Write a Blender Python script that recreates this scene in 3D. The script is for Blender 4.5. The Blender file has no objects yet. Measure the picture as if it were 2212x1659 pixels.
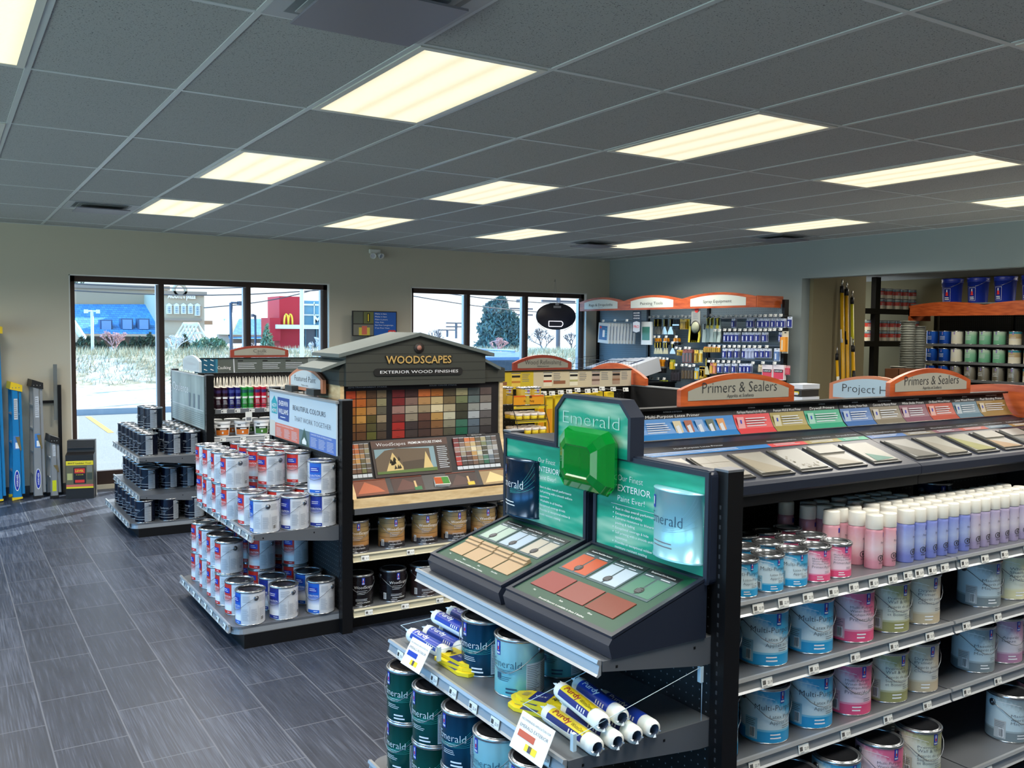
import bpy, math, random
from mathutils import Vector, Matrix
random.seed(7)
R_ = math.radians
SC = bpy.context.scene
COL = SC.collection
# ------------------------------------------------------------------ camera
F_PX = 1968.2; YAW = .5617; PIT = -.0578; ROL = .0096
CAM = Vector((.2674, -3.1637, 1.8))
cF = Vector((math.sin(YAW)*math.cos(PIT), math.cos(YAW)*math.cos(PIT), math.sin(PIT)))
cR = cF.cross(Vector((0, 0, 1))).normalized(); cU = cR.cross(cF)
cR, cU = math.cos(ROL)*cR+math.sin(ROL)*cU, -math.sin(ROL)*cR+math.cos(ROL)*cU
cam = bpy.data.cameras.new('camera'); cam.sensor_width = 36; cam.lens = F_PX/2212*36; cam.clip_end = 400
co = bpy.data.objects.new('camera', cam); COL.objects.link(co); SC.camera = co
m3 = Matrix((cR, cU, -cF)).transposed(); co.matrix_world = Matrix.Translation(CAM) @ m3.to_4x4()
def at(px, py, **k):
    d = cF+cR*((px-1106)/F_PX)+cU*((829.5-py)/F_PX)
    a, v = list(k.items())[0]; i = 'xyz'.index(a)
    return CAM+d*((v-CAM[i])/d[i])
# ------------------------------------------------------------------ view, world, sun
vs = SC.view_settings; vs.view_transform = 'Standard'; vs.look = 'None'; vs.gamma = 1; vs.use_curve_mapping = False
vs.exposure = 0.5
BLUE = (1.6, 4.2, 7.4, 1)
def lin(c):
    return tuple(((v/255)/12.92 if v/255 <= .04045 else ((v/255+.055)/1.055)**2.4) for v in c)
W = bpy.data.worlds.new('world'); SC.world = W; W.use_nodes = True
wt = W.node_tree; wt.nodes.clear()
tc = wt.nodes.new('ShaderNodeTexCoord'); sx = wt.nodes.new('ShaderNodeSeparateXYZ')
rmp = wt.nodes.new('ShaderNodeValToRGB'); noi = wt.nodes.new('ShaderNodeTexNoise'); mp = wt.nodes.new('ShaderNodeMapping')
mx = wt.nodes.new('ShaderNodeMix'); mx.data_type = 'RGBA'; bg = wt.nodes.new('ShaderNodeBackground'); wo = wt.nodes.new('ShaderNodeOutputWorld')
wt.links.new(tc.outputs['Generated'], sx.inputs[0]); wt.links.new(sx.outputs['Z'], rmp.inputs[0])
rmp.color_ramp.elements[0].position = 0; rmp.color_ramp.elements[0].color = (.9, 1.15, 1.35, 1)
rmp.color_ramp.elements[1].position = .5; rmp.color_ramp.elements[1].color = (.2, .45, 1, 1)
mp.inputs['Scale'].default_value = (1.5, 1.5, 6); wt.links.new(tc.outputs['Generated'], mp.inputs[0]); wt.links.new(mp.outputs[0], noi.inputs['Vector'])
noi.inputs['Scale'].default_value = 2.2; noi.inputs['Detail'].default_value = 6
cr2 = wt.nodes.new('ShaderNodeValToRGB'); cr2.color_ramp.elements[0].position = .38; cr2.color_ramp.elements[1].position = .58
wt.links.new(noi.outputs['Fac'], cr2.inputs[0]); wt.links.new(cr2.outputs[0], mx.inputs[0])
wt.links.new(rmp.outputs[0], mx.inputs[6]); mx.inputs[7].default_value = (1.45, 1.45, 1.45, 1)
# unseen -x sky boosted to strong blue to light the interior; hazy white window-side
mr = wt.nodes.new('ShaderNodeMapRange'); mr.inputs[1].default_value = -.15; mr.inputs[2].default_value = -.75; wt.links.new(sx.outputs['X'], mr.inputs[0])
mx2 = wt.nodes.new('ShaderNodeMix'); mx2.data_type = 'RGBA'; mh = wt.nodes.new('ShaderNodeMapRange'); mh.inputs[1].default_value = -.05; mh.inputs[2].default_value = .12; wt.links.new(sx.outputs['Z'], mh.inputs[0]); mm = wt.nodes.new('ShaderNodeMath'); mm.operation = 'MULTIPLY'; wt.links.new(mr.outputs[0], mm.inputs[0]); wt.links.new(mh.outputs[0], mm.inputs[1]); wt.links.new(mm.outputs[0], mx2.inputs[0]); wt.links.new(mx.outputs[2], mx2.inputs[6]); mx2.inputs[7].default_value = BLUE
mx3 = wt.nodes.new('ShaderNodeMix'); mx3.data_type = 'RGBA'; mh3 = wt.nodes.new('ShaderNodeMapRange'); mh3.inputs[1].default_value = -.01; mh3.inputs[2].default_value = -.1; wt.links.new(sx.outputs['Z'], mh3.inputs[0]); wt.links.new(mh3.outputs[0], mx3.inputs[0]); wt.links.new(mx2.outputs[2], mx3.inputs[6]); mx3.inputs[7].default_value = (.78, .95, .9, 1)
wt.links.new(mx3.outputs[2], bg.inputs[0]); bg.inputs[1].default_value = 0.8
mh2 = wt.nodes.new('ShaderNodeMapRange'); mh2.inputs[1].default_value = -.12; mh2.inputs[2].default_value = -.01; mh2.inputs[3].default_value = 3.2; mh2.inputs[4].default_value = 0.8; wt.links.new(sx.outputs['Z'], mh2.inputs[0]); wt.links.new(mh2.outputs[0], bg.inputs[1]); wt.links.new(bg.outputs[0], wo.inputs[0])  # background below the horizon boosted to lift the light on the ceiling
sun = bpy.data.lights.new('sun', 'SUN'); sun.energy = 13.0; sun.angle = R_(.6); sun.color = (1, .95, .86)
so = bpy.data.objects.new('sun', sun); COL.objects.link(so)
EL = R_(25); sd = Vector((-.827*math.cos(EL), -.562*math.cos(EL), -math.sin(EL)))
so.rotation_euler = sd.to_track_quat('-Z', 'Y').to_euler()
# ------------------------------------------------------------------ materials
MT = {}
def M(name, c=(128, 128, 128), rough=.6, metal=0., **k):
    if name in MT: return MT[name]
    m = bpy.data.materials.new(name); m.use_nodes = True; MT[name] = m
    b = m.node_tree.nodes['Principled BSDF']; b.inputs['Base Color'].default_value = lin(c)+(1,)
    b.inputs['Roughness'].default_value = rough; b.inputs['Metallic'].default_value = metal
    if 'emit' in k: b.inputs['Emission Color'].default_value = lin(k.get('ecol', c))+(1,); b.inputs['Emission Strength'].default_value = k['emit']
    if 'trans' in k: b.inputs['Transmission Weight'].default_value = k['trans']
    if 'ior' in k: b.inputs['IOR'].default_value = k['ior']
    if 'alpha' in k: b.inputs['Alpha'].default_value = k['alpha']
    if 'spec' in k: b.inputs['Specular IOR Level'].default_value = k['spec']
    return m
class NG:
    "tiny node helper"
    def __init__(s, name, rough=.6, metal=0., spec=None):
        s.m = bpy.data.materials.new(name); s.m.use_nodes = True; MT[name] = s.m; s.t = s.m.node_tree; s.b = s.t.nodes['Principled BSDF']
        s.b.inputs['Roughness'].default_value = rough; s.b.inputs['Metallic'].default_value = metal
        if spec is not None: s.b.inputs['Specular IOR Level'].default_value = spec
        tc = s.t.nodes.new('ShaderNodeTexCoord'); s.obj = tc.outputs['Object']; s.gen = tc.outputs['Generated']
    def n(s, ty, **k):
        nd = s.t.nodes.new(ty)
        for a, v in k.items():
            if hasattr(nd, a): setattr(nd, a, v)
        return nd
    def l(s, a, b): s.t.links.new(a, b)
    def put(s, sock, v):
        if hasattr(v, 'is_output') or isinstance(v, bpy.types.NodeSocket): s.l(v, sock)
        else: sock.default_value = v
    def math(s, op, a, b=0., c=0.):
        nd = s.n('ShaderNodeMath', operation=op)
        s.put(nd.inputs[0], a); s.put(nd.inputs[1], b); s.put(nd.inputs[2], c); return nd.outputs[0]
    def sep(s, v=None):
        nd = s.n('ShaderNodeSeparateXYZ'); s.l(v or s.obj, nd.inputs[0]); return nd.outputs
    def mapv(s, scale=(1, 1, 1), loc=(0, 0, 0), rot=(0, 0, 0), v=None):
        nd = s.n('ShaderNodeMapping'); s.l(v or s.obj, nd.inputs[0]); nd.inputs['Scale'].default_value = scale; nd.inputs['Location'].default_value = loc; nd.inputs['Rotation'].default_value = rot; return nd.outputs[0]
    def noise(s, scale, detail=3, v=None, rough=.5):
        nd = s.n('ShaderNodeTexNoise'); s.l(v or s.obj, nd.inputs['Vector']); nd.inputs['Scale'].default_value = scale; nd.inputs['Detail'].default_value = detail; nd.inputs['Roughness'].default_value = rough; return nd.outputs['Fac']
    def ramp(s, f, stops, interp='LINEAR'):
        nd = s.n('ShaderNodeValToRGB'); s.l(f, nd.inputs[0]); e = nd.color_ramp.elements; nd.color_ramp.interpolation = interp
        while len(e) < len(stops): e.new(.5)
        for q, (p, c) in zip(e, stops): q.position = p; q.color = (lin(c)+(1,)) if len(c) == 3 else c
        return nd.outputs[0]
    def mix(s, f, a, b):
        nd = s.n('ShaderNodeMix', data_type='RGBA'); s.put(nd.inputs[0], f)
        for i, v in ((6, a), (7, b)):
            if isinstance(v, tuple): nd.inputs[i].default_value = lin(v)+(1,)
            else: s.l(v, nd.inputs[i])
        return nd.outputs[2]
    def col(s, v):
        if isinstance(v, tuple): s.b.inputs['Base Color'].default_value = lin(v)+(1,)
        else: s.l(v, s.b.inputs['Base Color'])
    def bump(s, h, st=.3, d=.002):
        nd = s.n('ShaderNodeBump'); nd.inputs['Strength'].default_value = st; nd.inputs['Distance'].default_value = d; s.l(h, nd.inputs['Height']); s.l(nd.outputs[0], s.b.inputs['Normal'])
# ------------------------------------------------------------------ mesh builder
GL = {}
def glyphs(txt, thin=0.):
    k = (txt, thin)
    if k in GL: return GL[k]
    cu = bpy.data.curves.new('t', 'FONT'); cu.body = txt; cu.resolution_u = 2; cu.offset = thin
    o = bpy.data.objects.new('t', cu); COL.objects.link(o); me = o.to_mesh()
    vv = [tuple(v.co) for v in me.vertices]; ff = [tuple(p.vertices) for p in me.polygons]
    o.to_mesh_clear(); bpy.data.objects.remove(o); bpy.data.curves.remove(cu)
    xs = [v[0] for v in vv] or [0]; x0, x1 = min(xs), max(xs)
    GL[k] = ([(v[0]-x0, v[1]) for v in vv], ff, (x1-x0) or 1); return GL[k]
class Fr:
    "a drawing frame on a surface: origin, right, up"
    def __init__(s, o, u, v):
        s.o = Vector(o); s.u = Vector(u).normalized(); s.v = Vector(v).normalized(); s.n = s.u.cross(s.v).normalized()
    def p(s, a, b, c=0.): return s.o+s.u*a+s.v*b+s.n*c
class MB:
    def __init__(s): s.v = []; s.f = []; s.fm = []; s.mats = []; s.sm = []
    def mi(s, m):
        if m not in s.mats: s.mats.append(m)
        return s.mats.index(m)
    def add(s, vs_, fs, m, sm=False):
        b = len(s.v); s.v += [tuple(v) for v in vs_]; i = s.mi(m)
        for f in fs: s.f.append(tuple(b+q for q in f)); s.fm.append(i); s.sm.append(sm)
        return s
    def box(s, x0, x1, y0, y1, z0, z1, m, T=None):
        v = [Vector((x, y, z)) for z in (z0, z1) for y in (y0, y1) for x in (x0, x1)]
        if T: v = [T @ q for q in v]
        return s.add(v, [(0, 2, 3, 1), (4, 5, 7, 6), (0, 1, 5, 4), (2, 6, 7, 3), (0, 4, 6, 2), (1, 3, 7, 5)], m)
    def lathe(s, prof, m, n=24, cx=0, cy=0, T=None, cap=True, sm=True, a0=0., a1=2*math.pi):
        full = abs(a1-a0-2*math.pi) < 1e-6; k = n if full else n+1; vv = []
        for r, z in prof:
            for i in range(k):
                a = a0+(a1-a0)*i/n; q = Vector((cx+r*math.cos(a), cy+r*math.sin(a), z)); vv.append(T @ q if T else q)
        fs = []
        for j in range(len(prof)-1):
            for i in range(n):
                a = j*k+i; b = j*k+(i+1) % k; fs.append((a, b, b+k, a+k))
        s.add(vv, fs, m, sm)
        if cap:
            b = len(s.v)-len(vv); i_ = s.mi(m)
            if prof[0][0] > 1e-5: s.f.append(tuple(b+i for i in reversed(range(k)))); s.fm.append(i_); s.sm.append(False)
            if prof[-1][0] > 1e-5: s.f.append(tuple(b+(len(prof)-1)*k+i for i in range(k))); s.fm.append(i_); s.sm.append(False)
        return s
    def prism(s, poly, ax, a0, a1, m, T=None):
        "extrude a 2D polygon along axis ax; poly in the two other axes (in xyz order)"
        def P(p, a):
            q = {'x': (a, p[0], p[1]), 'y': (p[0], a, p[1]), 'z': (p[0], p[1], a)}[ax]; q = Vector(q); return T @ q if T else q
        n = len(poly); v = [P(p, a0) for p in poly]+[P(p, a1) for p in poly]
        return s.add(v, [tuple(range(n)), tuple(range(2*n-1, n-1, -1))]+[((i+1) % n, i, n+i, n+(i+1) % n) for i in range(n)], m)
    def tube(s, pts, r, m, n=6, r1=None):
        pts = [Vector(p) for p in pts]; vv = []; N = len(pts)
        for i, p in enumerate(pts):
            d = (pts[min(i+1, N-1)]-pts[max(i-1, 0)]); d = d.normalized() if d.length > 1e-9 else Vector((0, 0, 1))
            a = d.cross(Vector((0, 0, 1)) if abs(d.z) < .9 else Vector((1, 0, 0))).normalized(); b = d.cross(a)
            rr = r+((r1-r)*i/(N-1) if r1 is not None else 0)
            for k in range(n): t = 2*math.pi*k/n; vv.append(p+a*math.cos(t)*rr+b*math.sin(t)*rr)
        fs = [(i*n+k, i*n+(k+1) % n, (i+1)*n+(k+1) % n, (i+1)*n+k) for i in range(N-1) for k in range(n)]
        fs += [tuple(reversed(range(n))), tuple((N-1)*n+k for k in range(n))]
        return s.add(vv, fs, m, True)
    def poly(s, pts, m): return s.add(pts, [tuple(range(len(pts)))], m)
    # on a frame
    def fr(s, F, u0, u1, v0, v1, m, off=.0008): return s.poly([F.p(u0, v0, off), F.p(u1, v0, off), F.p(u1, v1, off), F.p(u0, v1, off)], m)
    def fp(s, F, pts, m, off=.0008): return s.poly([F.p(a, b, off) for a, b in pts], m)
    def fbox(s, F, u0, u1, v0, v1, d0, d1, m):
        v = [F.p(u, w, d) for d in (d0, d1) for w in (v0, v1) for u in (u0, u1)]
        return s.add(v, [(0, 2, 3, 1), (4, 5, 7, 6), (0, 1, 5, 4), (2, 6, 7, 3), (0, 4, 6, 2), (1, 3, 7, 5)], m)
    def ftext(s, F, txt, u, v, h, m, w=None, al='C', off=.0016, thin=0., rot=0):
        g, fs, gw = glyphs(txt, thin); sx_ = (w/gw) if w else h; sy = h
        W_ = gw*sx_; o = {'C': -W_/2, 'L': 0, 'R': -W_}[al]; c, q = math.cos(rot), math.sin(rot)
        return s.add([F.p(u+(o+x*sx_)*c-y*sy*q, v+(o+x*sx_)*q+y*sy*c, off) for x, y in g], fs, m)
    def lines(s, F, u0, u1, v0, v1, n, m, off=.0014, th=.35, rag=.25):
        "n rows of fine print"
        for i in range(n):
            y = v1-(i+.5)*(v1-v0)/n; hh = (v1-v0)/n*th/2; x1 = u1-(u1-u0)*random.random()*rag
            s.fr(F, u0, x1, y-hh, y+hh, m, off)
        return s
    # on a cylinder (axis z, angle in degrees from +x, seen from outside text runs with increasing angle)
    def wrap(s, a0, a1, z0, z1, r, m, n=None):
        n = n or max(2, int(abs(a1-a0)/10)); v = []
        for i in range(n+1):
            a = R_(a0+(a1-a0)*i/n)
            for z in (z0, z1): v.append((r*math.cos(a), r*math.sin(a), z))
        return s.add(v, [(2*i, 2*i+2, 2*i+3, 2*i+1) for i in range(n)], m, True)
    def wtext(s, txt, a, z, h, r, m, w=None, al='C', thin=0.):
        g, fs, gw = glyphs(txt, thin); sx_ = (w/gw) if w else h; o = {'C': -gw*sx_/2, 'L': 0}[al]
        v = []
        for x, y in g: t = R_(a)+(o+x*sx_)/r; v.append((r*math.cos(t), r*math.sin(t), z+y*h))
        return s.add(v, fs, m)
    def wlines(s, a0, a1, z0, z1, n, r, m, th=.3):
        for i in range(n):
            z = z1-(i+.5)*(z1-z0)/n; h = (z1-z0)/n*th/2; s.wrap(a0, a1-(a1-a0)*random.random()*.3, z-h, z+h, r, m, 3)
        return s
    def wcurve(s, pts, wd, r, m):
        v = []
        for a, z in pts: t = R_(a); v += [(r*math.cos(t), r*math.sin(t), z-wd/2), (r*math.cos(t), r*math.sin(t), z+wd/2)]
        return s.add(v, [(2*i, 2*i+2, 2*i+3, 2*i+1) for i in range(len(pts)-1)], m)
    def mesh(s, name):
        me = bpy.data.meshes.new(name); me.from_pydata(s.v, [], s.f); 
        for m in s.mats: me.materials.append(m)
        me.polygons.foreach_set('material_index', s.fm); me.polygons.foreach_set('use_smooth', s.sm); me.update(); return me
    def build(s, name, parent=None, loc=None, rot=None):
        return part(name, s.mesh(name), parent, loc, rot)
def part(name, me, parent=None, loc=None, rot=None):
    o = bpy.data.objects.new(name, me); COL.objects.link(o)
    if parent: o.parent = parent
    if loc: o.location = loc
    if rot is not None: o.rotation_euler = rot if not isinstance(rot, (int, float)) else (0, 0, rot)
    return o
def tag(o, label, cat, group=None, kind=None):
    if label: o['label'] = label
    if cat: o['category'] = cat
    if group: o['group'] = group
    if kind: o['kind'] = kind
    return o
def thing(name, label, cat, loc=(0, 0, 0), rot=0, group=None):
    o = bpy.data.objects.new(name, None); o.empty_display_size = .05; COL.objects.link(o); o.location = loc
    o.rotation_euler = rot if not isinstance(rot, (int, float)) else (0, 0, rot)
    return tag(o, label, cat, group)
def struct(name, mb, label=None):
    o = mb.build(name); o['kind'] = 'structure'
    if label: o['label'] = label
    return o
# ================================================================== ROOM SHELL
CH = 2.884; YW = 7.78; XR = 8.88; TW = .16
# floor : 12x24 in dark plank tile, rows along y
g = NG('floor_tile', .38); X, Y, Z = g.sep()
rowf = g.math('DIVIDE', g.math('ADD', X, 5.07-.0), .3005); row = g.math('FLOOR', rowf)
off = g.math('MULTIPLY', g.math('MODULO', g.math('ADD', row, 40.), 2.), .3005)
colf = g.math('DIVIDE', g.math('ADD', g.math('ADD', Y, 10.06), off), .601)
fx = g.math('FRACT', rowf); fy = g.math('FRACT', colf)
ex = g.math('LESS_THAN', g.math('MINIMUM', fx, g.math('SUBTRACT', 1., fx)), .011)
ey = g.math('LESS_THAN', g.math('MINIMUM', fy, g.math('SUBTRACT', 1., fy)), .0055)
gr = g.math('MAXIMUM', ex, ey)
cv = g.n('ShaderNodeCombineXYZ'); g.l(row, cv.inputs[0]); g.l(g.math('FLOOR', colf), cv.inputs[1])
wn = g.n('ShaderNodeTexWhiteNoise', noise_dimensions='2D'); g.l(cv.outputs[0], wn.inputs[0])
st = g.noise(1, 4, g.mapv((150, 3.2, 1))); st2 = g.noise(1, 2, g.mapv((34, 1.5, 1)))
fac = g.math('ADD', g.math('ADD', g.math('MULTIPLY', st, .95), g.math('MULTIPLY', st2, .3)), g.math('MULTIPLY', wn.outputs[0], .12))
c = g.ramp(fac, [(.45, (27, 33, 46)), (.68, (44, 51, 66)), (.92, (80, 87, 103))])
g.col(g.mix(gr, c, (88, 92, 102))); g.l(g.math('ADD', .3, g.math('MULTIPLY', st, .22)), g.b.inputs['Roughness']); g.bump(st, .15, .001)
f = MB(); f.box(-3.3, XR+.14, -6.1, YW+TW, -.2, 0, MT['floor_tile']); f.box(XR+.14, 16.5, -6.1, YW+TW, -.2, 0, MT['floor_tile']); f.box(10.4, 16.5, YW+TW, 10.4, -.2, 0, MT['floor_tile']); struct('floor', f)
# ceiling tiles + grid
g = NG('ceiling_tile', .95); v1 = g.noise(170, 2); v2 = g.noise(60, 3)
sp = g.ramp(v1, [(.30, (60, 62, 62)), (.40, (172, 174, 172))]); g.col(g.mix(g.math('MULTIPLY', v2, .25), sp, (150, 152, 152))); g.bump(v1, .25, .002)
f = MB(); f.box(-3.3, XR+.14, -6.1, YW+TW, CH, CH+.08, MT['ceiling_tile']); f.box(XR+.14, 16.5, -6.1, YW+TW, CH, CH+.08, MT['ceiling_tile']); f.box(10.4, 16.5, YW+TW, 10.4, CH, CH+.08, MT['ceiling_tile']); struct('ceiling', f)
g_ = M('grid_metal', (196, 202, 202), .4); f = MB(); GT = .012
for i in range(-5, 28):
    x = i*.61
    if -3.2 < x < XR: f.box(x-GT, x+GT, -6, YW, CH-.004, CH, g_)
for j in range(-5, 7):
    y = j*1.22
    if -6 < y < YW: f.box(-3.2, XR, y-GT, y+GT, CH-.0035, CH, g_)
f.box(-3.2, XR, YW-.022, YW, CH-.004, CH, g_); f.box(XR-.022, XR, -6, YW, CH-.004, CH, g_)
struct('trim_1', f, 'white metal ceiling grid')
def wallmat(name, c):
    g = NG(name, .85); n = g.noise(260, 2); g.col(g.mix(g.math('MULTIPLY', g.noise(3, 2), .25), c, tuple(max(0, v-8) for v in c))); g.bump(n, .08, .001); return g.m
WB = wallmat('wall_beige', (196, 190, 172)); WG = wallmat('wall_blue_grey', (150, 162, 162)); WO = wallmat('wall_olive', (128, 120, 92))
white = M('white_trim', (226, 226, 220), .45)
# back (window) wall with two openings
X1, X2, X3, X4 = 1.474, 4.437, 5.566, 8.459; ZT = 2.372; ZB = .045; TW = .16
f = MB(); y0, y1 = YW, YW+TW
for a, b, c0, c1 in ((-3.2, X1, 0, CH), (X1, X2, ZT, CH), (X1, X2, 0, ZB), (X2, X3, 0, CH), (X3, X4, ZT, CH), (X3, X4, 0, ZB), (X4, XR+.15, 0, CH)):
    f.box(a, b, y0, y1, c0, c1, WB)
struct('wall_back', f)
# white returns of the openings, frames, glass
frm = M('bronze_frame', (62, 48, 44), .4, .3); frm2 = M('silver_frame', (168, 172, 180), .35, .6)
glass = M('window_glass', (244, 250, 255), 0., 0, trans=1., ior=1.02, spec=.5, alpha=1)
g = NG('clear_pane', .02); tr = g.n('ShaderNodeBsdfTransparent'); gl = g.n('ShaderNodeBsdfGlossy'); gl.inputs['Roughness'].default_value = .02; mxs = g.n('ShaderNodeMixShader'); lw = g.n('ShaderNodeLayerWeight'); lw.inputs['Blend'].default_value = .5; fz = g.math('ADD', g.math('MULTIPLY', g.math('POWER', lw.outputs['Facing'], 4.), .35), .025)
tr.inputs[0].default_value = (.93, .97, .98, 1); g.l(fz, mxs.inputs[0]); g.l(tr.outputs[0], mxs.inputs[1]); g.l(gl.outputs[0], mxs.inputs[2]); g.l(mxs.outputs[0], g.t.nodes['Material Output'].inputs[0]); pane = g.m
def window(n, xa, xb, muls):
    f = MB(); t = .012
    f.box(xa-.0, xa+t, YW+.001, YW+TW, ZB, ZT, white); f.box(xb-t, xb, YW+.001, YW+TW, ZB, ZT, white); f.box(xa, xb, YW+.001, YW+TW, ZT-t, ZT, white)
    w = struct('window_%d' % n, f, 'storefront window with dark bronze frame'); a, b = xa+t, xb-t; yf = YW+.055
    f = MB(); f.box(a, b, yf, yf+.06, ZT-.075, ZT-t, frm); f.box(a, b, yf, yf+.07, ZB, ZB+.15, frm); f.box(a, a+.05, yf, yf+.06, ZB, ZT-t, frm); f.box(b-.05, b, yf, yf+.06, ZB, ZT-t, frm)
    for q in muls:
        f.box(q-.028, q+.028, yf-.002, yf+.07, ZB, ZT-.05, frm); f.box(q-.055, q-.0285, yf+.03, yf+.09, ZB+.1, ZT-.08, frm2)
    f.box(b-.078, b-.0505, yf+.03, yf+.09, ZB+.1, ZT-.08, frm2)
    f.build('window_frame', w)
    ed = [a+.05]+list(muls)+[b-.05]
    for i in range(len(ed)-1):
        f = MB(); f.box(ed[i]+.02, ed[i+1]-.02, yf+.034, yf+.04, ZB+.14, ZT-.07, pane); f.build('window_pane', w)
window(1, X1, X2, (2.438, 3.432)); window(2, X3, X4, (6.464, 7.42))
# right wall with wide opening
OY, OZ = 4.14, 2.452
f = MB(); f.box(XR, XR+.14, OY, YW, 0, CH, WG); f.box(XR, XR+.14, -6, OY, OZ, CH, WG); f.box(XR, XR+.14, -6, -2.2, 0, OZ, WG); struct('wall_right', f)
f = MB(); f.box(XR+.14, 10.03, OY-.02, OY+.12, 0, CH, WO); f.box(9.0, 9.36, OY-.07, OY-.02, 0, CH, WO); struct('wall_passage', f)
f = MB(); f.box(-3.2, XR+.14, -6.1, -6.0, 0, CH, WB); struct('wall_near', f)
# left wall: big storefront glazing (outside the frame), lets the daylight in
f = MB(); f.box(-3.3, -3.2, -6, YW+TW, 0, .25, WB); f.box(-3.3, -3.2, -6, YW+TW, 2.4, CH, WB)
for yy in (-6, -2.1, 1.8, 5.7): f.box(-3.3, -3.2, yy, yy+.5, .25, 2.4, WB)
f.box(-3.3, -3.2, 7.4, YW+TW, .25, 2.4, WB); struct('wall_left', f)
n = 3
for a, b in ((-5.5, -2.1), (-1.6, 1.8), (2.3, 5.7), (6.2, 7.4)):
    f = MB(); f.box(-3.27, -3.23, a, a+.05, .25, 2.4, frm); f.box(-3.27, -3.23, b-.05, b, .25, 2.4, frm); f.box(-3.27, -3.23, a, b, .25, .3, frm); f.box(-3.27, -3.23, a, b, 2.35, 2.4, frm); f.box(-3.27, -3.23, (a+b)/2-.025, (a+b)/2+.025, .25, 2.4, frm)
    w = struct('window_%d' % n, f); f = MB(); f.box(-3.252, -3.248, a, b, .28, 2.38, pane); f.build('window_pane', w); n += 1
bb = M('baseboard', (60, 60, 62), .5)
f = MB(); f.box(-3.2, X1, YW-.012, YW, 0, .1, bb); f.box(X2, X3, YW-.012, YW, 0, .1, bb); struct('baseboard_back', f)
# back room shell
f = MB(); f.box(10.4, 16.5, 10.3, 10.4, 0, CH, WO); f.box(16.4, 16.5, -6, 10.4, 0, CH, WO); f.box(XR+.14, 16.5, -6.1, -6.0, 0, CH, WO)
f.box(9.93, 10.03, OY+.12, YW+TW, 0, CH, WO); f.box(9.93, 10.5, YW+TW-.1, YW+TW, 0, CH, WO); f.box(10.4, 10.5, YW+TW, 10.4, 0, CH, WO); struct('wall_storage', f)
# ------------------------------------------------------------------ troffers
g = NG('prismatic_lens', .5); X, Y, Z = g.sep()
tub = g.math('ABSOLUTE', g.math('SINE', g.math('MULTIPLY', g.math('ADD', X, .26), math.pi*3/.52)))
em = g.ramp(tub, [(0, (232, 220, 178)), (.8, (255, 243, 212))]); g.col((230, 226, 210)); g.l(em, g.b.inputs['Emission Color']); g.b.inputs['Emission Strength'].default_value = .70
rib = g.math('SINE', g.math('MULTIPLY', g.math('ADD', X, Y), 700)); g.bump(rib, .4, .002); lensm = g.m
tf = M('troffer_frame', (214, 214, 206), .4)
fm = MB(); a, b = .61/2-.014, 1.22/2-.014
for x0, x1, y0, y1 in ((-a, -a+.03, -b, b), (a-.03, a, -b, b), (-a+.03, a-.03, -b, -b+.03), (-a+.03, a-.03, b-.03, b)): fm.box(x0, x1, y0, y1, -.008, 0, tf)
fm = fm.mesh('light_frame'); lm = MB(); lm.box(-a+.03, a-.03, -b+.03, b-.03, -.006, 0, lensm); lm = lm.mesh('light_lens')
wh = {0: 'nearest to', 2: 'midway from', 4: 'farthest from'}
cols = {3: 'first row of fixtures from the left', 6: 'second row of fixtures from the left', 9: 'third row of fixtures from the left', 12: 'rightmost row of fixtures', 0: 'row beyond the left edge'}
for i in (0, 3, 6, 9, 12):
    for j in (-2, 0, 2, 4):
        pl = {-2: 'overhead behind the viewpoint', 0: 'nearest the viewer', 2: 'in the middle of its row', 4: 'nearest the window wall'}[j]
        t = thing('ceiling_light', 'recessed troffer, %s, %s' % (cols[i], pl), 'ceiling light', (i*.61+.305, j*1.22+.61, CH), 0, 'recessed fluorescent ceiling lights')
        part('light_frame', fm, t); part('light_lens', lm, t)
        L = bpy.data.lights.new('troffer_lamp', 'AREA'); L.shape = 'RECTANGLE'; L.size = .5; L.size_y = 1.1; L.energy = 25.0; L.color = (1, .95, .86); L.spread = R_(150)
        o = bpy.data.objects.new('troffer_lamp', L); COL.objects.link(o); o.parent = t; o.location = (0, 0, -.012)
# ceiling vents
def vent(x, y, w, d, label, dark=False):
    t = thing('ceiling_vent', label, 'ceiling vent', (x, y, CH)); m = M('vent_metal', (166, 170, 174), .4, .1); f = MB()
    f.box(-w/2, w/2, -d/2, d/2, -.006, 0, m); f.build('frame', t)
    f = MB(); s = .06; md = M('vent_dark', (118, 124, 128), .5)
    for k in range(3):
        q = s+k*.03; f.box(-w/2+q, w/2-q, -d/2+q, d/2-q, -.007-.004*k, -.0065-.004*k+.003, md if k % 2 == 0 else m)
    f.build('louvre', t)
    f = MB(); f.box(-w/2+.13*w, w/2-.13*w, -d/2+.13*d, d/2-.13*d, -.05, -.042, M('vent_plate', (118, 116, 128), .4)); f.build('plate', t)
vent(2.5*.61, -.5*.61*1.0-.0, .6, .6, 'large square supply diffuser at the top edge above the nearest light')
vent(2.5*.61, 4.72*1.22, .58, .5, 'small return vent beside the leftmost far troffer')
vent(11.5*.61, 4.7*1.22, .58, .5, 'small return vent between the two farthest right troffers')
vent(13.5*.61, 3.2*1.22, .58, .58, 'faint return vent high by the right wall')
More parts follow.
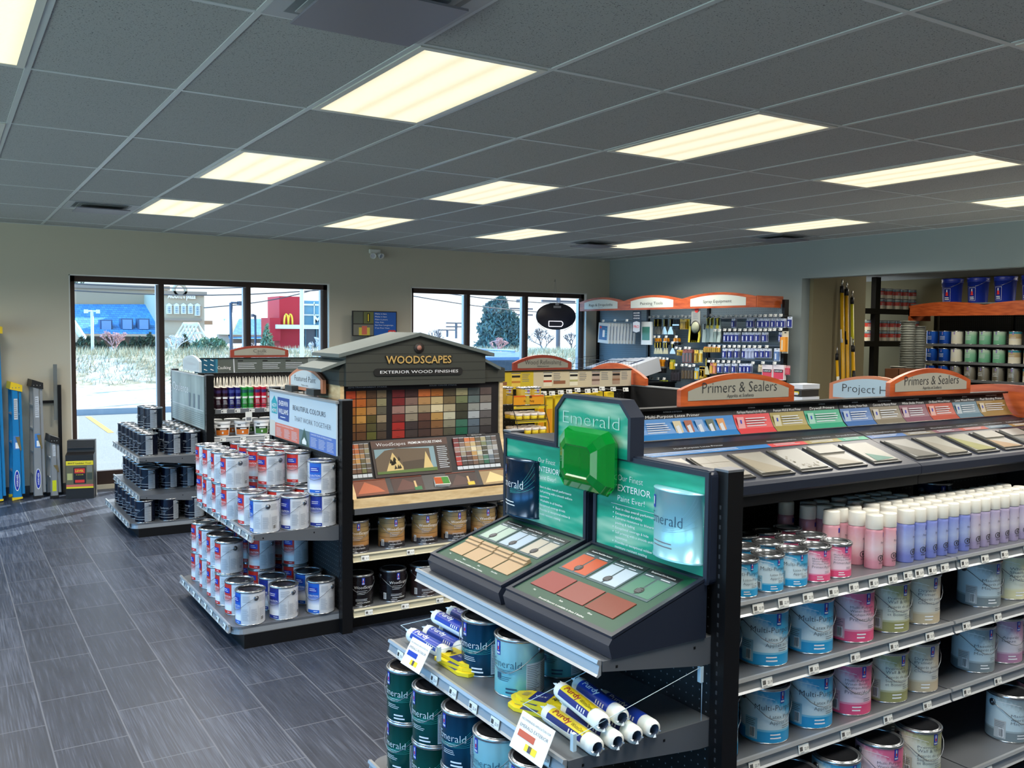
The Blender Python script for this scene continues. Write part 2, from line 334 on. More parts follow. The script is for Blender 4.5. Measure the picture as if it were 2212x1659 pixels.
# twin spot light high on the back wall
t = thing('emergency_light', 'white twin-head emergency spotlight high on the back wall', 'spotlight', (5.03, YW-.01, 2.80))
wm = M('spot_white', (225, 225, 220), .4); f = MB(); f.box(-.07, .07, -.05, 0, -.02, .03, wm); f.build('base', t)
for s in (-1, 1):
    f = MB(); T = Matrix.Translation((s*.05, -.09, -.05)) @ Matrix.Rotation(R_(115), 4, 'X') @ Matrix.Rotation(R_(s*18), 4, 'Y')
    f.lathe([(.018, -.05), (.03, -.02), (.04, .03), (.036, .03), (.02, .0)], wm, 14, T=T, cap=False); f.lathe([(.001, .012), (.03, .014)], M('spot_glass', (200, 205, 210), .1, .5), 12, T=T); f.build('lamp_head', t)

for i, (x, y) in enumerate(((11.2, 1.2), (11.2, 4.2), (13.6, 7.4), (14.6, 3.0))):
    t = thing('ceiling_light', 'storage room troffer out of sight past the wide opening, %s' % ['near', 'second', 'farthest', 'rightmost'][i], 'ceiling light', (x, y, CH), 0, 'storage room lights'); part('light_frame', fm, t); part('light_lens', lm, t)
    L = bpy.data.lights.new('troffer_lamp', 'AREA'); L.shape = 'RECTANGLE'; L.size = .5; L.size_y = 1.1; L.energy = 40; L.color = (1, .93, .78); o = bpy.data.objects.new('troffer_lamp', L); COL.objects.link(o); o.parent = t; o.location = (0, 0, -.012)
# ================================================================== OUTSIDE
GZ = -.18
def ground_noise(name, c1, c2, sc, c3=None, t3=.6, bs=.2):
    g = NG(name, .95); n = g.noise(sc, 6); n2 = g.noise(sc*.15, 4)
    c = g.ramp(n, [(.35, c1), (.65, c2)])
    if c3: c = g.mix(g.ramp(n2, [(t3-.06, (0, 0, 0)), (t3+.06, (255, 255, 255))]), c, c3)
    g.col(c); g.bump(n, bs, .03); return g.m
asph = ground_noise('asphalt', (100, 102, 102), (126, 128, 126), 60)
road = ground_noise('icy_road', (110, 112, 116), (160, 164, 170), 6, (186, 190, 196), .5)
snow = ground_noise('snow_ground', (150, 158, 170), (190, 194, 200), 2.5, (120, 112, 94), .62)
bank = ground_noise('bank_soil', (120, 114, 92), (168, 162, 142), 3, (190, 194, 202), .56)
def strip(name, label, cat, y0, z0, y1, z1, m, x0=-30, x1=95, nx=2, ny=2, amp=0):
    f = MB(); v = []
    for j in range(ny+1):
        for i in range(nx+1):
            t = j/ny; e = 0 if (j in (0, ny)) else amp
            v.append((x0+(x1-x0)*i/nx, y0+(y1-y0)*t, z0+(z1-z0)*(t*t*(3-2*t) if ny > 2 else t)+random.uniform(-e, e)))
    f.add(v, [(j*(nx+1)+i, j*(nx+1)+i+1, (j+1)*(nx+1)+i+1, (j+1)*(nx+1)+i) for j in range(ny) for i in range(nx)], m, True)
    o = f.build(name); o['kind'] = 'structure'; o['label'] = label; return o
ya = at(200, 893, z=GZ).y; yb = at(200, 838, z=GZ+.02).y; yc = yb+6.0
strip('parking_lot', 'grey asphalt parking lot', 'parking lot', YW+TW, GZ, ya, GZ, asph)
strip('road', 'snow-dusted road beyond the kerb', 'road', ya, GZ-.01, yb, GZ+.02, road)
BT = at(200, 768, y=yc).z
strip('grass_bank', 'snowy bank rising beyond the road', 'bank', yb, GZ+.02, yc, BT, bank, nx=90, ny=10, amp=.08)
strip('snow_field', 'snowy ground behind the bank', 'ground', yc, BT, 140, BT+1.2, snow, nx=20, ny=6, amp=.1)
f = MB(); f.box(-20, 80, ya-.35, ya-.02, GZ, GZ+.13, M('concrete_kerb', (150, 160, 170), .9)); tag(f.build('kerb'), None, None, kind='structure')
f = MB(); p = at(190, 900, z=GZ); q = at(240, 935, z=GZ); d = (q-p).normalized(); nrm = d.cross(Vector((0, 0, 1)))*.055
f.poly([p-nrm+Vector((0, 0, .004)), q-nrm+Vector((0, 0, .004)), q+nrm+Vector((0, 0, .004)), p+nrm+Vector((0, 0, .004))], M('stall_paint', (200, 150, 60), .8)); tag(f.build('parking_stripe'), 'faded yellow stall stripe on the asphalt outside the left window', 'road marking')
# dry grass on the bank (stuff)
f = MB(); gm = [M('dry_grass_%d' % k, c, .9) for k, c in enumerate([(186, 178, 148), (160, 152, 124), (208, 200, 172), (130, 126, 104)])]
for k in range(34000):
    x = random.uniform(0, 45); t = random.random()**.7; y = yb+.8+(yc-yb+1.5)*t; tt = min(1, (y-yb)/(yc-yb)); z = GZ+(BT-GZ)*(tt*tt*(3-2*tt))
    h = random.uniform(.10, .34)*(.5+.7*tt); w = random.uniform(.010, .022); dx = random.uniform(-.15, .2); a = random.random()*3
    f.add([(x-w*math.cos(a), y-w*math.sin(a), z-.05), (x+w*math.cos(a), y+w*math.sin(a), z-.05), (x+dx, y+random.uniform(-.1, .1), z+h)], [(0, 1, 2)], gm[k % 4])
tag(f.build('dry_grass'), 'tall dry pale grass covering the bank across the road', 'grass', kind='stuff')
# plaza building with blue roof
stucco = M('stucco', (176, 156, 130), .9); stuc2 = M('stucco_pale', (184, 168, 144), .9); stuc3 = M('stucco_dark', (150, 134, 118), .9)
g = NG('blue_shingle', .8); br = g.n('ShaderNodeTexBrick'); g.l(g.mapv((1, 1, 1), rot=(R_(90), 0, 0)), br.inputs[0]); br.inputs['Scale'].default_value = 2.2; br.inputs['Color1'].default_value = lin((60, 124, 182))+(1,); br.inputs['Color2'].default_value = lin((80, 148, 200))+(1,); br.inputs['Mortar'].default_value = lin((46, 92, 146))+(1,); g.l(br.outputs[0], g.b.inputs['Base Color']); shg = g.m
YB = 52.
def bx(f, px0, py0, px1, py1, Y, dep, m):
    a = at(px0, py1, y=Y); b = at(px1, py0, y=Y); f.box(a.x, b.x, Y, Y+dep, a.z, b.z, m); return a, b
t = thing('plaza_building', 'beige plaza with long blue shingle roof seen through the left window', 'building', (0, 0, 0))
f = MB(); a, b = bx(f, 90, 622, 362, 790, YB, 6, stucco); f.box(a.x, b.x+.1, YB-.15, YB, b.z-.15, b.z+.1, stuc3); f.box(a.x, b.x, YB-.1, YB, b.z-1.3, b.z-1.2, stuc3); f.build('wall', t)
f = MB(); a = at(90, 657, y=YB-.3); b = at(346, 657, y=YB-.3); c = at(346, 722, y=YB-5); dd = at(90, 722, y=YB-5)
f.poly([a, dd, (b.x+.4, c.y, c.z), (b.x+.4, b.y, b.z)], shg); f.box(a.x, b.x+.4, YB-5.05, YB-4.95, c.z-.12, c.z, stuc2); f.build('roof', t)
f = MB(); f.box(a.x, b.x+.4, YB-4, YB-3.8, BT, c.z, stuc3); f.build('lower_wall', t)
for px in (190, 233, 276, 298): 
    pass
for px, py in ((231, 706), (276, 703), (312, 703)):
    f = MB(); q = at(px, py+8, y=YB-4.4); f.box(q.x-.22, q.x+.22, q.y+.1, q.y+.9, q.z, q.z+.5, M('skylight', (110, 150, 190), .3)); f.box(q.x-.3, q.x+.3, q.y+.2, q.y+.8, q.z-.06, q.z+.56, M('skylight_rim', (70, 96, 130), .6)); f.build('skylight', t)
# gable at far left
f = MB(); a = at(150, 686, y=YB-9); b = at(190, 760, y=YB-9); a2 = at(110, 760, y=YB-9)
f.prism([(a2.x, a2.z), (b.x, b.z), (a.x, a.z)], 'y', YB-9, YB-5.2, stuc2); f.tube([a, (b.x+.2, b.y, b.z)], .14, white, 4); f.build('gable', t)
# tower
t = thing('plaza_tower', 'beige corner tower lettered Acorn Plaza behind the first mullion', 'building', (0, 0, 0)); YT = 47.
f = MB(); a, b = bx(f, 352, 634, 441, 775, YT, 5, stuc2); f.box(a.x-.1, b.x+.1, YT-.2, YT, b.z-.12, b.z+.08, stuc3)
a, b = bx(f, 352, 689, 436, 692, YT-.2, .2, stuc3); f.build('wall', t)
F = Fr((0, YT-.02, 0), (1, 0, 0), (0, 0, 1)); 
f = MB(); a = at(361, 643, y=YT); b = at(421, 643, y=YT); f.ftext(F, 'ACORN plaza', (a.x+b.x)/2, a.z-.02, .42, M('sign_white', (250, 250, 250), .4), w=b.x-a.x, off=.12, thin=.02); f.build('lettering', t)
cpt = at(388, 627, y=YT); T = Matrix.Translation(cpt) @ Matrix.Rotation(R_(90), 4, 'X')
f = MB(); f.lathe([(.24, -.15), (.36, -.15), (.36, .2), (.24, .2), (.24, -.15)], stuc2, 24, T=T, cap=False, a0=0, a1=2*math.pi); a = at(372, 634, y=YT); b = at(404, 634, y=YT); f.box(a.x, b.x, YT-.1, YT+.3, a.z-.1, cpt.z-.2, stuc2); f.box(a.x-.2, b.x+.3, YT-.12, YT+.3, a.z-.25, a.z, stuc2); f.build('pediment', t)
for px in (365, 381, 396, 411, 426):
    dz = 4 if px == 426 else 0
    f = MB(); a = at(px-5.5, 678+dz, y=YT-.05); b = at(px+5.5, 660, y=YT-.05); f.box(a.x, b.x, YT-.12, YT, a.z, b.z, white); f.prism([(a.x-.05, b.z), (b.x+.05, b.z), ((a.x+b.x)/2, b.z+.12)], 'y', YT-.14, YT, white)
    w = f.build('window', t); f = MB(); f.box(a.x+.05, b.x-.05, YT-.13, YT-.12, a.z+.05, b.z-.05, M('far_glass', (96, 130, 150), .1, .2))
    for k in (1, 2): xx = a.x+(b.x-a.x)*k/3; f.box(xx-.012, xx+.012, YT-.14, YT-.13, a.z, b.z, white)
    for k in (1, 2, 3): zz = a.z+(b.z-a.z)*k/4; f.box(a.x, b.x, YT-.14, YT-.13, zz-.012, zz+.012, white)
    f.build('pane', w)
f = MB(); bx(f, 441, 693, 459, 701, YT+3, 3, stuc3); f.build('wing', t)
# white trellis pyramid
t = thing('pergola', 'white timber A-frame pergola in front of the tower', 'pergola', (0, 0, 0)); YP = 42.
for k in range(5):
    top = at(396+k*8, 700, y=YP-k*.3); l = at(374+k*8, 738, y=YP-k*.3); r = at(418+k*8-6*(k < 4), 738, y=YP-k*.3)
    f = MB(); f.tube([l, top, r], .075, white, 4); 
    if k in (0, 4): f.tube([l, r], .08, white, 4); f.tube([(l+top)/2, (r+top)/2], .06, white, 4)
    f.build('rafter', t)
f = MB(); f.tube([at(396, 700, y=YP), at(428, 700, y=YP-1.2)], .08, white, 4); f.tube([at(418, 738, y=YP), at(452, 738, y=YP-1.2)], .09, white, 4); f.tube([at(374, 738, y=YP), at(406, 738, y=YP-1.2)], .09, white, 4); f.build('beam', t)
f = MB(); p = at(372, 738, y=YP); q = at(450, 738, y=YP); f.box(p.x, q.x, YP+.5, YP+1, BT, p.z, stucco); f.build('wall', t)
# house with blue roof
t = thing('far_house', 'low house with blue gabled roof beside the lamp post', 'building', (0, 0, 0)); YH = 60.
a = at(483, 689, y=YH); b = at(600, 689, y=YH); c = at(600, 732, y=YH-4); d2 = at(495, 732, y=YH-4)
f = MB(); f.poly([a, d2, c, b], shg); f.build('roof', t); f = MB(); l = at(470, 722, y=YH-.2); f.prism([(l.x, l.z), (d2.x, l.z), (a.x, a.z)], 'y', YH-3.8, YH-.5, M('gable_peach', (236, 208, 168), .9)); f.box(l.x, c.x, YH-3.6, YH, BT, l.z, stuc3); f.build('wall', t)
# restaurant
red = M('restaurant_red', (186, 30, 46), .6); blu = M('restaurant_blue', (104, 158, 180), .5); gold = M('arch_gold', (255, 205, 60), .4)
t = thing('restaurant', 'red and pale blue restaurant with a golden arches sign in the third pane', 'building', (0, 0, 0)); YM = 44.
f = MB(); bx(f, 604, 641, 649, 790, YM, 2, red); bx(f, 583, 687, 606, 736, YM-.3, 1.5, red); f.build('red_tower', t)
f = MB(); a, b = bx(f, 647, 652, 760, 704, YM+.6, 4, blu)
for px in (648, 679, 710): bx(f, px-.6, 652, px+.6, 704, YM+.5, .08, white)
for py in (659, 681): bx(f, 647, py-.5, 760, py+.5, YM+.5, .08, white)
f.build('wall', t)
f = MB(); bx(f, 600, 703, 760, 710, YM-.7, 1.4, white); f.build('canopy', t)
f = MB(); bx(f, 649, 710, 760, 790, YM+.9, 3, M('far_dark_glass', (88, 104, 122), .2)); 
for px in (660, 684, 702, 730): bx(f, px-1, 710, px+1, 790, YM+.8, .1, blu)
f.build('glazing', t)
c = at(623, 701, y=YM-.3); s = (at(632, 701, y=YM-.3).x-at(614, 701, y=YM-.3).x); hh = at(623, 679, y=YM-.3).z-c.z
f = MB()
for sg in (-1, 1):
    pts = []
    for k in range(13):
        u = math.pi*k/12; pts.append((c.x+sg*(s/4)+math.cos(u)*s/4, YM-.3, c.z+math.sin(u)**.75*hh))
    f.tube(pts, .055, gold, 5)
f.build('arches_sign', t)
F = Fr((0, YM+.45, 0), (1, 0, 0), (0, 0, 1)); a = at(676, 700, y=YM+.45); b = at(704, 700, y=YM+.45)
f = MB(); f.ftext(F, 'Mc', a.x, a.z+.02, .62, M('sign_white'), w=b.x-a.x, al='L', off=.1, thin=.03); f.build('lettering', t)
# lamp posts
pole = M('pole_dark', (70, 80, 96), .5, .3); polew = M('pole_white', (214, 224, 232), .5)
def lamp(px, pyt, pyb, Y, hx, m, label, two=False):
    a = at(px, pyb, y=Y); b = at(px, pyt, y=Y); t = thing('street_lamp', label, 'lamp post', (a.x, Y, a.z)); h = b.z-a.z
    f = MB(); f.tube([(0, 0, -.3), (0, 0, h)], .06, m, 8); f.build('pole', t); w = at(px+hx, pyt, y=Y).x-a.x
    f = MB(); f.tube([(0, 0, h), (w, 0, h)], .04, m, 6); f.box(w*.6 if w > 0 else w, w if w > 0 else w*.6, -.14, .14, h-.09, h+.06, m)
    if two: f.box(-w, -w*.55, -.14, .14, h-.09, h+.06, m); f.tube([(0, 0, h), (-w, 0, h)], .04, m, 6)
    f.build('lamp_head', t)
lamp(200, 672, 755, 38., 15, polew, 'white twin-head lamp post in front of the blue roof', True)
lamp(500, 654, 790, 30., 24, pole, 'dark single-arm lamp post in the middle pane')
lamp(552, 681, 780, 45., -8, pole, 'small lamp post just right of the second mullion')
lamp(1130, 650, 790, 40., -12, pole, 'lamp post head beside the big evergreen tree')
f = MB(); a = at(652, 800, y=26); a.z = GZ-.1; b = at(652, 560, y=26); f.tube([a, b], .07, polew, 8); tag(f.build('utility_pole'), 'plain pale pole in front of the restaurant', 'pole')
wood = M('pole_wood', (96, 92, 96), .9)
for px, top, bot, Y, arms, lab in ((1205, 636, 770, 38., (640, 651), 'tall utility pole behind the oval sign'), (985, 697, 775, 75., (698, 706), 'distant utility pole right of the gable'), (966, 712, 775, 80., (713,), 'shorter distant utility pole beside the gable'), (1126, 660, 700, 60., (667, 680), 'utility pole just showing beside the evergreen')):
    a = at(px, bot, y=Y); t = thing('utility_pole', lab, 'utility pole', (a.x, Y, a.z)); h = at(px, top, y=Y).z-a.z; f = MB(); f.tube([(0, 0, -.5), (0, 0, h)], .12, wood, 8); f.build('pole', t)
    for q in arms:
        z = at(px, q, y=Y).z-a.z; f = MB(); f.box(-1.1, 1.1, -.06, .06, z-.06, z+.06, wood); f.build('crossarm', t)
wr = M('wire', (70, 72, 78), .6)
for k, (x0, y0, x1, y1, Y) in enumerate(((100, 609, 760, 606, 30), (100, 624, 760, 621, 30), (860, 618, 1330, 655, 30), (860, 634, 1330, 678, 30), (860, 600, 1330, 645, 32), (440, 665, 760, 600, 34))):
    a = at(x0, y0, y=Y); b = at(x1, y1, y=Y); f = MB(); f.tube([a+(b-a)*(i/8)-Vector((0, 0, .25*math.sin(math.pi*i/8))) for i in range(9)], .02, wr, 4)
    tag(f.build('overhead_wire'), ['uppermost overhead wire across the left window', 'lower wire along the plaza parapet', 'middle overhead wire crossing the right window', 'lowest overhead wire crossing the right window', 'thin top wire crossing the right window', 'slanting wire above the restaurant'][k], 'wire', 'overhead wires')
# vegetation
def leaves(f, c, rx, rz, n, m, sz=.12, shape='ball'):
    for k in range(n):
        while 1:
            p = Vector((random.uniform(-1, 1), random.uniform(-1, 1), random.uniform(-1, 1)))
            if p.length <= 1 and (p.length > .5 or shape != 'ball'): break
        if shape == 'cone': q = (p.z+1)/2; w = (1-q)**.7; p = Vector((p.x*w, p.y*w, p.z))
        o = Vector(c)+Vector((p.x*rx, p.y*rx, p.z*rz)); a = Vector((random.uniform(-1, 1), random.uniform(-1, 1), random.uniform(-1, 1))).normalized()*sz; b = a.cross(Vector((random.random(), random.random(), 1))).normalized()*sz*.5
        f.add([o-a-b*.2, o+b, o+a], [(0, 1, 2)], m[k % len(m)])
ev = [M('arborvitae_a', (74, 92, 74), .9), M('arborvitae_b', (58, 74, 66), .9), M('arborvitae_c', (98, 110, 84), .9)]
pos = [(159, 738, 765), (176, 727, 765), (192, 728, 765), (204, 732, 762), (221, 738, 765), (267, 738, 765), (288, 728, 765), (304, 727, 765), (324, 718, 765), (341, 724, 765), (399, 722, 765)]
nm = ['leftmost', 'second from left', 'third from left', 'fourth from left', 'fifth from left', 'sixth from left', 'seventh from left', 'eighth from left', 'tallest', 'last one before the mullion', 'one in front of the white pergola']
for k, (px, py, pb) in enumerate(pos):
    Y = 40.; a = at(px, pb+4, y=Y); h = at(px, py, y=Y).z-a.z; t = thing('column_cedar', 'narrow dark columnar cedar on the bank, %s' % nm[k], 'shrub', (a.x, Y, a.z), 0, 'columnar cedars along the bank')
    f = MB(); leaves(f, (0, 0, h*.52), .3+.08*(k % 3), h*.5, 380, ev, .13, 'cone'); f.build('foliage', t); f = MB(); f.tube([(0, 0, -.3), (0, 0, h*.8)], .04, wood, 5); f.build('trunk', t)
def bare(name, px, pt, pb, Y, spread, m, label, seed, rad=.07):
    random.seed(seed); a = at(px, pb, y=Y); h = at(px, pt, y=Y).z-a.z; f = MB()
    def br_(p, d, L, r, n):
        q = p+d*L; f.tube([p, (p+q)/2+Vector((random.uniform(-.05, .05)*L, 0, 0)), q], r, m, 3, r*.75)
        if n == 0: return
        for _ in range(3 if n > 1 else 4):
            nd = (d+Vector((random.uniform(-1, 1)*spread, random.uniform(-1, 1)*spread, random.uniform(-.1, .6)))).normalized(); br_(q, nd, L*random.uniform(.65, .9), r*.7, n-1)
    br_(Vector((0, 0, -.1)), Vector((0, 0, 1)), h*.27, rad, 5); o = f.build(name); o.location = (a.x, Y, a.z); tag(o, label, 'tree', 'leafless trees and shrubs outside')
bark = M('bark_grey', (120, 112, 112), .9); barkp = M('bark_pink', (188, 150, 150), .9); barkw = M('bark_pale', (206, 206, 206), .9)
bare('bare_tree', 248, 705, 768, 39., .9, barkp, 'pinkish leafless shrub before the blue roof', 1)
bare('bare_tree', 375, 715, 768, 39., .8, barkw, 'pale leafless shrub just right of the first mullion', 2)
bare('bare_tree', 540, 735, 775, 40., .8, bark, 'leafless shrub left of the restaurant', 3)
bare('bare_tree', 680, 725, 790, 34., .5, barkw, 'whitish leafless tree in front of the restaurant glazing', 4)
bare('bare_tree', 1080, 725, 775, 30., .8, barkp, 'pinkish leafless tree in front of the evergreen', 5)
bare('bare_tree', 1175, 705, 772, 36., .9, bark, 'leafless tree under the oval sign', 6, .06)
bare('bare_tree', 1235, 705, 772, 40., .8, bark, 'leafless tree at the right end of the right window', 8, .06)
bare('bare_tree', 940, 700, 780, 60., .6, bark, 'thin leafless tree left of the distant poles', 9, .05)
bare('bare_tree', 165, 596, 742, 95., .5, ev[0], 'tree top above the plaza parapet', 11, .3)
random.seed(12); f = MB(); a = at(1080, 765, y=42); t = thing('evergreen_tree', 'broad dark evergreen tree filling the middle right pane', 'tree', (a.x, 42, a.z))
zt = at(1075, 645, y=42).z-a.z; hw = (at(1128, 700, y=42).x-at(1032, 700, y=42).x)/2
for k in range(16):
    zz = .12+.8*k/15; w = hw*(.95*math.sin(math.pi*min(1, zz*.75+.25)))
    leaves(f, (random.uniform(-.25, .25)*hw, random.uniform(-.3, .3), zz*zt), w, zt*.14, 520, [M('fir_a', (100, 128, 126), .9), M('fir_b', (80, 106, 110), .9), M('fir_c', (104, 128, 118), .9)], .2)
f.build('foliage', t); f = MB(); f.tube([(0, 0, -.5), (0, 0, zt*.7)], .18, wood, 6); f.build('trunk', t)
f = MB(); a = at(452, 765, y=37); leaves(f, (a.x, 37, a.z+.3), .8, .42, 700, [M('juniper_a', (120, 150, 124), .9), M('juniper_b', (90, 118, 98), .9)], .14); tag(f.build('juniper_bush'), 'low spreading green juniper right of the pergola', 'shrub')
f = MB(); a = at(577, 765, y=42); leaves(f, (a.x, 42, a.z+.6), .5, .9, 400, [M('juniper_a')], .15, 'cone'); tag(f.build('conifer_shrub'), 'small conical green conifer beside the restaurant', 'shrub')
# parked vehicle outside the right window
t = thing('parked_car', 'blue parked SUV whose roof shows below the right window', 'car', (0, 0, 0)); Yc = 13.2
pb_ = M('car_paint', (92, 140, 196), .25, .4); cg = M('car_glass', (60, 84, 110), .05, .3); 
xl = at(1022, 790, y=Yc).x; xr = at(1108, 790, y=Yc).x; zr = at(1075, 762, y=Yc).z; L_ = 4.4
w0 = (xl+xr)/2-.95; f = MB(); prof = [(Yc, GZ+.35), (Yc, GZ+.95), (Yc+.15, zr-.1), (Yc+.5, zr), (Yc+2.6, zr-.02), (Yc+3.5, GZ+1.05), (Yc+4.5, GZ+.9), (Yc+4.5, GZ+.35)]
f.prism(prof, 'x', w0, w0+1.9, pb_); f.build('body', t)
f = MB(); f.prism([(Yc+.02, GZ+1.0), (Yc+.1, zr-.16), (Yc+.06, zr-.16), (Yc-.02, GZ+1.0)], 'x', w0+.15, w0+1.75, cg); f.prism([(Yc+.4, GZ+1.05), (Yc+.55, zr-.12), (Yc+2.5, zr-.12), (Yc+3.1, GZ+1.05)], 'x', w0-.01, w0+1.91, cg); f.build('windows', t)
for xx in (w0+.1, w0+1.8): f = MB(); f.tube([(xx, Yc+.5, zr+.03), (xx, Yc+2.4, zr+.03)], .025, M('rail_silver', (200, 204, 210), .3, .8), 6); f.build('roof_rail', t)
for yy in (Yc+.9, Yc+3.6):
    for xx in (w0+.05, w0+1.65):
        f = MB(); f.lathe([(.33, -.1), (.34, 0), (.33, .1)], M('tyre', (30, 30, 32), .8), 18, T=Matrix.Translation((xx+.1, yy, GZ+.34)) @ Matrix.Rotation(R_(90), 4, 'Y')); f.build('wheel', t)
random.seed(21)
# ================================================================== SHELVING
blk = M('black_steel', (16, 16, 18), .35, .2); stl = M('shelf_steel', (120, 124, 130), .38, .55); stll = M('rail_silver2', (176, 180, 184), .35, .5)
rail_y = M('rail_cream', (196, 188, 160), .45); pl_black = M('black_plastic', (20, 20, 23), .35)
def pegmat(name, ax, c=(15, 15, 17), h=(112, 116, 120), pitch=.0508, r=.085):
    g = NG(name, .5); X, Y, Z = g.sep(); A = X if ax == 'x' else Y
    fa = g.math('SUBTRACT', g.math('FRACT', g.math('DIVIDE', g.math('ADD', A, 50.), pitch)), .5); fz = g.math('SUBTRACT', g.math('FRACT', g.math('DIVIDE', g.math('ADD', Z, 50.), pitch)), .5)
    d = g.math('SQRT', g.math('ADD', g.math('MULTIPLY', fa, fa), g.math('MULTIPLY', fz, fz))); g.col(g.mix(g.math('LESS_THAN', d, r), c, h)); return g.m
pegx = pegmat('pegboard_black', 'x', pitch=.03); pegy = pegmat('pegboard_black_end', 'y', (18, 19, 21), (130, 136, 142), .03)  # pale hole dots paint in the lit goods showing through the board
pegg = pegmat('pegboard_grey', 'y', (92, 108, 118), (44, 52, 60), .03, .14)
tagw = M('tag_white', (236, 236, 230), .5); ink = M('ink_black', (22, 22, 24), .5); wht = M('print_white', (238, 240, 242), .5); gry = M('print_grey', (120, 124, 130), .6); lgry = M('print_light', (196, 202, 210), .6)
swb = M('logo_blue', (28, 52, 168), .4); redp = M('print_red', (210, 50, 44), .5); tealp = M('print_teal', (40, 160, 176), .5)
g = NG('cherry_wood', .35); n = g.noise(3, 5, g.mapv((2, 2, 14))); g.col(g.ramp(n, [(.3, (150, 62, 26)), (.7, (198, 98, 50))])); cherry = g.m
g = NG('maple_wood', .45); n = g.noise(4, 5, g.mapv((3, 3, 12))); g.col(g.ramp(n, [(.3, (204, 172, 124)), (.7, (232, 206, 160))])); maple = g.m
f = MB(); F0 = Fr((0, 0, 0), (1, 0, 0), (0, 0, 1)); f.fbox(F0, -.025, .025, -.015, .015, 0, .002, tagw)
for k in range(7): f.fr(F0, -.021+k*.0022, -.0198+k*.0022+(k % 3)*.0004, -.007, .007, ink, .0024)
f.ftext(F0, '22.19', .002, -.006, .013, ink, w=.02, al='L', off=.0026); f.fr(F0, -.02, .0, -.0125, -.0105, gry, .0024)
TAG = f.mesh('price_tag')
def tags(parent, poss, rot):
    for p in poss: part('price_tag', TAG, parent, p, rot)
def rail_profile(z):  # (outward, z) polygon : scanner rail, top leaning back
    return [(0, z+.004), (.012, z+.006), (.016, z-.004), (.007, z-.012), (.012, z-.036), (.018, z-.042), (.012, z-.046), (0, z-.04)]
def shelf_y(parent, x0, x1, yb, yf, z, tagx=(), rm=None, lab=None):
    "shelf on a run facing -y"
    f = MB(); f.box(x0+.004, x1-.004, yf, yb, z-.012, z, stl); f.box(x0+.004, x0+.008, yf+.01, yb, z-.05, z-.012, stl); f.box(x1-.008, x1-.004, yf+.01, yb, z-.05, z-.012, stl)
    s = f.build('shelf', parent)
    f = MB(); f.prism([(yf-a, b) for a, b in rail_profile(z)], 'x', x0+.006, x1-.006, rm or stll); f.build('price_rail', s)
    tags(s, [(x, yf-.0135, z-.024) for x in tagx], (R_(-10), 0, 0)); return s
def shelf_x(parent, y0, y1, xb, xf, z, tagy=(), rm=None):
    "endcap shelf facing -x with tapered side brackets"
    f = MB(); f.box(xf, xb, y0+.004, y1-.004, z-.012, z, stl)
    s = f.build('shelf', parent)
    for yy in (y0, y1-.004):
        f = MB(); f.prism([(xf+.004, z), (xb, z), (xb, z-.085), (xb-.05, z-.085), (xf+.004, z-.03)], 'y', yy, yy+.004, stl)
        for hx in (.05, .35): f.box(xf+hx, xf+hx+.008, yy-.0006, yy+.0046, z-.028, z-.02, blk)
        f.build('shelf_bracket', s)
    f = MB(); f.prism([(xf-a, b) for a, b in rail_profile(z)], 'y', y0+.002, y1-.002, rm or stll); f.build('price_rail', s)
    tags(s, [(xf-.0135, y, z-.024) for y in tagy], (R_(-10), 0, R_(-90))); return s
def upright(f, x, y, z1, w=.028): f.box(x-w, x+w, y-w, y+w, 0, z1, blk)
PW0 = 1.33
def endcap(Y0, label, shelves, base_z, xbase=1.62, tagn=8, Y1=None):
    Y1 = Y1 or Y0+PW0
    t = thing('endcap_gondola', label, 'shelving', (0, 0, 0))
    f = MB(); f.box(2.262, 2.30, Y0+.03, Y1-.03, .05, 1.375, pegy); f.build('back_panel', t)
    PW = Y1-Y0
    for y in (Y0, Y1):
        f = MB(); f.box(2.25, 2.315, y-.028, y+.028, 0, 1.385, blk)
        for k in range(40): f.box(2.2485, 2.25, y-.003, y+.003, .1+k*.03, .112+k*.03, M('slot_dark', (48, 50, 54), .5))
        f.box(2.249, 2.316, y-.029, y+.029, 1.385, 1.392, stl); f.build('upright', t)
    f = MB(); f.box(xbase+.065, 2.262, Y0+.02, Y1-.06, 0, base_z-.045, blk); f.build('kick_plate', t)
    r = .07; f = MB(); pl = []
    for cx, cy, a0 in ((xbase+r, Y1-.03-r, 90), (xbase+r, Y0+.03+r, 180)):
        pl += [(cx+r*math.cos(R_(a0+q*15)), cy+r*math.sin(R_(a0+q*15))) for q in range(7)]
    pl += [(2.262, Y0+.03), (2.262, Y1-.03)]
    f.prism(pl, 'z', base_z-.014, base_z, stl); pl2 = [(a+(.008 if a < 2 else 0), b) for a, b in pl]; f.prism(pl2, 'z', base_z-.045, base_z-.014, stll); s = f.build('base_shelf', t)
    f = MB(); f.prism([(xbase-a, b) for a, b in rail_profile(base_z+.01)], 'y', Y0+.06, Y1-.06, stll); f.build('price_rail', s)
    tags(s, [(xbase-.0135, Y0+.14+k*(PW-.3)/(tagn-1), base_z-.014) for k in range(tagn)], (R_(-10), 0, R_(-90)))
    for xf, z in shelves: shelf_x(t, Y0+.03, Y1-.03, 2.262, xf, z, [Y0+.12+k*(PW-.26)/(tagn-1) for k in range(tagn)] if z < .8 else [])
    return t
EC_E = endcap(-1.2, 'near endcap gondola carrying the green countertop display', [(1.83, .872), (1.715, .612)], .162, Y1=.02)
EC_F = endcap(1.87, 'endcap gondola of red and white cans under the Featured Paint sign', [(1.745, .64)], .125)
EC_O = endcap(5.06, 'far endcap gondola of navy cans with the grey Opulence panel', [(1.70, .685), (1.70, .36)], .12, Y1=6.45)
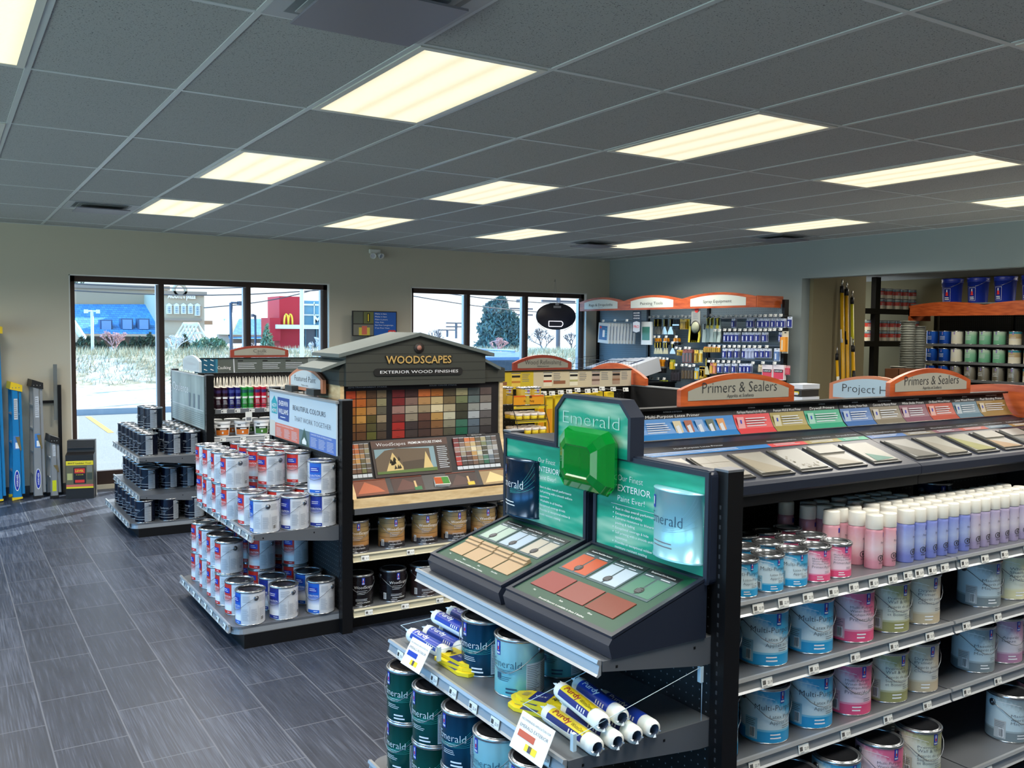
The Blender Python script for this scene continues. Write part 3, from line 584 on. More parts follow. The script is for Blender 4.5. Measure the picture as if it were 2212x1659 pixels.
# runs : backing panel, uprights, deck (facing -y) ; each 4-foot bay its own thing
def bay(x0, x1, Y0, label, shelves, ztop=1.375, yspine=None, base=True, base_y=None, tags_=None, rm=None, Yfar=None, btags=()):
    ys = yspine or Y0+.66; t = thing('gondola_bay', label, 'shelving', (0, 0, 0))
    f = MB(); f.box(x0+.02, x1-.02, ys-.015, ys+.015, .03, ztop, pegx); f.build('back_panel', t)
    f = MB(); f.box(x1-.02, x1+.02, ys-.03, ys+.03, 0, ztop+.01, blk); f.build('upright', t)
    by = base_y or Y0-.03
    f = MB(); f.box(x0+.004, x1-.004, by+.07, ys, 0, .085, blk); f.build('kick_plate', t)
    s = shelf_y(t, x0, x1, ys-.015, by, .13, btags, rm)
    for k, (yf, z) in enumerate(shelves): shelf_y(t, x0, x1, ys-.015, yf, z, tags_[k] if tags_ else (), rm)
    return t
YS0 = -.52
XB = [2.30, 3.6, 4.92]
tg = [[2.50, 2.62, 2.74, 2.87, 2.98, 3.09, 3.2, 3.29, 3.36, 3.44, 3.52], [2.55, 2.78, 3.0, 3.22, 3.44], [2.5, 2.74, 2.96, 3.2, 3.44]]
bay(2.318, 3.6, -1.18, 'primer gondola bay nearest the countertop display', [(-1.115, .935), (-1.115, .68), (-1.115, .41)], 1.36, YS0, tags_=tg, base_y=-1.215, btags=[2.7, 3.0, 3.35])
tg2 = [[3.65, 3.79, 3.93, 4.1, 4.28], [3.68, 3.9, 4.16], [3.7, 3.92, 4.2]]
bay(3.6, 4.92, -1.18, 'primer gondola bay at the right edge holding grey masonry cans', [(-1.115, .935), (-1.115, .68), (-1.115, .41)], 1.36, YS0, tags_=tg2, base_y=-1.215, btags=[3.7, 4.0, 4.3])
bay(2.318, 3.59, 1.87, 'gondola bay below the gabled wood stain display', [(1.87, .46)], 1.36, 2.52, tags_=[[2.4, 2.7, 3.0, 3.3]], base_y=1.86, rm=rail_y, btags=[2.42, 2.66, 2.9, 3.2])
bay(3.61, 4.92, 1.87, 'gondola bay of yellow wood finishing goods', [(1.95, .55)], 1.38, 2.52, base_y=1.86)
bay(2.318, 3.6, 5.06, 'caulk gondola bay behind the grey Opulence panel', [(5.08, .83)], 1.375, 5.7, tags_=[[2.4, 2.58, 2.8, 2.97, 3.2]], base_y=5.02)
# closing end panels of the middle and near runs (x = 4.93)
def endpanel(Y0, label, w=1.33):
    t = thing('end_gondola', label, 'shelving', (0, 0, 0)); f = MB(); f.box(4.945, 4.975, Y0+.03, Y0+w-.03, .05, 1.375, M('black_board', (14, 14, 16), .6)); f.build('back_panel', t)
    for y in (Y0, Y0+w): f = MB(); f.box(4.94, 4.98, y-.025, y+.025, 0, 1.38, blk); f.build('upright', t)
    f = MB(); f.box(4.98, 5.35, Y0+.05, Y0+w-.05, 0, .1, blk); f.build('kick_plate', t)
    f = MB(); f.box(4.94, 4.98, Y0+.03, Y0+w-.03, 1.375, 1.385, stll); f.build('top_trim', t)
endpanel(1.87, 'black end panel closing the wood finishing run'); endpanel(-1.18, 'end gondola closing the near primer run')
def board(name, label, F, w, h0, h1, m, frame=None, face=None, txt=None, sub=None, th=.022, txc=None, tw=None, tsz=.05):
    "arched sign board on a frame: width w, shoulder height h0, crown h1"
    t = thing(name, label, 'sign', (0, 0, 0)); n = 16
    def arch(a, b, y0, hs, hc): return [(a, y0), (b, y0)]+[(b-(b-a)*i/n, hs+(hc-hs)*(1-(2*i/n-1)**2)) for i in range(n+1)]
    P = arch(-w/2, w/2, 0, h0, h1); f = MB(); k = len(P)
    f.add([F.p(a, b, 0) for a, b in P]+[F.p(a, b, -th) for a, b in P], [tuple(range(k)), tuple(range(2*k-1, k-1, -1))]+[((i+1) % k, i, k+i, k+(i+1) % k) for i in range(k)], m); f.build('board', t)
    if face:
        e = .036; q = .022; P = arch(-w/2+e, w/2-e, q, h0-.006, h1-.022); f = MB(); f.add([F.p(a, b, .0015) for a, b in P], [tuple(range(len(P)))], face)
        c = txc or M('sign_ink', (44, 46, 50), .6)
        f.ftext(F, txt, 0, q+.27*(h1-q), tsz, c, w=tw, off=.003, thin=-.012)
        if sub: f.ftext(F, sub, 0, q+.008, tsz*.3, c, off=.003)
        f.build('face', t)
    return t
sgf = M('sign_grey', (158, 156, 144), .45); sgl = M('sign_silver', (190, 202, 208), .4)
terr = M('sign_red_frame', (150, 62, 46), .45); copper = M('sign_copper', (196, 128, 96), .35)
# run header strips ----------------------------------------------------
def FY(x, y, z): return Fr((x, y, z), (1, 0, 0), (0, 0, 1))      # facing -y
def FX(x, y, z): return Fr((x, y, z), (0, -1, 0), (0, 0, 1))     # facing -x
board('arched_sign', 'orange arched Primers & Sealers sign nearest the green display', FY(3.0, -.55, 1.515), .64, .065, .125, cherry, 1, sgf, 'Primers & Sealers', 'Apprêts et Scellants', tw=.42, tsz=.062)
board('arched_sign', 'orange arched Primers & Sealers sign overlapping the Project Help sign', FY(4.285, -.55, 1.515), .64, .065, .128, cherry, 1, sgf, 'Primers & Sealers', 'Apprêts et Scellants', tw=.43, tsz=.062)
board('arched_sign', 'brown arched Wood Refinishing sign above the yellow strip', FY(4.12, 2.52, 1.505), .53, .06, .12, terr, 1, sgf, 'Wood Refinishing', 'Finition pour bois', tw=.33, tsz=.05)
board('arched_sign', 'dark red arched Caulk sign in front of the left window', FY(2.92, 5.675, 1.522), .57, .07, .115, terr, 1, sgf, 'Caulk', 'Calfeutrants', tw=.13, tsz=.05)
board('arched_sign', 'silver arched Featured Paint sign clipped over the striped can endcap', FX(2.285, 2.575, 1.40), .64, .085, .155, copper, 1, sgl, 'Featured Paint', 'Peinture en vedette', tw=.4, tsz=.055)
board('arched_sign', 'small silver arched sign clipped over the Opulence panel', FX(2.285, 5.76, 1.395), .66, .10, .15, sgl, 1, M('sign_pale', (176, 190, 196), .4), 'Opulence', None, tw=.3, tsz=.05, txc=lgry)
for Fp, lab in ((FX(2.283, 0, 0), 0),):
    for y in (2.36, 2.78): f = MB(); f.box(2.24, 2.33, y-.07, y+.07, 1.386, 1.425, M('clip_grey', (52, 58, 60), .4)); tag(f.build('sign_clip'), 'grey plastic sign clip on the endcap top, %s' % ('near the post' if y < 2.5 else 'toward the window'), 'clip', 'sign clips')
# caulk header strip
t = thing('banner_sign', 'grey Caulking header strip with blue picture above the caulk tubes', 'sign', (0, 0, 0)); F = FY(2.30, 5.66, 1.378)
f = MB(); f.fbox(F, 0, 1.4, 0, .135, -.02, 0, M('strip_grey', (86, 94, 90), .45)); f.fbox(F, 0, 1.4, .135, .142, -.03, .004, blk)
f.fr(F, 0, .2, .002, .133, M('strip_blue', (22, 92, 126), .45)); f.fr(F, .19, .21, .002, .133, M('strip_teal', (56, 130, 160), .45), .001)
for k in range(9): u = .02+(k % 3)*.06; v = .02+(k//3)*.045; f.fp(F, [(u, v+.012), (u+.03, v), (u+.034, v+.006), (u+.004, v+.02)], wht, .0014)
f.ftext(F, 'Caulking', .27, .035, .042, wht, w=.125); f.fp(F, [(.355, .133), (.36, .0), (.372, .0), (.366, .133)], lgry, .0016)
for k, u in enumerate((.40, .64, .87)): f.fr(F, u, u+.05, .108, .118, ink, .0014); f.lines(F, u, u+.19, .03, .098, 4, lgry)
f.fr(F, 1.10, 1.20, .002, .133, M('strip_pale', (150, 162, 158), .5), .001); f.lines(F, 1.11, 1.19, .02, .12, 6, gry)
f.fr(F, 1.21, 1.34, .002, .133, M('strip_green', (34, 122, 92), .45), .001); f.fr(F, 1.34, 1.4, .002, .133, ink, .001)
f.build('panel', t)
# opulence header panel
g = NG('opulence_art', .35); X, Y, Z = g.sep(); n = g.noise(4, 3, g.mapv((1, 1, .4))); g.col(g.ramp(n, [(.35, (104, 124, 124)), (.7, (156, 176, 174))])); opa = g.m
t = thing('banner_sign', 'pale grey Opulence panel with rippled water picture', 'sign', (0, 0, 0)); F = Fr((2.245, 6.40, .90), (0, -1, 0), (0, 0, 1))
f = MB(); f.fbox(F, 0, 1.30, 0, .47, -.012, 0, opa); f.ftext(F, 'Opulence', .38, .29, .12, wht, w=.66, off=.002, thin=-.01)
f.fr(F, .02, 1.28, .163, .166, wht)
for k in range(7): f.fr(F, .02, 1.28, .02+k*.018, .024+k*.018, M('ripple', (84, 104, 106), .4))
for u in (.72, .9, 1.08): f.fr(F, u, u+.07, .17, .30, M('reflection_grey', (84, 104, 116), .4), .001)
f.build('panel', t); f = MB(); f.fbox(F, 0, 1.30, .47, .478, -.015, .004, stll); f.build('top_clip', t)
# featured paint header
t = thing('banner_sign', 'pale blue banner reading Beautiful Colours That Work Together', 'sign', (0, 0, 0)); F = Fr((2.235, 3.17, 1.055), (0, -1, 0), (0, 0, 1)); Wd = 1.27
pb = M('banner_blue', (196, 214, 226), .4)
f = MB(); f.fbox(F, 0, Wd, 0, .31, -.01, 0, pb); f.fr(F, .0, .12, 0, .11, M('banner_photo', (206, 204, 196), .5)); f.fr(F, .125, .62, .0, .10, M('banner_coral', (214, 116, 96), .5)); f.fr(F, .62, .82, .0, .10, M('banner_slate', (96, 122, 130), .5))
f.fp(F, [(.64, .0), (.81, .0), (.72, .115)], M('banner_house', (60, 92, 84), .5), .0012); f.fp(F, [(.68, .01), (.76, .01), (.76, .03), (.72, .055), (.68, .03)], wht, .0016); f.fr(F, .82, Wd, .0, .10, M('banner_blue2', (84, 118, 190), .5))
f.fp(F, [(.045, .16), (.17, .16), (.17, .24), (.11, .285), (.045, .24)], tealp, .001); f.ftext(F, 'HGTV', .108, .205, .035, wht, w=.1, thin=.01); f.ftext(F, 'HOME', .108, .17, .035, wht, w=.1, thin=.01)
f.fp(F, [(.19, .13), (.42, .125), (.43, .28), (.18, .28)], M('swatch_navy', (52, 80, 150), .45), .001); f.ftext(F, 'SHERWIN', .305, .225, .048, wht, w=.19, thin=.008); f.ftext(F, 'WILLIAMS', .305, .17, .048, wht, w=.2, thin=.008); f.lines(F, .24, .38, .14, .155, 1, wht)
f.ftext(F, 'BEAUTIFUL COLOURS', .80, .215, .046, M('banner_ink', (60, 66, 84), .5), w=.6, thin=-.004); f.ftext(F, 'THAT WORK TOGETHER', .86, .145, .046, M('banner_ink'), w=.66, thin=-.018)
f.ftext(F, 'CHOOSE YOUR INTERIOR FINISH', .15, .083, .014, wht, w=.36, al='L'); f.ftext(F, 'CHOOSE YOUR EXTERIOR FINISH', .84, .083, .014, wht, w=.36, al='L')
for u in (.15, .32, .47): f.lines(F, u, u+.12, .01, .072, 7, lgry)
for u in (.84, .98, 1.12): f.lines(F, u, u+.12, .01, .072, 7, lgry)
f.build('panel', t); f = MB(); f.fbox(F, -.01, Wd+.01, .31, .325, -.02, .006, stll); f.build('top_clip', t)
# cherry end boards rising above the far ends of the two runs
board('end_board', 'cherry wood arched board at the far end of the wood finishing run', Fr((4.935, 2.70, 1.385), (0, -1, 0), (0, 0, 1)), .80, .055, .165, cherry, th=.03)
board('end_board', 'large cherry wood arched board at the right end of the primer run', Fr((4.935, -.54, 1.385), (0, -1, 0), (0, 0, 1)), 1.1, .06, .165, cherry, th=.03)
# minwax strip
t = thing('banner_sign', 'yellow and cream wood finishing strip printed with stain cans', 'sign', (0, 0, 0)); F = FY(3.62, 2.44, 1.378)
f = MB(); f.fbox(F, 0, 1.29, 0, .128, -.02, 0, M('strip_cream', (206, 196, 172), .45)); f.fbox(F, 0, 1.29, .128, .136, -.03, .01, blk); f.fr(F, 0, .36, 0, .128, M('strip_yellow', (206, 184, 52), .45))
for u, c, b_ in ((.17, (196, 130, 50), (230, 200, 90)), (.45, (190, 70, 50), (226, 222, 206)), (.69, (176, 176, 120), (228, 226, 212)), (.90, (120, 96, 86), (190, 170, 160)), (1.10, (150, 110, 84), (176, 150, 128))):
    f.fr(F, u, u+.075, .015, .118, M('mini_%d' % int(u*100), b_, .5), .001); f.fr(F, u, u+.075, .045, .06, M('minib_%d' % int(u*100), c, .5), .0014); f.fr(F, u+.002, u+.073, .085, .1, ink, .0014); f.fr(F, u-.003, u+.078, .112, .119, gry, .0014)
    f.lines(F, u+.09, u+.16, .05, .115, 5, gry)
for u in (.02, .54): f.fr(F, u, u+.11, .03, .055, M('mini_board', (140, 92, 70), .5), .001)
f.build('panel', t)
# ================================================================== CANS
tin = M('tin', (176, 180, 184), .22, .9); tind = M('tin_dark_reflect', (96, 98, 104), .22, .9); blklid = M('lid_black', (26, 28, 32), .25, .3); barrel = M('ear_metal', (120, 126, 134), .3, .9)  # darker tin paints the dark ceiling reflection into the can lid plugs
def vgrad(name, stops, rough=.4, metal=0., skew=0., H=.193, nz=0.):
    g = NG(name, rough, metal); X, Y, Z = g.sep(); v = g.math('ADD', g.math('DIVIDE', Z, H), g.math('MULTIPLY', Y, skew))
    if nz: v = g.math('ADD', v, g.math('MULTIPLY', g.math('SUBTRACT', g.noise(90, 3), .5), nz))
    g.col(g.ramp(v, stops)); return g.m
def lid_mesh(R, H, m_plug, m_rim):
    f = MB(); f.lathe([(R+.0015, H-.010), (R+.0035, H-.007), (R+.0035, H-.001), (R+.001, H+.001), (R-.003, H+.0005), (R-.004, H-.004), (R-.007, H-.004), (R-.008, H+.0015), (R-.011, H+.0015), (R-.012, H-.002)], m_rim, 32, cap=False)
    f.lathe([(R-.012, H-.002), (R-.014, H-.0045), (R*.45, H-.005), (.0001, H-.005)], m_plug, 32, cap=False); return f.mesh('lid')
def ear_mesh(R, H, m):
    f = MB(); z = H*.80
    for s in (1, -1):
        T = Matrix.Translation((0, s*R, z)) @ Matrix.Rotation(R_(-90*s), 4, 'X')
        f.lathe([(.014, -.002), (.0145, .003), (.011, .006), (.008, .005), (.006, .009), (.0001, .010)], m, 16, T=T, cap=False)
    pts = [(R+.008)*Vector((math.cos(R_(a)), math.sin(R_(a)), 0))+Vector((0, 0, z-.062*math.sin(R_(a+90))**2*1.15)) for a in range(-90, 91, 15)]
    f.tube(pts, .0013, m, 5); return f.mesh('bail_handle')
CAN = {}
def mkcan(kind, R, H, base, deco, plug=None, rim=None, ear=True, rimb=None):
    f = MB(); f.lathe([(R+.001, 0), (R+.002, .003), (R, .006)], rimb or tin, 32); f.lathe([(R-.0005, .006), (R-.0005, H-.009)], base, 40, cap=False); deco(f, R+.0002)
    CAN[kind] = (f.mesh('can_body'), lid_mesh(R, H, plug or tind, rim or tin), ear_mesh(R, H, barrel) if ear else None)
def can(kind, x, y, z, rot, label, group, cat='paint can'):
    b, l, e = CAN[kind]; t = thing('paint_can', label, cat, (x, y, z), R_(rot), group)
    part('body', b, t); part('lid', l, t)
    if e: part('bail_handle', e, t)
    return t
RG, HG, RQ, HQ = .0825, .193, .0535, .124
def logo(f, R, a, z, s=1.):  # small blue emblem: white column and red disc over the maker's name
    w = 6.2*s*.0825/R; f.wrap(a-w, a+w, z-.021*s, z+.021*s, R+.0004, swb, 3); f.wrap(a-w*.35, a+w*.35, z-.008*s, z+.016*s, R+.0008, lgry, 2); f.wrap(a-w*.3, a+w*.3, z-.006*s, z+.004*s, R+.001, redp, 2); f.wrap(a-w*.8, a+w*.8, z-.018*s, z-.012*s, R+.0008, lgry, 2)
def fine(f, R, a0, a1, z0, z1, n, pm, bgm=None):
    if bgm: f.wrap(a0, a1, z0, z1, R+.0004, bgm)
    f.wlines(a0+2, a1-2, z0+.006, z1-.006, n, R+.0008, pm)
lab_w = M('label_white', (212, 216, 220), .42); fpr = M('fine_print', (150, 156, 166), .6); fprd = M('fine_print_dark', (92, 98, 106), .6)
def bar(f, R, a, z, s=1.):
    f.wrap(a-7, a+7, z-.014*s, z+.016*s, R+.0006, wht, 2)
    for k in range(8): f.wrap(a-6+k*1.5, a-5.2+k*1.5, z-.012*s, z+.014*s, R+.001, ink, 1)
# striped cans (red / blue) -------------------------------------------
sl = vgrad('label_silver', [(0, (200, 204, 210)), (1, (214, 218, 224))], .3, .15)
def dur(col, hi):
    gm_ = vgrad('fade_%s' % hi, [(.06, col), (.10, (232, 232, 234)), (.28, (236, 236, 238)), (.55, col), (1, col)], .35, .1)
    def d(f, R):
        f.wrap(-26, 28, .008, .184, R+.0003, gm_); f.wrap(-26, 28, .008, .026, R+.0006, M('band_%s' % hi, col, .4)); f.wlines(4, 24, .012, .022, 1, R+.001, wht)
        v = []
        for a, z in ((-22, .128), (20, .132), (24, .162), (-20, .166)): v.append(((R+.0008)*math.cos(R_(a)), (R+.0008)*math.sin(R_(a)), z))
        f.wrap(-22, 20, .13, .16, R+.0018, swb); f.wlines(-16, 16, .136, .156, 2, R+.0024, wht); f.wtext('DURATION', 0, .104, .0165, R+.0012, wht, w=.07)
        for a0, a1 in ((32, 64), (68, 98), (102, 140)): fine(f, R, a0, a1, .02, .10, 13, fpr)
        for a0, a1 in ((34, 76), (100, 140)): fine(f, R, a0, a1, .125, .175, 7, fpr)
        f.wrap(98, 99, .02, .11, R+.0008, fpr, 1); f.wrap(65, 66, .02, .11, R+.0008, fpr, 1); bar(f, R, 118, .034, .8)
        for a0, a1 in ((-140, -100), (-95, -60), (-55, -32)): fine(f, R, a0, a1, .02, .17, 16, fpr)
    return d
mkcan('red', RG, HG, sl, dur((204, 44, 34), 'red')); mkcan('blue', RG, HG, sl, dur((24, 92, 190), 'blue')); mkcan('navy', RG, HG, sl, dur((24, 44, 140), 'navy'))
# opulence ---------------------------------------------------------------
def opu(f, R):
    f.wtext('Opulence', 0, .105, .024, R+.0006, lgry, w=.085, thin=-.01); f.wrap(-60, 60, .052, .0535, R+.0006, wht); f.wrap(-60, 60, .030, .0315, R+.0006, wht)
    for k in range(5): f.wrap(-20, 18-k*3, .088-k*.009, .090-k*.009, R+.0006, fpr, 2)
    f.wrap(58, 98, .012, .176, R+.0005, M('label_grey', (150, 158, 166), .5)); f.wlines(60, 96, .02, .165, 16, R+.001, fprd); f.wrap(-98, -58, .012, .176, R+.0005, M('label_grey')); 
navy = vgrad('navy_label', [(0, (14, 18, 34)), (1, (18, 24, 44))], .22, .35)
mkcan('opulence', RG, HG, navy, opu)
mkcan('opulence_back', RG, HG, navy, lambda f, R: (opu(f, R), fine(f, R, 98, 190, .012, .176, 16, fprd, M('label_grey2', (186, 194, 202), .5))))
# wood stain -------------------------------------------------------------
def ws(dark):
    def d(f, R):
        for k in range(1, 6): f.wrap(-180, 180, .012+k*.029, .0135+k*.029, R+.0004, M('plank_line%d' % dark, (70, 52, 34) if not dark else (18, 16, 16), .5), 36)
        if not dark: f.wrap(-75, 75, .006, .040, R+.0006, M('caution_black', (34, 30, 34), .5))
        f.wtext('WoodScapes', 8, .112, .026, R+.001, wht, w=.13, thin=-.012); logo(f, R, 2, .158)
        for k in range(3): f.wrap(-24, 20-k*6, .098-k*.010, .100-k*.010, R+.0008, lgry, 4)
        f.wtext('CAUTION, ATTENTION', 4, .024, .010, R+.0012, wht, w=.085, thin=.01); f.wlines(-30, 34, .028+.008, .052, 3, R+.001, lgry); f.wlines(-30, 0, .010, .02, 2, R+.001, lgry)
        bar(f, R, -58, .035, 1.3)
    return d
mkcan('tan', RG, HG, vgrad('tan_label', [(.1, (132, 92, 54)), (.3, (172, 124, 72)), (.6, (160, 132, 84)), (.9, (136, 118, 84))], .35, nz=.12), ws(0), blklid, tin)
mkcan('espresso', RG, HG, vgrad('espresso_label', [(0, (16, 14, 18)), (1, (28, 22, 26))], .25), ws(1), blklid, tin)
mkcan('cocoa', RG, HG, vgrad('cocoa_label', [(0, (40, 26, 28)), (1, (58, 40, 40))], .3), ws(1), blklid, tin)
# emerald ------------------------------------------------------------------
def eme(dark):
    def d(f, R):
        c = wht if dark else M('ink_teal', (34, 74, 100), .5); wv = M('wave_line%d' % dark, (70, 190, 180) if dark else (120, 170, 190), .3)
        f.wtext('Emerald', -2, .098, .036, R+.001, c, w=.115, thin=-.014); logo(f, R, -24, .158, 1.1)
        for k in range(7): f.wcurve([(a, .078+.0022*k+(.006+.0045*k)*((a+10)/60.)**2*1.4 if a > -10 else .078+.0022*k) for a in range(-40, 56, 8)], .0007, R+.0009, wv)
        for k in range(2): f.wrap(-20, 20-k*8, .088-k*.006, .0895-k*.006, R+.001, c, 3)
        f.wlines(-24, 16, .052, .070, 3, R+.001, c, .25); f.wlines(0, 32, .012, .036, 2, R+.001, c, .45)
        f.wrap(48, 122, .01, .115, R+.0006, M('label_pale%d' % dark, (170, 184, 196) if dark else (200, 216, 224), .5)); f.wlines(50, 84, .016, .11, 16, R+.0011, fprd); f.wlines(88, 120, .016, .11, 16, R+.0011, fprd)
        if not dark: f.wrap(-26, -14, .058, .078, R+.001, M('ink_teal'), 2)
    return d
mkcan('emerald_green', RG, HG, vgrad('em_green', [(0, (0, 62, 66)), (.5, (0, 86, 76)), (1, (4, 60, 50))], .22, .45), eme(1), tind, tin)
mkcan('emerald_blue', RG, HG, vgrad('em_blue', [(0, (4, 50, 72)), (.5, (2, 70, 100)), (1, (6, 44, 70))], .22, .45), eme(1), tind, tin)
mkcan('emerald_aqua', RG, HG, vgrad('em_aqua', [(0, (104, 196, 208)), (1, (168, 214, 220))], .25, .35), eme(0), tind, tin)
# primers -------------------------------------------------------------------
def prim(col, mid, txt, R0, H0, name, tc=(60, 70, 84), big=1., tall=False):
    k = H0/.193; c = M('pi_%s' % name, tc, .5); bandm = M('pb_%s' % name, col, .4)
    def d(f, R):
        f.wrap(-180, 180, .006, .043*k, R+.0003, bandm, 36); f.wrap(-180, 180, .043*k, .050*k, R+.0003, M('pbh_%s' % name, tuple(int(a*.5+b*.5) for a, b in zip(col, mid)), .42), 36)
        q = R/RG
        for i, (t_, zz, hh, ww) in enumerate(txt): f.wtext(t_, (-57 if (i == 0 and t_ == 'Multi-Purpose' and hh > .02) else (-22 if 'Multi' in txt[0][0] and txt[0][2] > .02 else -38)), zz*k, hh*k*1.15, R+.0009, c, w=ww*q*1.42, al='L', thin=-.010)
        logo(f, R, 10, .163*k, .9*q if q < .8 else 1.); f.wcurve([(a, (.135+.03*math.cos(R_(a*1.1+60)))*k) for a in range(-95, -8, 6)], .0015, R+.0008, wht)
        f.wlines(10, 40, .052*k, .066*k, 2, R+.0009, c, .25); f.wlines(-20, 10, .016*k, .040*k, 2, R+.0009, wht, .4)
        f.wrap(-82, -50, .014*k, .088*k, R+.0006, M('label_tint_'+name, tuple(int(v*.35+215*.65) for v in col), .5)); f.wlines(-80, -52, .058*k, .084*k, 4, R+.001, fprd); bar(f, R, -62, .036*k, 1.2*k)
        fine(f, R, 60, 110, .05*k, .17*k, 12, fpr)
    return d
MPT = (('Multi-Purpose', .118, .024, .115), ('Latex Primer', .090, .0155, .075), ('Apprêt au latex', .070, .0155, .09))
defs = {
 'cyan': ((24, 150, 206), (206, 226, 234), MPT),
 'pink': ((222, 78, 124), (232, 208, 220), (('Multi-Purpose', .128, .012, .068), ('Water-Based', .115, .011, .06), ('Acrylique-Alkyde', .102, .011, .07), ('Primer/Apprêt', .082, .017, .09))),
 'olive': ((150, 150, 96), (216, 222, 208), (('Premium', .130, .012, .055), ('Wall & Wood', .115, .015, .08), ('Apprêt de qualité', .097, .013, .085), ('Supérieure', .082, .013, .06), ('et Boiseries', .068, .013, .06))),
 'sand': ((196, 180, 150), (214, 214, 206), (('Drywall', .130, .014, .05), ('Primer', .115, .014, .05), ('Apprêt pour', .097, .013, .07), ('Cloisons sèches', .082, .013, .085))),
 'slate': ((122, 136, 142), (196, 216, 224), (('Masonry', .110, .014, .06), ('Apprêt pour', .094, .014, .075), ('Maçonnerie', .078, .014, .075))),
 'mauve': ((178, 128, 160), (222, 214, 222), (('Apprêt', .110, .013, .05), ('laque', .095, .013, .04))),
 'ivory': ((222, 218, 176), (226, 230, 214), (('White', .130, .014, .045), ('Shellac', .115, .014, .055), ('Apprêt', .1, .014, .05), ('Synthétique', .085, .014, .085)))}
for k_, (col, mid, tx) in defs.items():
    mid2 = tuple(int(v) for v in mid); top = tuple(int(a*.8+b*.2) for a, b in zip(col, mid))
    for nm_, R0, H0 in ((k_, RG, HG), (k_+'_q', RQ, HQ)):
        if nm_.endswith('_q') and k_ not in ('cyan', 'pink'): continue
        mkcan(nm_, R0, H0, vgrad('prim_'+nm_, [(0, mid2), (.25, mid2), (.56, mid2), (.74, top), (1, top)], .42, skew=3.4*RG/R0*1.0, H=H0, nz=.22), prim(col, mid, tx, R0, H0, nm_), tin if nm_.endswith('_q') else tind, tin, ear=not nm_.endswith('_q'))
# generic far cans
def simple(name, R, H, stops, deco=None, metal=0.): mkcan(name, R, H, vgrad('far_'+name, stops, .35, metal, H=H), deco or (lambda f, R: (logo(f, R, 0, .16*H/.193), f.wlines(-30, 30, .06, .12, 3, R+.001, lgry))), tin, tin, ear=False)
simple('royal', RG, HG, [(0, (12, 60, 150)), (1, (20, 90, 190))], metal=.5); simple('cream', RG, HG, [(0, (196, 194, 178)), (1, (206, 206, 194))]); simple('mint', RG, HG, [(0, (84, 148, 116)), (.6, (120, 176, 146)), (1, (184, 200, 184))])
simple('deck', RG, HG, [(0, (214, 212, 196)), (.45, (206, 200, 180)), (.5, (166, 146, 108)), (.8, (176, 158, 120)), (.82, (40, 130, 150)), (1, (50, 140, 160))]); simple('bare', RG, HG, [(0, (150, 146, 130)), (1, (190, 188, 176))], metal=.8)
simple('redbox', RG, HG, [(0, (214, 206, 186)), (.35, (214, 206, 186)), (.37, (190, 66, 56)), (.72, (190, 66, 56)), (.74, (40, 130, 150)), (1, (220, 220, 214))])
simple('amber', .054, .124, [(0, (190, 160, 50)), (1, (206, 178, 70))])
# ---- place: striped cans on the Featured Paint endcap
rows_b = [1.975, 2.19, 2.41, 2.61, 2.82, 3.03]; cols_b = [1.745, 1.94, 2.16]
rn = ['row by the post', 'second row', 'third row', 'fourth row', 'fifth row', 'rear row']; cn = ['at the aisle edge', 'in the middle', 'against the pegboard']
def jit(a=.004): return random.uniform(-a, a)
for shelf, z0, rows, cols, sn in (('base', .125, rows_b, cols_b, 'bottom deck'), ('mid', .64, [1.985, 2.235, 2.42, 2.65, 2.86, 3.05], [1.835, 2.01, 2.178], 'upper shelf')):
    for r, y in enumerate(rows):
        for c, x in enumerate(cols):
            xx = x-(.05 if (shelf == 'mid' and c == 0 and r > 1) else 0)
            n = 2 if r >= 2 else 1
            if shelf == 'mid' and r == 0 and c == 2: n = 2
            for l in range(n):
                kind = 'red'
                if r == 0: kind = 'blue' if c != 1 else 'navy'
                if shelf == 'base' and r == 1: kind = 'blue' if c == 2 else ('red' if c == 0 else 'navy')
                if r == 0 and c == 2 and l == 0 and shelf == 'mid': kind = 'navy'
                top = ', upper can' if (l and n > 1) else (', lower can' if n > 1 else '')
                ro = 197+random.uniform(-10, 8); ro -= 18*(c == 0) 
                if c == 0 and r == 1 and shelf == 'base': ro += 8
                lab = '%s striped can %s, %s, %s%s' % ({'red': 'red', 'blue': 'bright blue', 'navy': 'navy blue'}[kind], cn[c], rn[r], sn, top)
                can(kind, xx+jit(), y+jit(), z0+l*.1945, ro-4+c*8+8, lab, 'striped paint cans on the featured endcap')
# ---- navy cans
rn5 = ['nearest row', 'second row', 'third row', 'fourth row', 'fifth row', 'farthest row']
for sn, z0, ys, xs in (('top shelf', .685, [5.27, 5.47, 5.66, 5.86, 6.07, 6.28], [1.80, 2.02, 2.165]), ('middle shelf', .36, [5.42, 5.60, 5.78, 5.96, 6.13, 6.3], [1.84, 2.02, 2.17]), ('bottom deck', .12, [5.165, 5.37, 5.58, 5.79, 6.0, 6.22], [1.75, 1.955, 2.165])):
    for r, y in enumerate(ys):
        for c, x in enumerate(xs):
            k_ = 'opulence_back' if (sn == 'bottom deck' and r == 0 and c == 2) else 'opulence'
            ro = 193+random.uniform(-8, 8) if not (sn == 'bottom deck' and r == 0 and c == 1) else 225
            if c == 2 and x > 2.16: x_ = 2.172
            else: x_ = x
            can(k_, x_+jit(.003), y, z0, ro, 'navy can %s, %s, %s of the far endcap' % (cn[c].replace('against the pegboard', 'at the back'), rn5[r], sn), 'navy paint cans on the far endcap')
can('opulence', 1.915, 5.63, .685+.1945, 185, 'navy paint can stacked on top of the pile, the nearer of two', 'navy cans stacked on the top layer')
can('opulence', 1.90, 5.83, .685+.1945, 180, 'navy paint can stacked on top of the pile, the farther of two', 'navy cans stacked on the top layer')
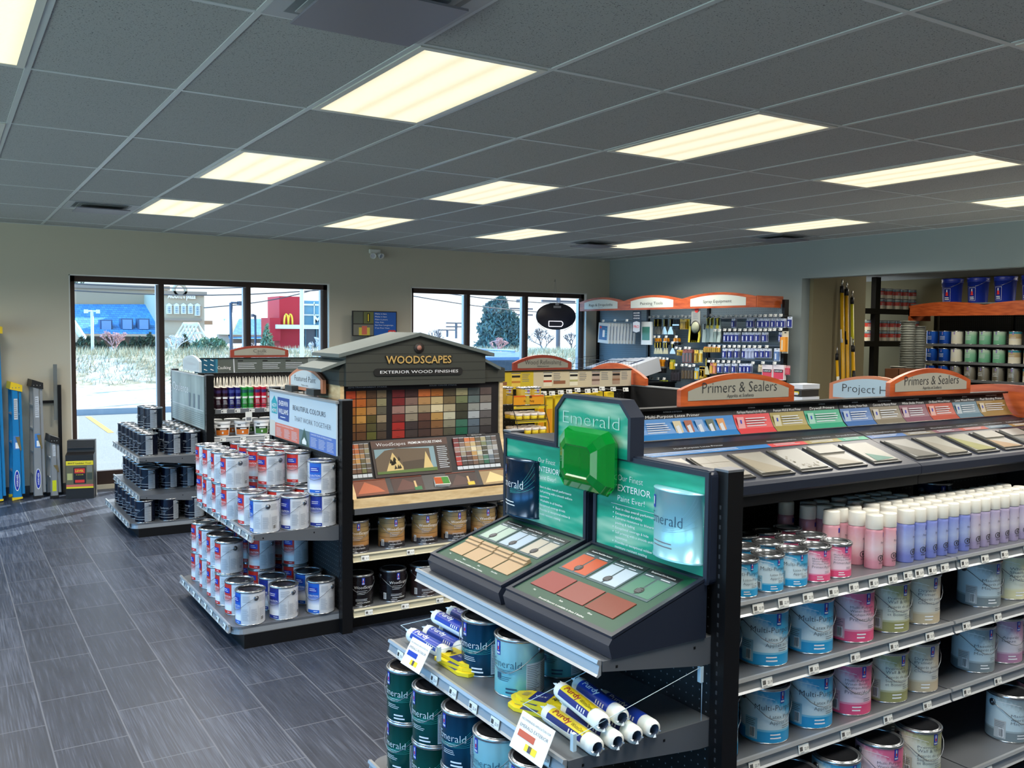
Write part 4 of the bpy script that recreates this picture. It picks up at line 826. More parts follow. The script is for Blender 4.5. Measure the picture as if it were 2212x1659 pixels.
# ---- wood stain cans
for k, px in enumerate((2.385, 2.625, 2.855, 3.065, 3.285, 3.49)):
    can('tan', px, 1.975, .46, -99+random.uniform(-8, 8), 'tan wood stain can, %s from the left on the upper shelf' % ['first', 'second', 'third', 'fourth', 'fifth', 'sixth'][k], 'tan stain cans below the gabled display')
for k, px in enumerate((2.41, 2.63, 2.84, 3.06, 3.28, 3.49)):
    can(['espresso', 'espresso', 'cocoa', 'espresso', 'cocoa', 'espresso'][k], px, 1.965, .13, -99+random.uniform(-8, 8), '%s wood stain can, %s from the left on the bottom deck' % (['black', 'black', 'dark brown', 'black', 'dark brown', 'black'][k], ['first', 'second', 'third', 'fourth', 'fifth', 'sixth'][k]), 'dark stain cans below the gabled display')
# ---- emerald cans
EG = 'green and blue cans on the nearest endcap'
for k, (kind, y, n) in enumerate((('emerald_green', -.13, 2), ('emerald_green', -.345, 2), ('emerald_blue', -.56, 2), ('emerald_aqua', -.775, 2), ('emerald_aqua', -.985, 2))):
    nm_ = {'emerald_green': 'green', 'emerald_blue': 'deep blue', 'emerald_aqua': 'pale aqua'}[kind]
    for c, x in enumerate((1.735, 1.93)):
        for l in range(n):
            if c == 0 and l == 1 and k == 4: zz = .162
            if c == 1 and l == 1: continue
            k2 = 'emerald_green' if (kind == 'emerald_blue' and l == 0) else kind
            can(k2, x+jit(), y, .162+l*.1945, 203+random.uniform(-5, 5), '%s can, %s from the far end, %s layer, lowest deck%s' % (('green' if k2 != kind else nm_), ['first', 'second', 'third', 'fourth', 'fifth'][k], 'upper' if l else 'lower', ' at the aisle' if c == 0 else ' behind'), EG)
can('emerald_blue', 1.87, -.455, .612, 206, 'deep teal can on the middle shelf between the roller bin and the pale can', EG)
can('emerald_aqua', 1.875, -.672, .612, 205, 'pale aqua can with metal ear on the middle shelf', EG)
can('emerald_aqua', 2.09, -.60, .612, 215, 'pale aqua can standing behind the front one on the middle shelf', EG)
# ---- primer cans
PG = 'one-gallon primer cans on the long gondola'
ordn = ['first', 'second', 'third', 'fourth', 'fifth', 'sixth', 'seventh', 'eighth']
for sn, z0, yy, lst in (('upper', .68, -1.018, (('cyan', 2.415), ('cyan', 2.65), ('cyan', 2.884), ('pink', 3.112), ('olive', 3.325), ('sand', 3.52), ('slate', 3.945), ('ivory', 4.16))),
                    ('middle', .41, -1.018, (('cyan', 2.42), ('cyan', 2.665), ('cyan', 2.893), ('pink', 3.11), ('olive', 3.33), ('sand', 3.525), ('slate', 3.92), ('mauve', 4.13), ('mauve', 4.33)))):
    for k, (kind, x) in enumerate(lst):
        nm_ = {'cyan': 'sky blue', 'pink': 'pink', 'olive': 'olive and white', 'sand': 'beige', 'slate': 'grey', 'mauve': 'mauve', 'ivory': 'ivory'}[kind]
        can(kind, x, yy, z0, -105+random.uniform(-6, 4), '%s primer gallon, %s along the %s gallon shelf' % (nm_, (ordn+['ninth'])[k], sn), PG)
    can('slate', 3.80 if sn == 'upper' else 3.76, -.80, z0, -80, 'grey primer gallon set back in the gap of the %s gallon shelf' % sn, PG)
    for k, (kind, x) in enumerate((('cyan', 2.62), ('cyan', 2.86), ('pink', 3.1))): can(kind, x, -.84, z0, -90, '%s primer gallon second row, %s gallon shelf, %s' % ({'cyan': 'sky blue', 'pink': 'pink'}[kind], sn, ordn[k]), PG)
for k, (kind, x, y) in enumerate((('cyan', 2.70, -1.12), ('cyan', 2.925, -1.12), ('pink', 3.165, -1.12), ('olive', 3.40, -1.12), ('slate', 4.02, -1.12), ('pink', 4.25, -1.12), ('slate', 3.66, -.80))):
    nm_ = {'cyan': 'blue', 'pink': 'pink', 'olive': 'olive and white', 'slate': 'grey'}[kind]
    can(kind, x, y, .13, -105+random.uniform(-5, 3), '%s primer gallon with black lid on the bottom deck, %s from the left' % (nm_, ordn[k]) if k < 6 else 'grey primer gallon standing back on the bottom deck', PG)
can('emerald_blue', 4.15, -.66, .935, -90, 'dark can behind the tall spray cans', PG)
qx = [2.395, 2.508, 2.632, 2.752, 2.872, 2.985]; 
for r, (y, kinds) in enumerate(((-1.045, ('cyan',)*4+('pink',)*2), (-.925, ('cyan',)*4+('pink',)*2), (-.80, ('cyan',)*4+('pink',)*2), (-.68, ('cyan',)*3+('pink',)))):
    for k, kd in enumerate(kinds): can(kd+'_q', qx[k]+r*.012, y, .935, -105+random.uniform(-6, 4), '%s primer quart, %s from the left in the %s row of the top shelf' % ('sky blue' if kd == 'cyan' else 'pink', ordn[k], ['front', 'second', 'third', 'back'][r]), 'quart cans on the top primer shelf')
# spray cans
def spray(kind, col, fade):
    R = .032; f = MB(); f.lathe([(R*.96, 0), (R, .004), (R, .135), (R*.93, .146), (R*.8, .15)], vgrad('spray_'+kind, [(0, col), (.18, col), (.5, fade), (1, col)], .35, .1, H=.15, nz=.1), 24)
    f.wtext('Primer', 24, .095, .012, R+.0007, M('spray_ink', (70, 70, 96), .5), w=.03); f.wlines(2, 46, .06, .085, 4, R+.0007, lgry); f.wrap(24, 44, .118, .136, R+.0006, swb, 3)
    for a in (0, 44):
        pts = [(a+14*math.cos(R_(22.5+45*i))*1.6, .042+.0115*math.sin(R_(22.5+45*i))) for i in range(9)]
        for i in range(8):
            (a0, z0), (a1, z1) = pts[i], pts[i+1]; f.tube([((R+.001)*math.cos(R_(a0)), (R+.001)*math.sin(R_(a0)), z0), ((R+.001)*math.cos(R_(a1)), (R+.001)*math.sin(R_(a1)), z1)], .0011, ink, 4)
        f.wrap(a-5, a+5, .037, .047, R+.0008, ink, 2)
    f.wtext('EXTREME DANGER', 22, .020, .0075, R+.0008, ink, w=.042, thin=.01)
    g_ = MB(); g_.lathe([(R*.97, .148), (R*.99, .15), (R*.97, .196), (R*.9, .2), (.0001, .2)], M('cap_white', (226, 224, 214), .45), 24, cap=False); return f.mesh('can_body'), g_.mesh('cap')
SPR = {'pink': spray('pink', (214, 146, 162), (230, 208, 214)), 'blue': spray('blue', (122, 134, 208), (176, 190, 228)), 'mauve': spray('mauve', (166, 154, 188), (210, 204, 218))}
sxs = [3.195, 3.275, 3.385, 3.458, 3.53, 3.602, 3.674, 3.752, 3.824, 3.893, 3.966, 4.035, 4.11, 4.18, 4.25, 4.32]; sk = ['pink', 'pink']+['blue']*6+['mauve']*8
for r, y in enumerate((-1.048, -.975, -.90, -.83, -.755)):
    for k, x in enumerate(sxs):
        if r > 2 and k > 6: continue
        xx = x+(0 if r == 0 else -.004*r); b, c = SPR['pink' if (k < 4 and r > 1) else sk[k]]
        t = thing('spray_can', '%s spray primer with white cap, %s along, %s row of the top shelf' % ('pink' if (k < 4 and r > 1) else sk[k], (ordn+['ninth', 'tenth', 'eleventh', 'twelfth', 'thirteenth', 'fourteenth', 'fifteenth', 'sixteenth'])[k], ['front', 'second', 'third', 'fourth', 'rear'][r]), 'spray can', (xx, y, .935), R_(-92+random.uniform(-10, 6)), 'white-capped spray primers')
        part('can_body', b, t); part('cap', c, t)
for k, (x, y) in enumerate(((3.115, -.70), (3.125, -.80), (3.12, -.915))):
    b, c = SPR['pink']; t = thing('spray_can', 'pink spray primer left of the others, %s the pegboard' % ['closest to', 'second from', 'third from'][k], 'spray can', (x, y, .935), R_(-110), 'white-capped spray primers'); part('can_body', b, t); part('cap', c, t)
# ================================================================== COUNTERTOP DISPLAY (near endcap)
blp = M('display_black', (32, 38, 52), .34); grn = M('display_green', (8, 62, 44), .45)
g = NG('rays_art', .3); n = g.noise(3.2, 2, g.mapv((.5, 1.0, 5.0), rot=(R_(35), 0, 0))); g.col(g.ramp(n, [(.34, (6, 138, 108)), (.52, (34, 166, 134)), (.72, (170, 214, 186))])); rays = g.m
D = thing('countertop_display', 'green and black sample display with gem emblem on the near endcap', 'display', (0, 0, 0))
def rounded(f, F, u0, u1, v0, v1, d0, d1, m, r=.018):
    P = []
    for cx, cy, a in ((u1-r, v1-r, 0), (u0+r, v1-r, 90), (u0+r, v0+r, 180), (u1-r, v0+r, 270)): P += [(cx+r*math.cos(R_(a+q*22.5)), cy+r*math.sin(R_(a+q*22.5))) for q in range(5)]
    n = len(P); f.add([F.p(a, b, d0) for a, b in P]+[F.p(a, b, d1) for a, b in P], [tuple(reversed(range(n))), tuple(range(n, 2*n))]+[(i, (i+1) % n, n+(i+1) % n, n+i) for i in range(n)], m)
def frame_rim(f, F, u0, u1, v0, v1, w, d, m):
    for a in ((u0, u1, v0, v0+w), (u0, u1, v1-w, v1), (u0, u0+w, v0+w, v1-w), (u1-w, u1, v0+w, v1-w)): f.fbox(F, *a, -.002, d, m)
# trays
for s, (ya, yb) in enumerate(((-.05, -.575), (-.605, -1.175))):
    prof = [(1.862, .874), (1.85, .915), (1.862, .932), (2.225, 1.052), (2.225, .874)]
    f = MB(); f.prism(prof, 'y', yb, ya, blp)
    p0 = Vector((1.862, ya, .932)); up = Vector((2.225-1.862, 0, 1.052-.932)); L = up.length; F = Fr(p0, (0, -1, 0), up); w = ya-yb
    frame_rim(f, F, 0, w, 0, L, .016, .009, blp); tr_ = f.build('tray', D)
    f = MB(); f.fbox(F, .016, w-.016, .016, L-.01, -.004, .003, grn)
    k = w/.54
    if s == 0:
        for i in range(4):
            u = .05+i*.108; f.fbox(F, u, u+.098, .06, .135, .0025, .006, M('sample_beige', (160, 134, 102), .5)); f.fbox(F, u, u+.098, .135, .15, .0025, .012, M('sample_beige2', (172, 146, 114), .4)); f.fbox(F, u, u+.098, .15, .165, .0025, .018, M('sample_beige'))
            f.ftext(F, ['Flat', 'Matte', 'Satin', 'Semi-Gloss'][i], u+.03, .045, .009, wht, off=.004)
        f.ftext(F, 'Emerald Interior is available in these 4 finishes', .25, .026, .0095, wht, w=.2, off=.004)
        cs = [(146, 166, 156), (150, 168, 186), (164, 158, 146)]; tt = ['Exceptional Coverage', 'Exceptional Washability', 'Exceptional Moisture Resistance']
    else:
        for i in range(3): u = .05+i*.15; f.fbox(F, u, u+.14, .07, .165, .0025, .006, M('sample_brick%d' % i, (126-i*6, 56-i*2, 52-i*6), .6-.15*i)); f.ftext(F, ['Flat', 'Satin', 'Gloss'][i], u+.05, .05, .010, wht, off=.004)
        f.ftext(F, 'Emerald Exterior is available in these 3 finishes', .28, .026, .0105, wht, w=.24, off=.004)
        cs = [(168, 72, 40), (158, 174, 188), (62, 108, 90)]; tt = ['Exceptional Peel & Blister Resistance', 'Exceptional Coverage & Finish', 'Exceptional Dirt Resistance']
    for i in range(3):
        u = .05+i*.148*k; ww = .135*k; f.fbox(F, u-.003, u+ww+.003, .19, .345, .0025, .0045, M('sample_card', (58, 78, 84), .5)); f.fr(F, u-.003, u+ww+.003, .318, .343, M('sample_title', (12, 22, 26), .5), .005); f.ftext(F, tt[i], u+ww/2, .326, .010, wht, w=.105*k, off=.0056, thin=.008)
        for q in (0, 1): f.fr(F, u+q*ww/2+.004, u+(q+1)*ww/2-.004, .2, .30, M('smp_%d%d' % (s, i), cs[i], .5), .0052); f.lines(F, u+q*ww/2+.01, u+(q+1)*ww/2-.014, .303, .313, 1, lgry, .0056)
        cpt = F.p(u+ww/2, .225, .0065); n_ = 18; f.add([F.p(u+ww/2+.017*math.cos(2*math.pi*q/n_), .225+.017*math.sin(2*math.pi*q/n_), .0065) for q in range(n_)], [tuple(range(n_))], ink); f.lines(F, u+ww/2-.012, u+ww/2+.012, .214, .236, 4, gry, .0072)
    f.build('sample_board', tr_)
# two screens
for s, (ya, yb) in enumerate(((-.008, -.578), (-.612, -1.188))):
    F = Fr((2.222, ya, 1.035), (0, -1, 0), (0.0, 0, 1)); w = ya-yb; h = .352
    f = MB(); rounded(f, F, 0, w, 0, h, -.042, .0, blp, .02); frame_rim(f, F, .004, w-.004, .004, h-.004, .016, .008, blp); b = f.build('backboard', D)
    f = MB(); f.fr(F, .018, w-.018, .018, h-.018, rays, .0015)
    if s == 0:
        u = .25; f.ftext(F, 'Our Finest', u, .262, .028, wht, w=.115, al='L', thin=-.015, off=.003); f.ftext(F, 'INTERIOR', u, .228, .03, wht, w=.14, al='L', off=.003); f.ftext(F, 'Paint Ever!', u, .198, .026, wht, w=.12, al='L', thin=-.01, off=.003)
        for i, t_ in enumerate(('Best in class overall performance', 'Self priming with a smooth uniform', 'appearance', 'Washable in all finishes', 'Exceptional coverage & hide', 'Provides an exceptional mildew &', 'mold resistant coating')): f.ftext(F, t_, u+.015, .165-i*.0175, .0125, wht, w=len(t_)*.0062, al='L', off=.003); 
        for i in (0, 1, 3, 4, 5): f.fr(F, u+.003, u+.007, .168-i*.0175, .172-i*.0175, wht, .003)
    else:
        u = .115; f.ftext(F, 'Our Finest', u+.02, .262, .03, wht, w=.13, al='L', thin=-.015, off=.003); f.ftext(F, 'EXTERIOR', u+.02, .226, .032, wht, w=.17, al='L', off=.003); f.ftext(F, 'Paint Ever!', u+.02, .192, .028, wht, w=.14, al='L', thin=-.01, off=.003)
        for i, t_ in enumerate(('Best in class overall performance', 'Exceptional durability', 'Extreme resistance to blistering,', 'peeling & fading', 'Exceptional coverage & hide', 'Self priming with a smooth uniform', 'appearance', 'Provides an exceptional mildew &', 'moisture resistant coating')): f.ftext(F, t_, u+.01, .160-i*.0165, .0125, wht, w=len(t_)*.0064, al='L', off=.003)
        for i in (0, 1, 2, 4, 5, 7): f.fr(F, u-.004, u, .163-i*.0165, .167-i*.0165, wht, .003)
        f.fr(F, .1, w-.02, .178, .1795, lgry, .003)
    f.build('poster', b)
    # half-round can in relief
    cy = (-.16, -1.055)[s]; zb, zt = (1.075, 1.298) if s == 0 else (1.095, 1.312); R = .105; m = (MT['em_blue'] if s == 0 else M('relief_aqua', (150, 208, 220), .25, .4))
    T = Matrix.Translation((2.222, cy, 0)) @ Matrix.Scale(.55, 4, (1, 0, 0)) @ Matrix.Rotation(R_(180), 4, 'Z')
    f = MB(); f.lathe([(R+.003, zb), (R+.003, zb+.006), (R, zb+.007), (R, zt-.005), (R+.003, zt-.004), (R+.003, zt), (.0001, zt+.001)], m, 20, T=T, a0=-math.pi/2, a1=math.pi/2, cap=False)
    q = MB(); q.wtext('Emerald', -8, 0, .05, R+.002, wht if s == 0 else M('ink_teal'), w=.16, thin=-.014); 
    for k in range(5): q.wcurve([(a, -.02+.004*k+(.01+.006*k)*((a+10)/60.)**2*2) for a in range(-10, 78, 8)], .0009, R+.0015, M('wave_line1') if s == 0 else M('wave_line0', (90, 150, 170)))
    q.wrap(-52, -36, .045, .085, R+.0015, swb); q.wrap(-48, -40, .055, .08, R+.002, lgry); q.wlines(-40, 20, -.075, -.05, 2, R+.002, wht if s == 0 else gry)
    f.add([T @ Vector((v[0], v[1], v[2]+(zb+zt)/2)) for v in q.v], [], m)
    base = len(f.v)-len(q.v)
    for fa, im in zip(q.f, q.fm): f.f.append(tuple(base+i for i in fa)); f.fm.append(f.mi(q.mats[im])); f.sm.append(False)
    f.build('relief_can', b)
# header with chamfered corners
F = Fr((2.215, -.385, 1.372), (0, -1, 0), (0, 0, 1)); w, h, c = .44, .20, .055
P = [(0, 0), (w, 0), (w, h-c), (w-c, h), (c, h), (0, h-c)]
f = MB(); f.add([F.p(a, b, 0) for a, b in P]+[F.p(a, b, -.05) for a, b in P], [tuple(range(6)), tuple(range(11, 5, -1))]+[((i+1) % 6, i, 6+i, 6+(i+1) % 6) for i in range(6)], blp)
e = .014; Pi = [(e, 0), (w-e, 0), (w-e, h-c-.006), (w-c-.006, h-e), (c+.006, h-e), (e, h-c-.006)]
for i in range(1, 6):
    a, b = P[i], P[(i+1) % 6]; a2, b2 = Pi[i], Pi[(i+1) % 6]; f.add([F.p(*a, 0), F.p(*b, 0), F.p(*b2, 0), F.p(*a2, 0), F.p(*a, .01), F.p(*b, .01), F.p(*b2, .01), F.p(*a2, .01)], [(4, 5, 6, 7), (3, 2, 6, 7), (0, 1, 5, 4)], blp)
hd = f.build('header', D); f = MB(); f.fp(F, Pi, rays, .0015); f.ftext(F, 'Emerald', w/2-.01, .095, .066, M('header_letters', (176, 216, 202), .3), w=.33, off=.004, thin=-.015); f.build('poster', hd)
# the gem : emerald-cut, faceted, translucent
g = NG('gem_green', .04); g.col((4, 150, 52)); g.b.inputs['Transmission Weight'].default_value = .45; g.b.inputs['IOR'].default_value = 1.5; g.b.inputs['Emission Color'].default_value = (0, .25, .04, 1); g.b.inputs['Emission Strength'].default_value = 0; gem = g.m
def octo(hw, hh, c, d): return [(x, y, d) for x, y in ((-hw+c, -hh), (hw-c, -hh), (hw, -hh+c), (hw, hh-c), (hw-c, hh), (-hw+c, hh), (-hw, hh-c), (-hw, -hh+c))]
F = Fr((2.205, -.625, 1.352), (0, -1, 0), (0, 0, 1)); f = MB(); rings = [octo(.135, .10, .03, .0), octo(.148, .112, .034, .022), octo(.135, .10, .03, .05), octo(.108, .076, .026, .066), octo(.082, .056, .02, .076), octo(.076, .05, .018, .073)]
vv = [F.p(*q) for r in rings for q in r]; fs = [(j*8+i, j*8+(i+1) % 8, (j+1)*8+(i+1) % 8, (j+1)*8+i) for j in range(5) for i in range(8)]+[tuple(40+i for i in range(8)), tuple(reversed(range(8)))]
f.add(vv, fs, gem); f.build('gem', D)
# ------------------------------------------------------------------ roller bins
acry = pane
plast = M('bag_film', (226, 232, 238), .18, 0, spec=.8); blub = M('bag_blue', (30, 62, 170), .35); yel = M('pack_yellow', (232, 208, 30), .45); nvy = M('pack_navy', (28, 40, 120), .45); core = M('roll_core', (206, 210, 206), .7); hole = M('roll_hole', (60, 74, 96), .7); nap = M('roll_nap', (232, 236, 232), .85)
def roller(p, L, R, kind, label, tilt=0, grp='bagged roller covers in the clear bins'):
    t = thing('roller_cover', label, 'paint roller cover', p, (R_(-90), 0, R_(tilt)), grp)
    f = MB(); f.lathe([(R*.62, 0), (R*.93, .004), (R, .012), (R, L-.012), (R*.93, L-.004), (R*.62, L)], nap, 20, cap=False); f.lathe([(R*.62, 0), (R*.6, .02), (.0001, .02)], hole, 16, cap=False); f.lathe([(R*.6, L-.02), (R*.62, L)], core, 16, cap=False); f.lathe([(R*.62, L-.001), (R*.45, L-.0005)], core, 16, cap=False); f.build('cover', t)
    f = MB(); c = blub if kind == 'b' else yel
    a0, a1 = (185, 300)
    f.wrap(a0, a1, L*.18, L*.86, R+.0008, c)
    if kind == 'y': f.wrap(a0, a0+38, L*.18, L*.86, R+.0012, nvy); f.wtext_ = None
    F = Fr((0, 0, 0), (1, 0, 0), (0, 0, 1))
    # lettering running along the roll
    gl_, fs_, gw = glyphs('Purdy', .01); hh = R*.9; sx_ = L*.34/gw; v = []
    for x, y in gl_: a = R_(252)+(y*hh-.3*hh)/R; v.append(((R+.002)*math.cos(a), (R+.002)*math.sin(a), L*.8-x*sx_))
    f.add(v, fs_, M('purdy_red', (150, 30, 40), .5) if kind == 'y' else wht)
    if kind == 'y':
        gl_, fs_, gw = glyphs('WhiteDove', -.01); sx_ = L*.3/gw; v = []
        for x, y in gl_: a = R_(252)+(y*hh*.7-.3*hh)/R; v.append(((R+.002)*math.cos(a), (R+.002)*math.sin(a), L*.44-x*sx_*.9))
        f.add(v, fs_, ink)
    for q in range(4): f.wrap(a0+6, a0+30, L*(.25+q*.05), L*(.27+q*.05), R+.0018, wht, 3)
    f.build('label', t)
    f = MB()
    for sgn in (0, 1):
        for k in range(5): a = k*1.25; z = L+.0 if sgn == 0 else 0; f.add([(R*.5*math.cos(a), R*.5*math.sin(a), z), (R*.9*math.cos(a+.5), R*.9*math.sin(a+.5), z), (R*.8*math.cos(a+.2), R*.8*math.sin(a+.2), z+(.02 if sgn == 0 else -.006))], [(0, 1, 2)], plast)
    f.build('film', t); return t
ZS = .613
# right bin (exterior) : rolls run along y
for k, (x, y, z, kd, lb) in enumerate(((1.80, -1.195, .0275, 'y', 'bagged white roller at the front of the right bin'), (1.872, -1.195, .0275, 'y', 'bagged roller second along the bottom of the right bin'), (1.942, -1.195, .0275, 'y', 'bagged roller third along the bottom of the right bin'), (2.014, -1.188, .0275, 'b', 'bagged roller rearmost in the bottom layer of the right bin'), (1.838, -1.172, .079, 'y', 'bagged roller with big yellow label on top of the right pile'), (1.91, -1.168, .079, 'b', 'bagged roller with blue label on top of the right pile'))):
    roller((x, y+.0, ZS+z), .27, .0265, kd, lb, -3 if k < 4 else -8)
def flip(t): pass
for k, (x, y, z, kd, lb) in enumerate(((1.79, -.335, .0275, 'b', 'frosty bagged roller at the front of the left bin'), (1.86, -.335, .0275, 'b', 'bagged roller second along in the left bin'), (1.93, -.335, .0275, 'b', 'bagged roller rearmost on the bottom of the left bin'), (1.945, -.315, .079, 'b', 'bagged blue roller on top of the left pile toward the pegboard'), (1.87, -.33, .079, 'b', 'bagged blue roller on top of the left pile toward the aisle'))):
    roller((x+.02*(k > 2), y, ZS+z), .27, .0265, kd, lb, 4 if k < 3 else 2)
def brushpack(x, y, z, rot, label):
    t = thing('brush_packet', label, 'paintbrush packet', (x, y, z), R_(rot), 'yellow brush packets beside the bins'); f = MB(); P = [(-.10, -.035), (.05, -.035), (.085, -.012), (.085, .012), (.05, .035), (-.10, .035)]
    f.prism(P, 'z', 0, .012, yel); F = Fr((0, 0, .012), (1, 0, 0), (0, 1, 0)); f.fr(F, -.03, .03, -.035, .035, nvy); f.ftext(F, 'XTRA', 0, -.006, .016, wht, w=.04); f.ftext(F, 'Purdy', -.065, -.01, .03, ink, w=.055, thin=.01); f.lines(F, .04, .065, -.015, .015, 4, gry); f.build('sleeve', t)
for k, (x, y, z, r) in enumerate(((1.80, -.84, ZS, -62), (1.815, -.825, ZS+.0125, -70), (1.83, -.84, ZS+.025, -60))): brushpack(x+.02, y, z, r+180, 'yellow and navy brush packet left of the right bin, %s of three' % ['bottom', 'middle', 'top'][k])
for k, (x, y, z, r) in enumerate(((1.76, -.395, ZS, 100), (1.765, -.39, ZS+.0125, 112), (1.775, -.385, ZS+.025, 105))): brushpack(x+.03, y-.02, z, r+170, 'yellow brush packet at the near side of the left bin, %s of three' % ['bottom', 'middle', 'top'][k])
pe = M('acrylic_edge', (190, 214, 226), .15)
for (ya, yb, xa, xb, h, lab) in ((-.045, -.36, 1.738, 2.04, .075, 'clear acrylic bin holding the left roller covers'), (-.905, -1.168, 1.738, 2.22, .17, 'clear acrylic bin holding the right roller covers')):
    t = thing('acrylic_bin', lab, 'bin', (0, 0, 0)); f = MB(); z = ZS+.001
    f.poly([(xa, ya, z), (xa, yb, z), (xa, yb, z+.06), (xa, ya, z+.06)], pane); f.poly([(xa, ya, z), (xb, ya, z), (xb, ya, z+h), (xa, ya, z+.06)], pane); f.poly([(xa, yb, z), (xb, yb, z), (xb, yb, z+h), (xa, yb, z+.06)], pane); f.build('panel', t)
    f = MB(); f.tube([(xa, ya, z+.06), (xa, yb, z+.06), (xb, yb, z+h), (xb, ya, z+h), (xa, ya, z+.06)], .0012, pe, 4); f.tube([(xb, yb, z), (xb, yb, z+h)], .0012, pe, 4); f.box(xa-.004, xa+.008, yb-.002, yb+.012, z+.02, z+.07, pe); f.box(xb-.008, xb+.004, yb-.002, yb+.012, z+h-.05, z+h, pe); f.build('edge_clip', t)
# hanging applicator cards
def card(A, B, C, txt, label, cols_):
    "tilted card hooked over the price rail: A left, B top, C right corner"
    A, B, C = [Vector(q) for q in (A, B, C)]; D_ = A+C-B; ctr = (A+C)/2; u = (C-B); v = (B-A); W_ = u.length/2; H_ = v.length/2; un = u.normalized(); vn = (v-un*v.dot(un)).normalized()
    t = thing('hanging_card', label, 'card', ctr, (0, 0, 0)); F = Fr((0, 0, 0), un, vn); f = MB(); f.fbox(F, -W_, W_, -H_, H_, -.0015, 0, tagw)
    f.ftext(F, 'RECOMMENDED APPLICATORS FOR', 0, H_*.62, H_*.16, gry, w=W_*1.75, off=.001); f.ftext(F, txt, 0, H_*.25, H_*.26, M('banner_ink'), w=W_*1.7, thin=-.01, off=.001)
    for (u0, u1, v0, v1, cc) in cols_: f.fr(F, u0*W_, u1*W_, v0*H_, v1*H_, cc)
    f.build('card', t); f = MB(); k = (B+C)/2-ctr; f.tube([k, k+Vector((.03, 0, .0))], .004, pane, 5); f.build('clip', t)
def pt(px, py, x): return at(px, py, x=x)
card(pt(860, 1417, 1.655), pt(897, 1389, 1.69), pt(938, 1413, 1.69), 'EMERALD INTERIOR', 'white tilted card for Emerald Interior hanging from the middle shelf', ((-.8, .2, -.25, .1, blub), (-.2, .5, -.75, -.4, yel), (.0, .2, -.75, -.4, nvy)))
card(pt(1090, 1591, 1.655), pt(1140, 1553, 1.69), pt(1212, 1600, 1.69), 'EMERALD EXTERIOR', 'white tilted card for Emerald Exterior hanging from the middle shelf', ((-.8, .2, -.25, .1, M('card_red', (196, 90, 60), .5)), (-.2, .5, -.75, -.4, yel), (.0, .2, -.75, -.4, nvy)))
# ================================================================== GABLED WOOD STAIN DISPLAY
g = NG('clapboard', .6); X, Y, Z = g.sep(); fr_ = g.math('FRACT', g.math('DIVIDE', Z, .055)); g.col(g.mix(g.math('LESS_THAN', fr_, .06), (62, 64, 58), (28, 30, 28))); g.bump(fr_, .6, .006); clap = g.m
roofm = M('display_roof', (98, 106, 104), .5); bkp = M('panel_black', (24, 22, 26), .5)
K = thing('gabled_display', 'house-gabled dark WoodScapes stain display with colour swatches', 'display', (0, 0, 0)); XA, XB_ = 2.335, 3.50
for x in (XA, XB_-.025):
    f = MB(); pr = [(2.47, .71), (2.47, 1.50), (2.09, 1.50), (2.085, 1.12)]+[(2.085-.165*(q/6)**1.6*1.1, 1.12-.30*q/6) for q in range(1, 7)]+[(1.885, .78), (1.885, .71)]
    f.prism(pr, 'x', x, x+.025, maple); f.build('side_panel', K)
f = MB(); f.box(XA+.025, XB_-.025, 2.105, 2.47, 1.10, 1.50, bkp); f.build('swatch_panel', K)
YF = 2.08
def gable(name, pts, y0, y1, m, par): f = MB(); f.prism(pts, 'y', y0, y1, m); return f.build(name, par)
gb = gable('gable', [(2.355, 1.455), (3.335, 1.455), (3.335, 1.645), (2.845, 1.765), (2.355, 1.645)], YF-.035, 2.46, clap, K)
gable('wing', [(XA-.01, 1.46), (2.355, 1.46), (2.355, 1.59), (XA-.01, 1.555)], YF+.0, 2.44, clap, K); gable('wing', [(3.335, 1.46), (XB_+.01, 1.46), (XB_+.01, 1.55), (3.335, 1.60)], YF+.0, 2.44, clap, K)
for a, b in (((2.845, 1.765), (2.30, 1.632)), ((2.845, 1.765), (3.39, 1.632))):
    f = MB(); f.prism([a, b, (b[0], b[1]+.022), (a[0], a[1]+.022)], 'y', YF-.06, 2.49, roofm); f.build('roof', K)
for a, b in (((2.36, 1.60), (2.20, 1.545)), ((3.33, 1.60), (3.46, 1.54))):
    f = MB(); f.prism([a, b, (b[0], b[1]+.02), (a[0], a[1]+.02)], 'y', YF-.03, 2.47, roofm); f.build('roof', K)
F = FY(0, YF-.036, 0); gold2 = M('gold_letters', (212, 176, 106), .4, .2)
f = MB(); f.ftext(F, 'WOODSCAPES', 2.846, 1.59, .072, ink, w=.475, off=.004, thin=.03); f.ftext(F, 'WOODSCAPES', 2.845, 1.592, .068, gold2, w=.46, off=.008, thin=.018)
rounded(f, F, 2.535, 3.16, 1.515, 1.562, .001, .006, M('plaque', (38, 38, 38), .4), .022); f.ftext(F, 'EXTERIOR WOOD FINISHES', 2.85, 1.53, .026, wht, w=.55, off=.008)
T = Matrix.Translation((2.845, YF-.04, 1.69)) @ Matrix.Rotation(R_(90), 4, 'X'); f.lathe([(.034, -.003), (.034, .002), (.0001, .002)], M('seal_dark', (46, 40, 36), .5), 20, T=T, cap=False); f.lathe([(.016, .002), (.016, .004), (.0001, .004)], M('seal_red', (176, 120, 104), .5), 16, T=T, cap=False)
f.build('lettering', gb)
F = FY(0, 2.105, 0); f = MB(); f.ftext(F, 'SEMI-TRANSPARENT STAINS', 2.52, 1.462-.022, .012, lgry, w=.26, off=.003); f.ftext(F, 'SOLID COLOR STAINS', 3.05, 1.462-.022, .012, lgry, w=.2, off=.003)
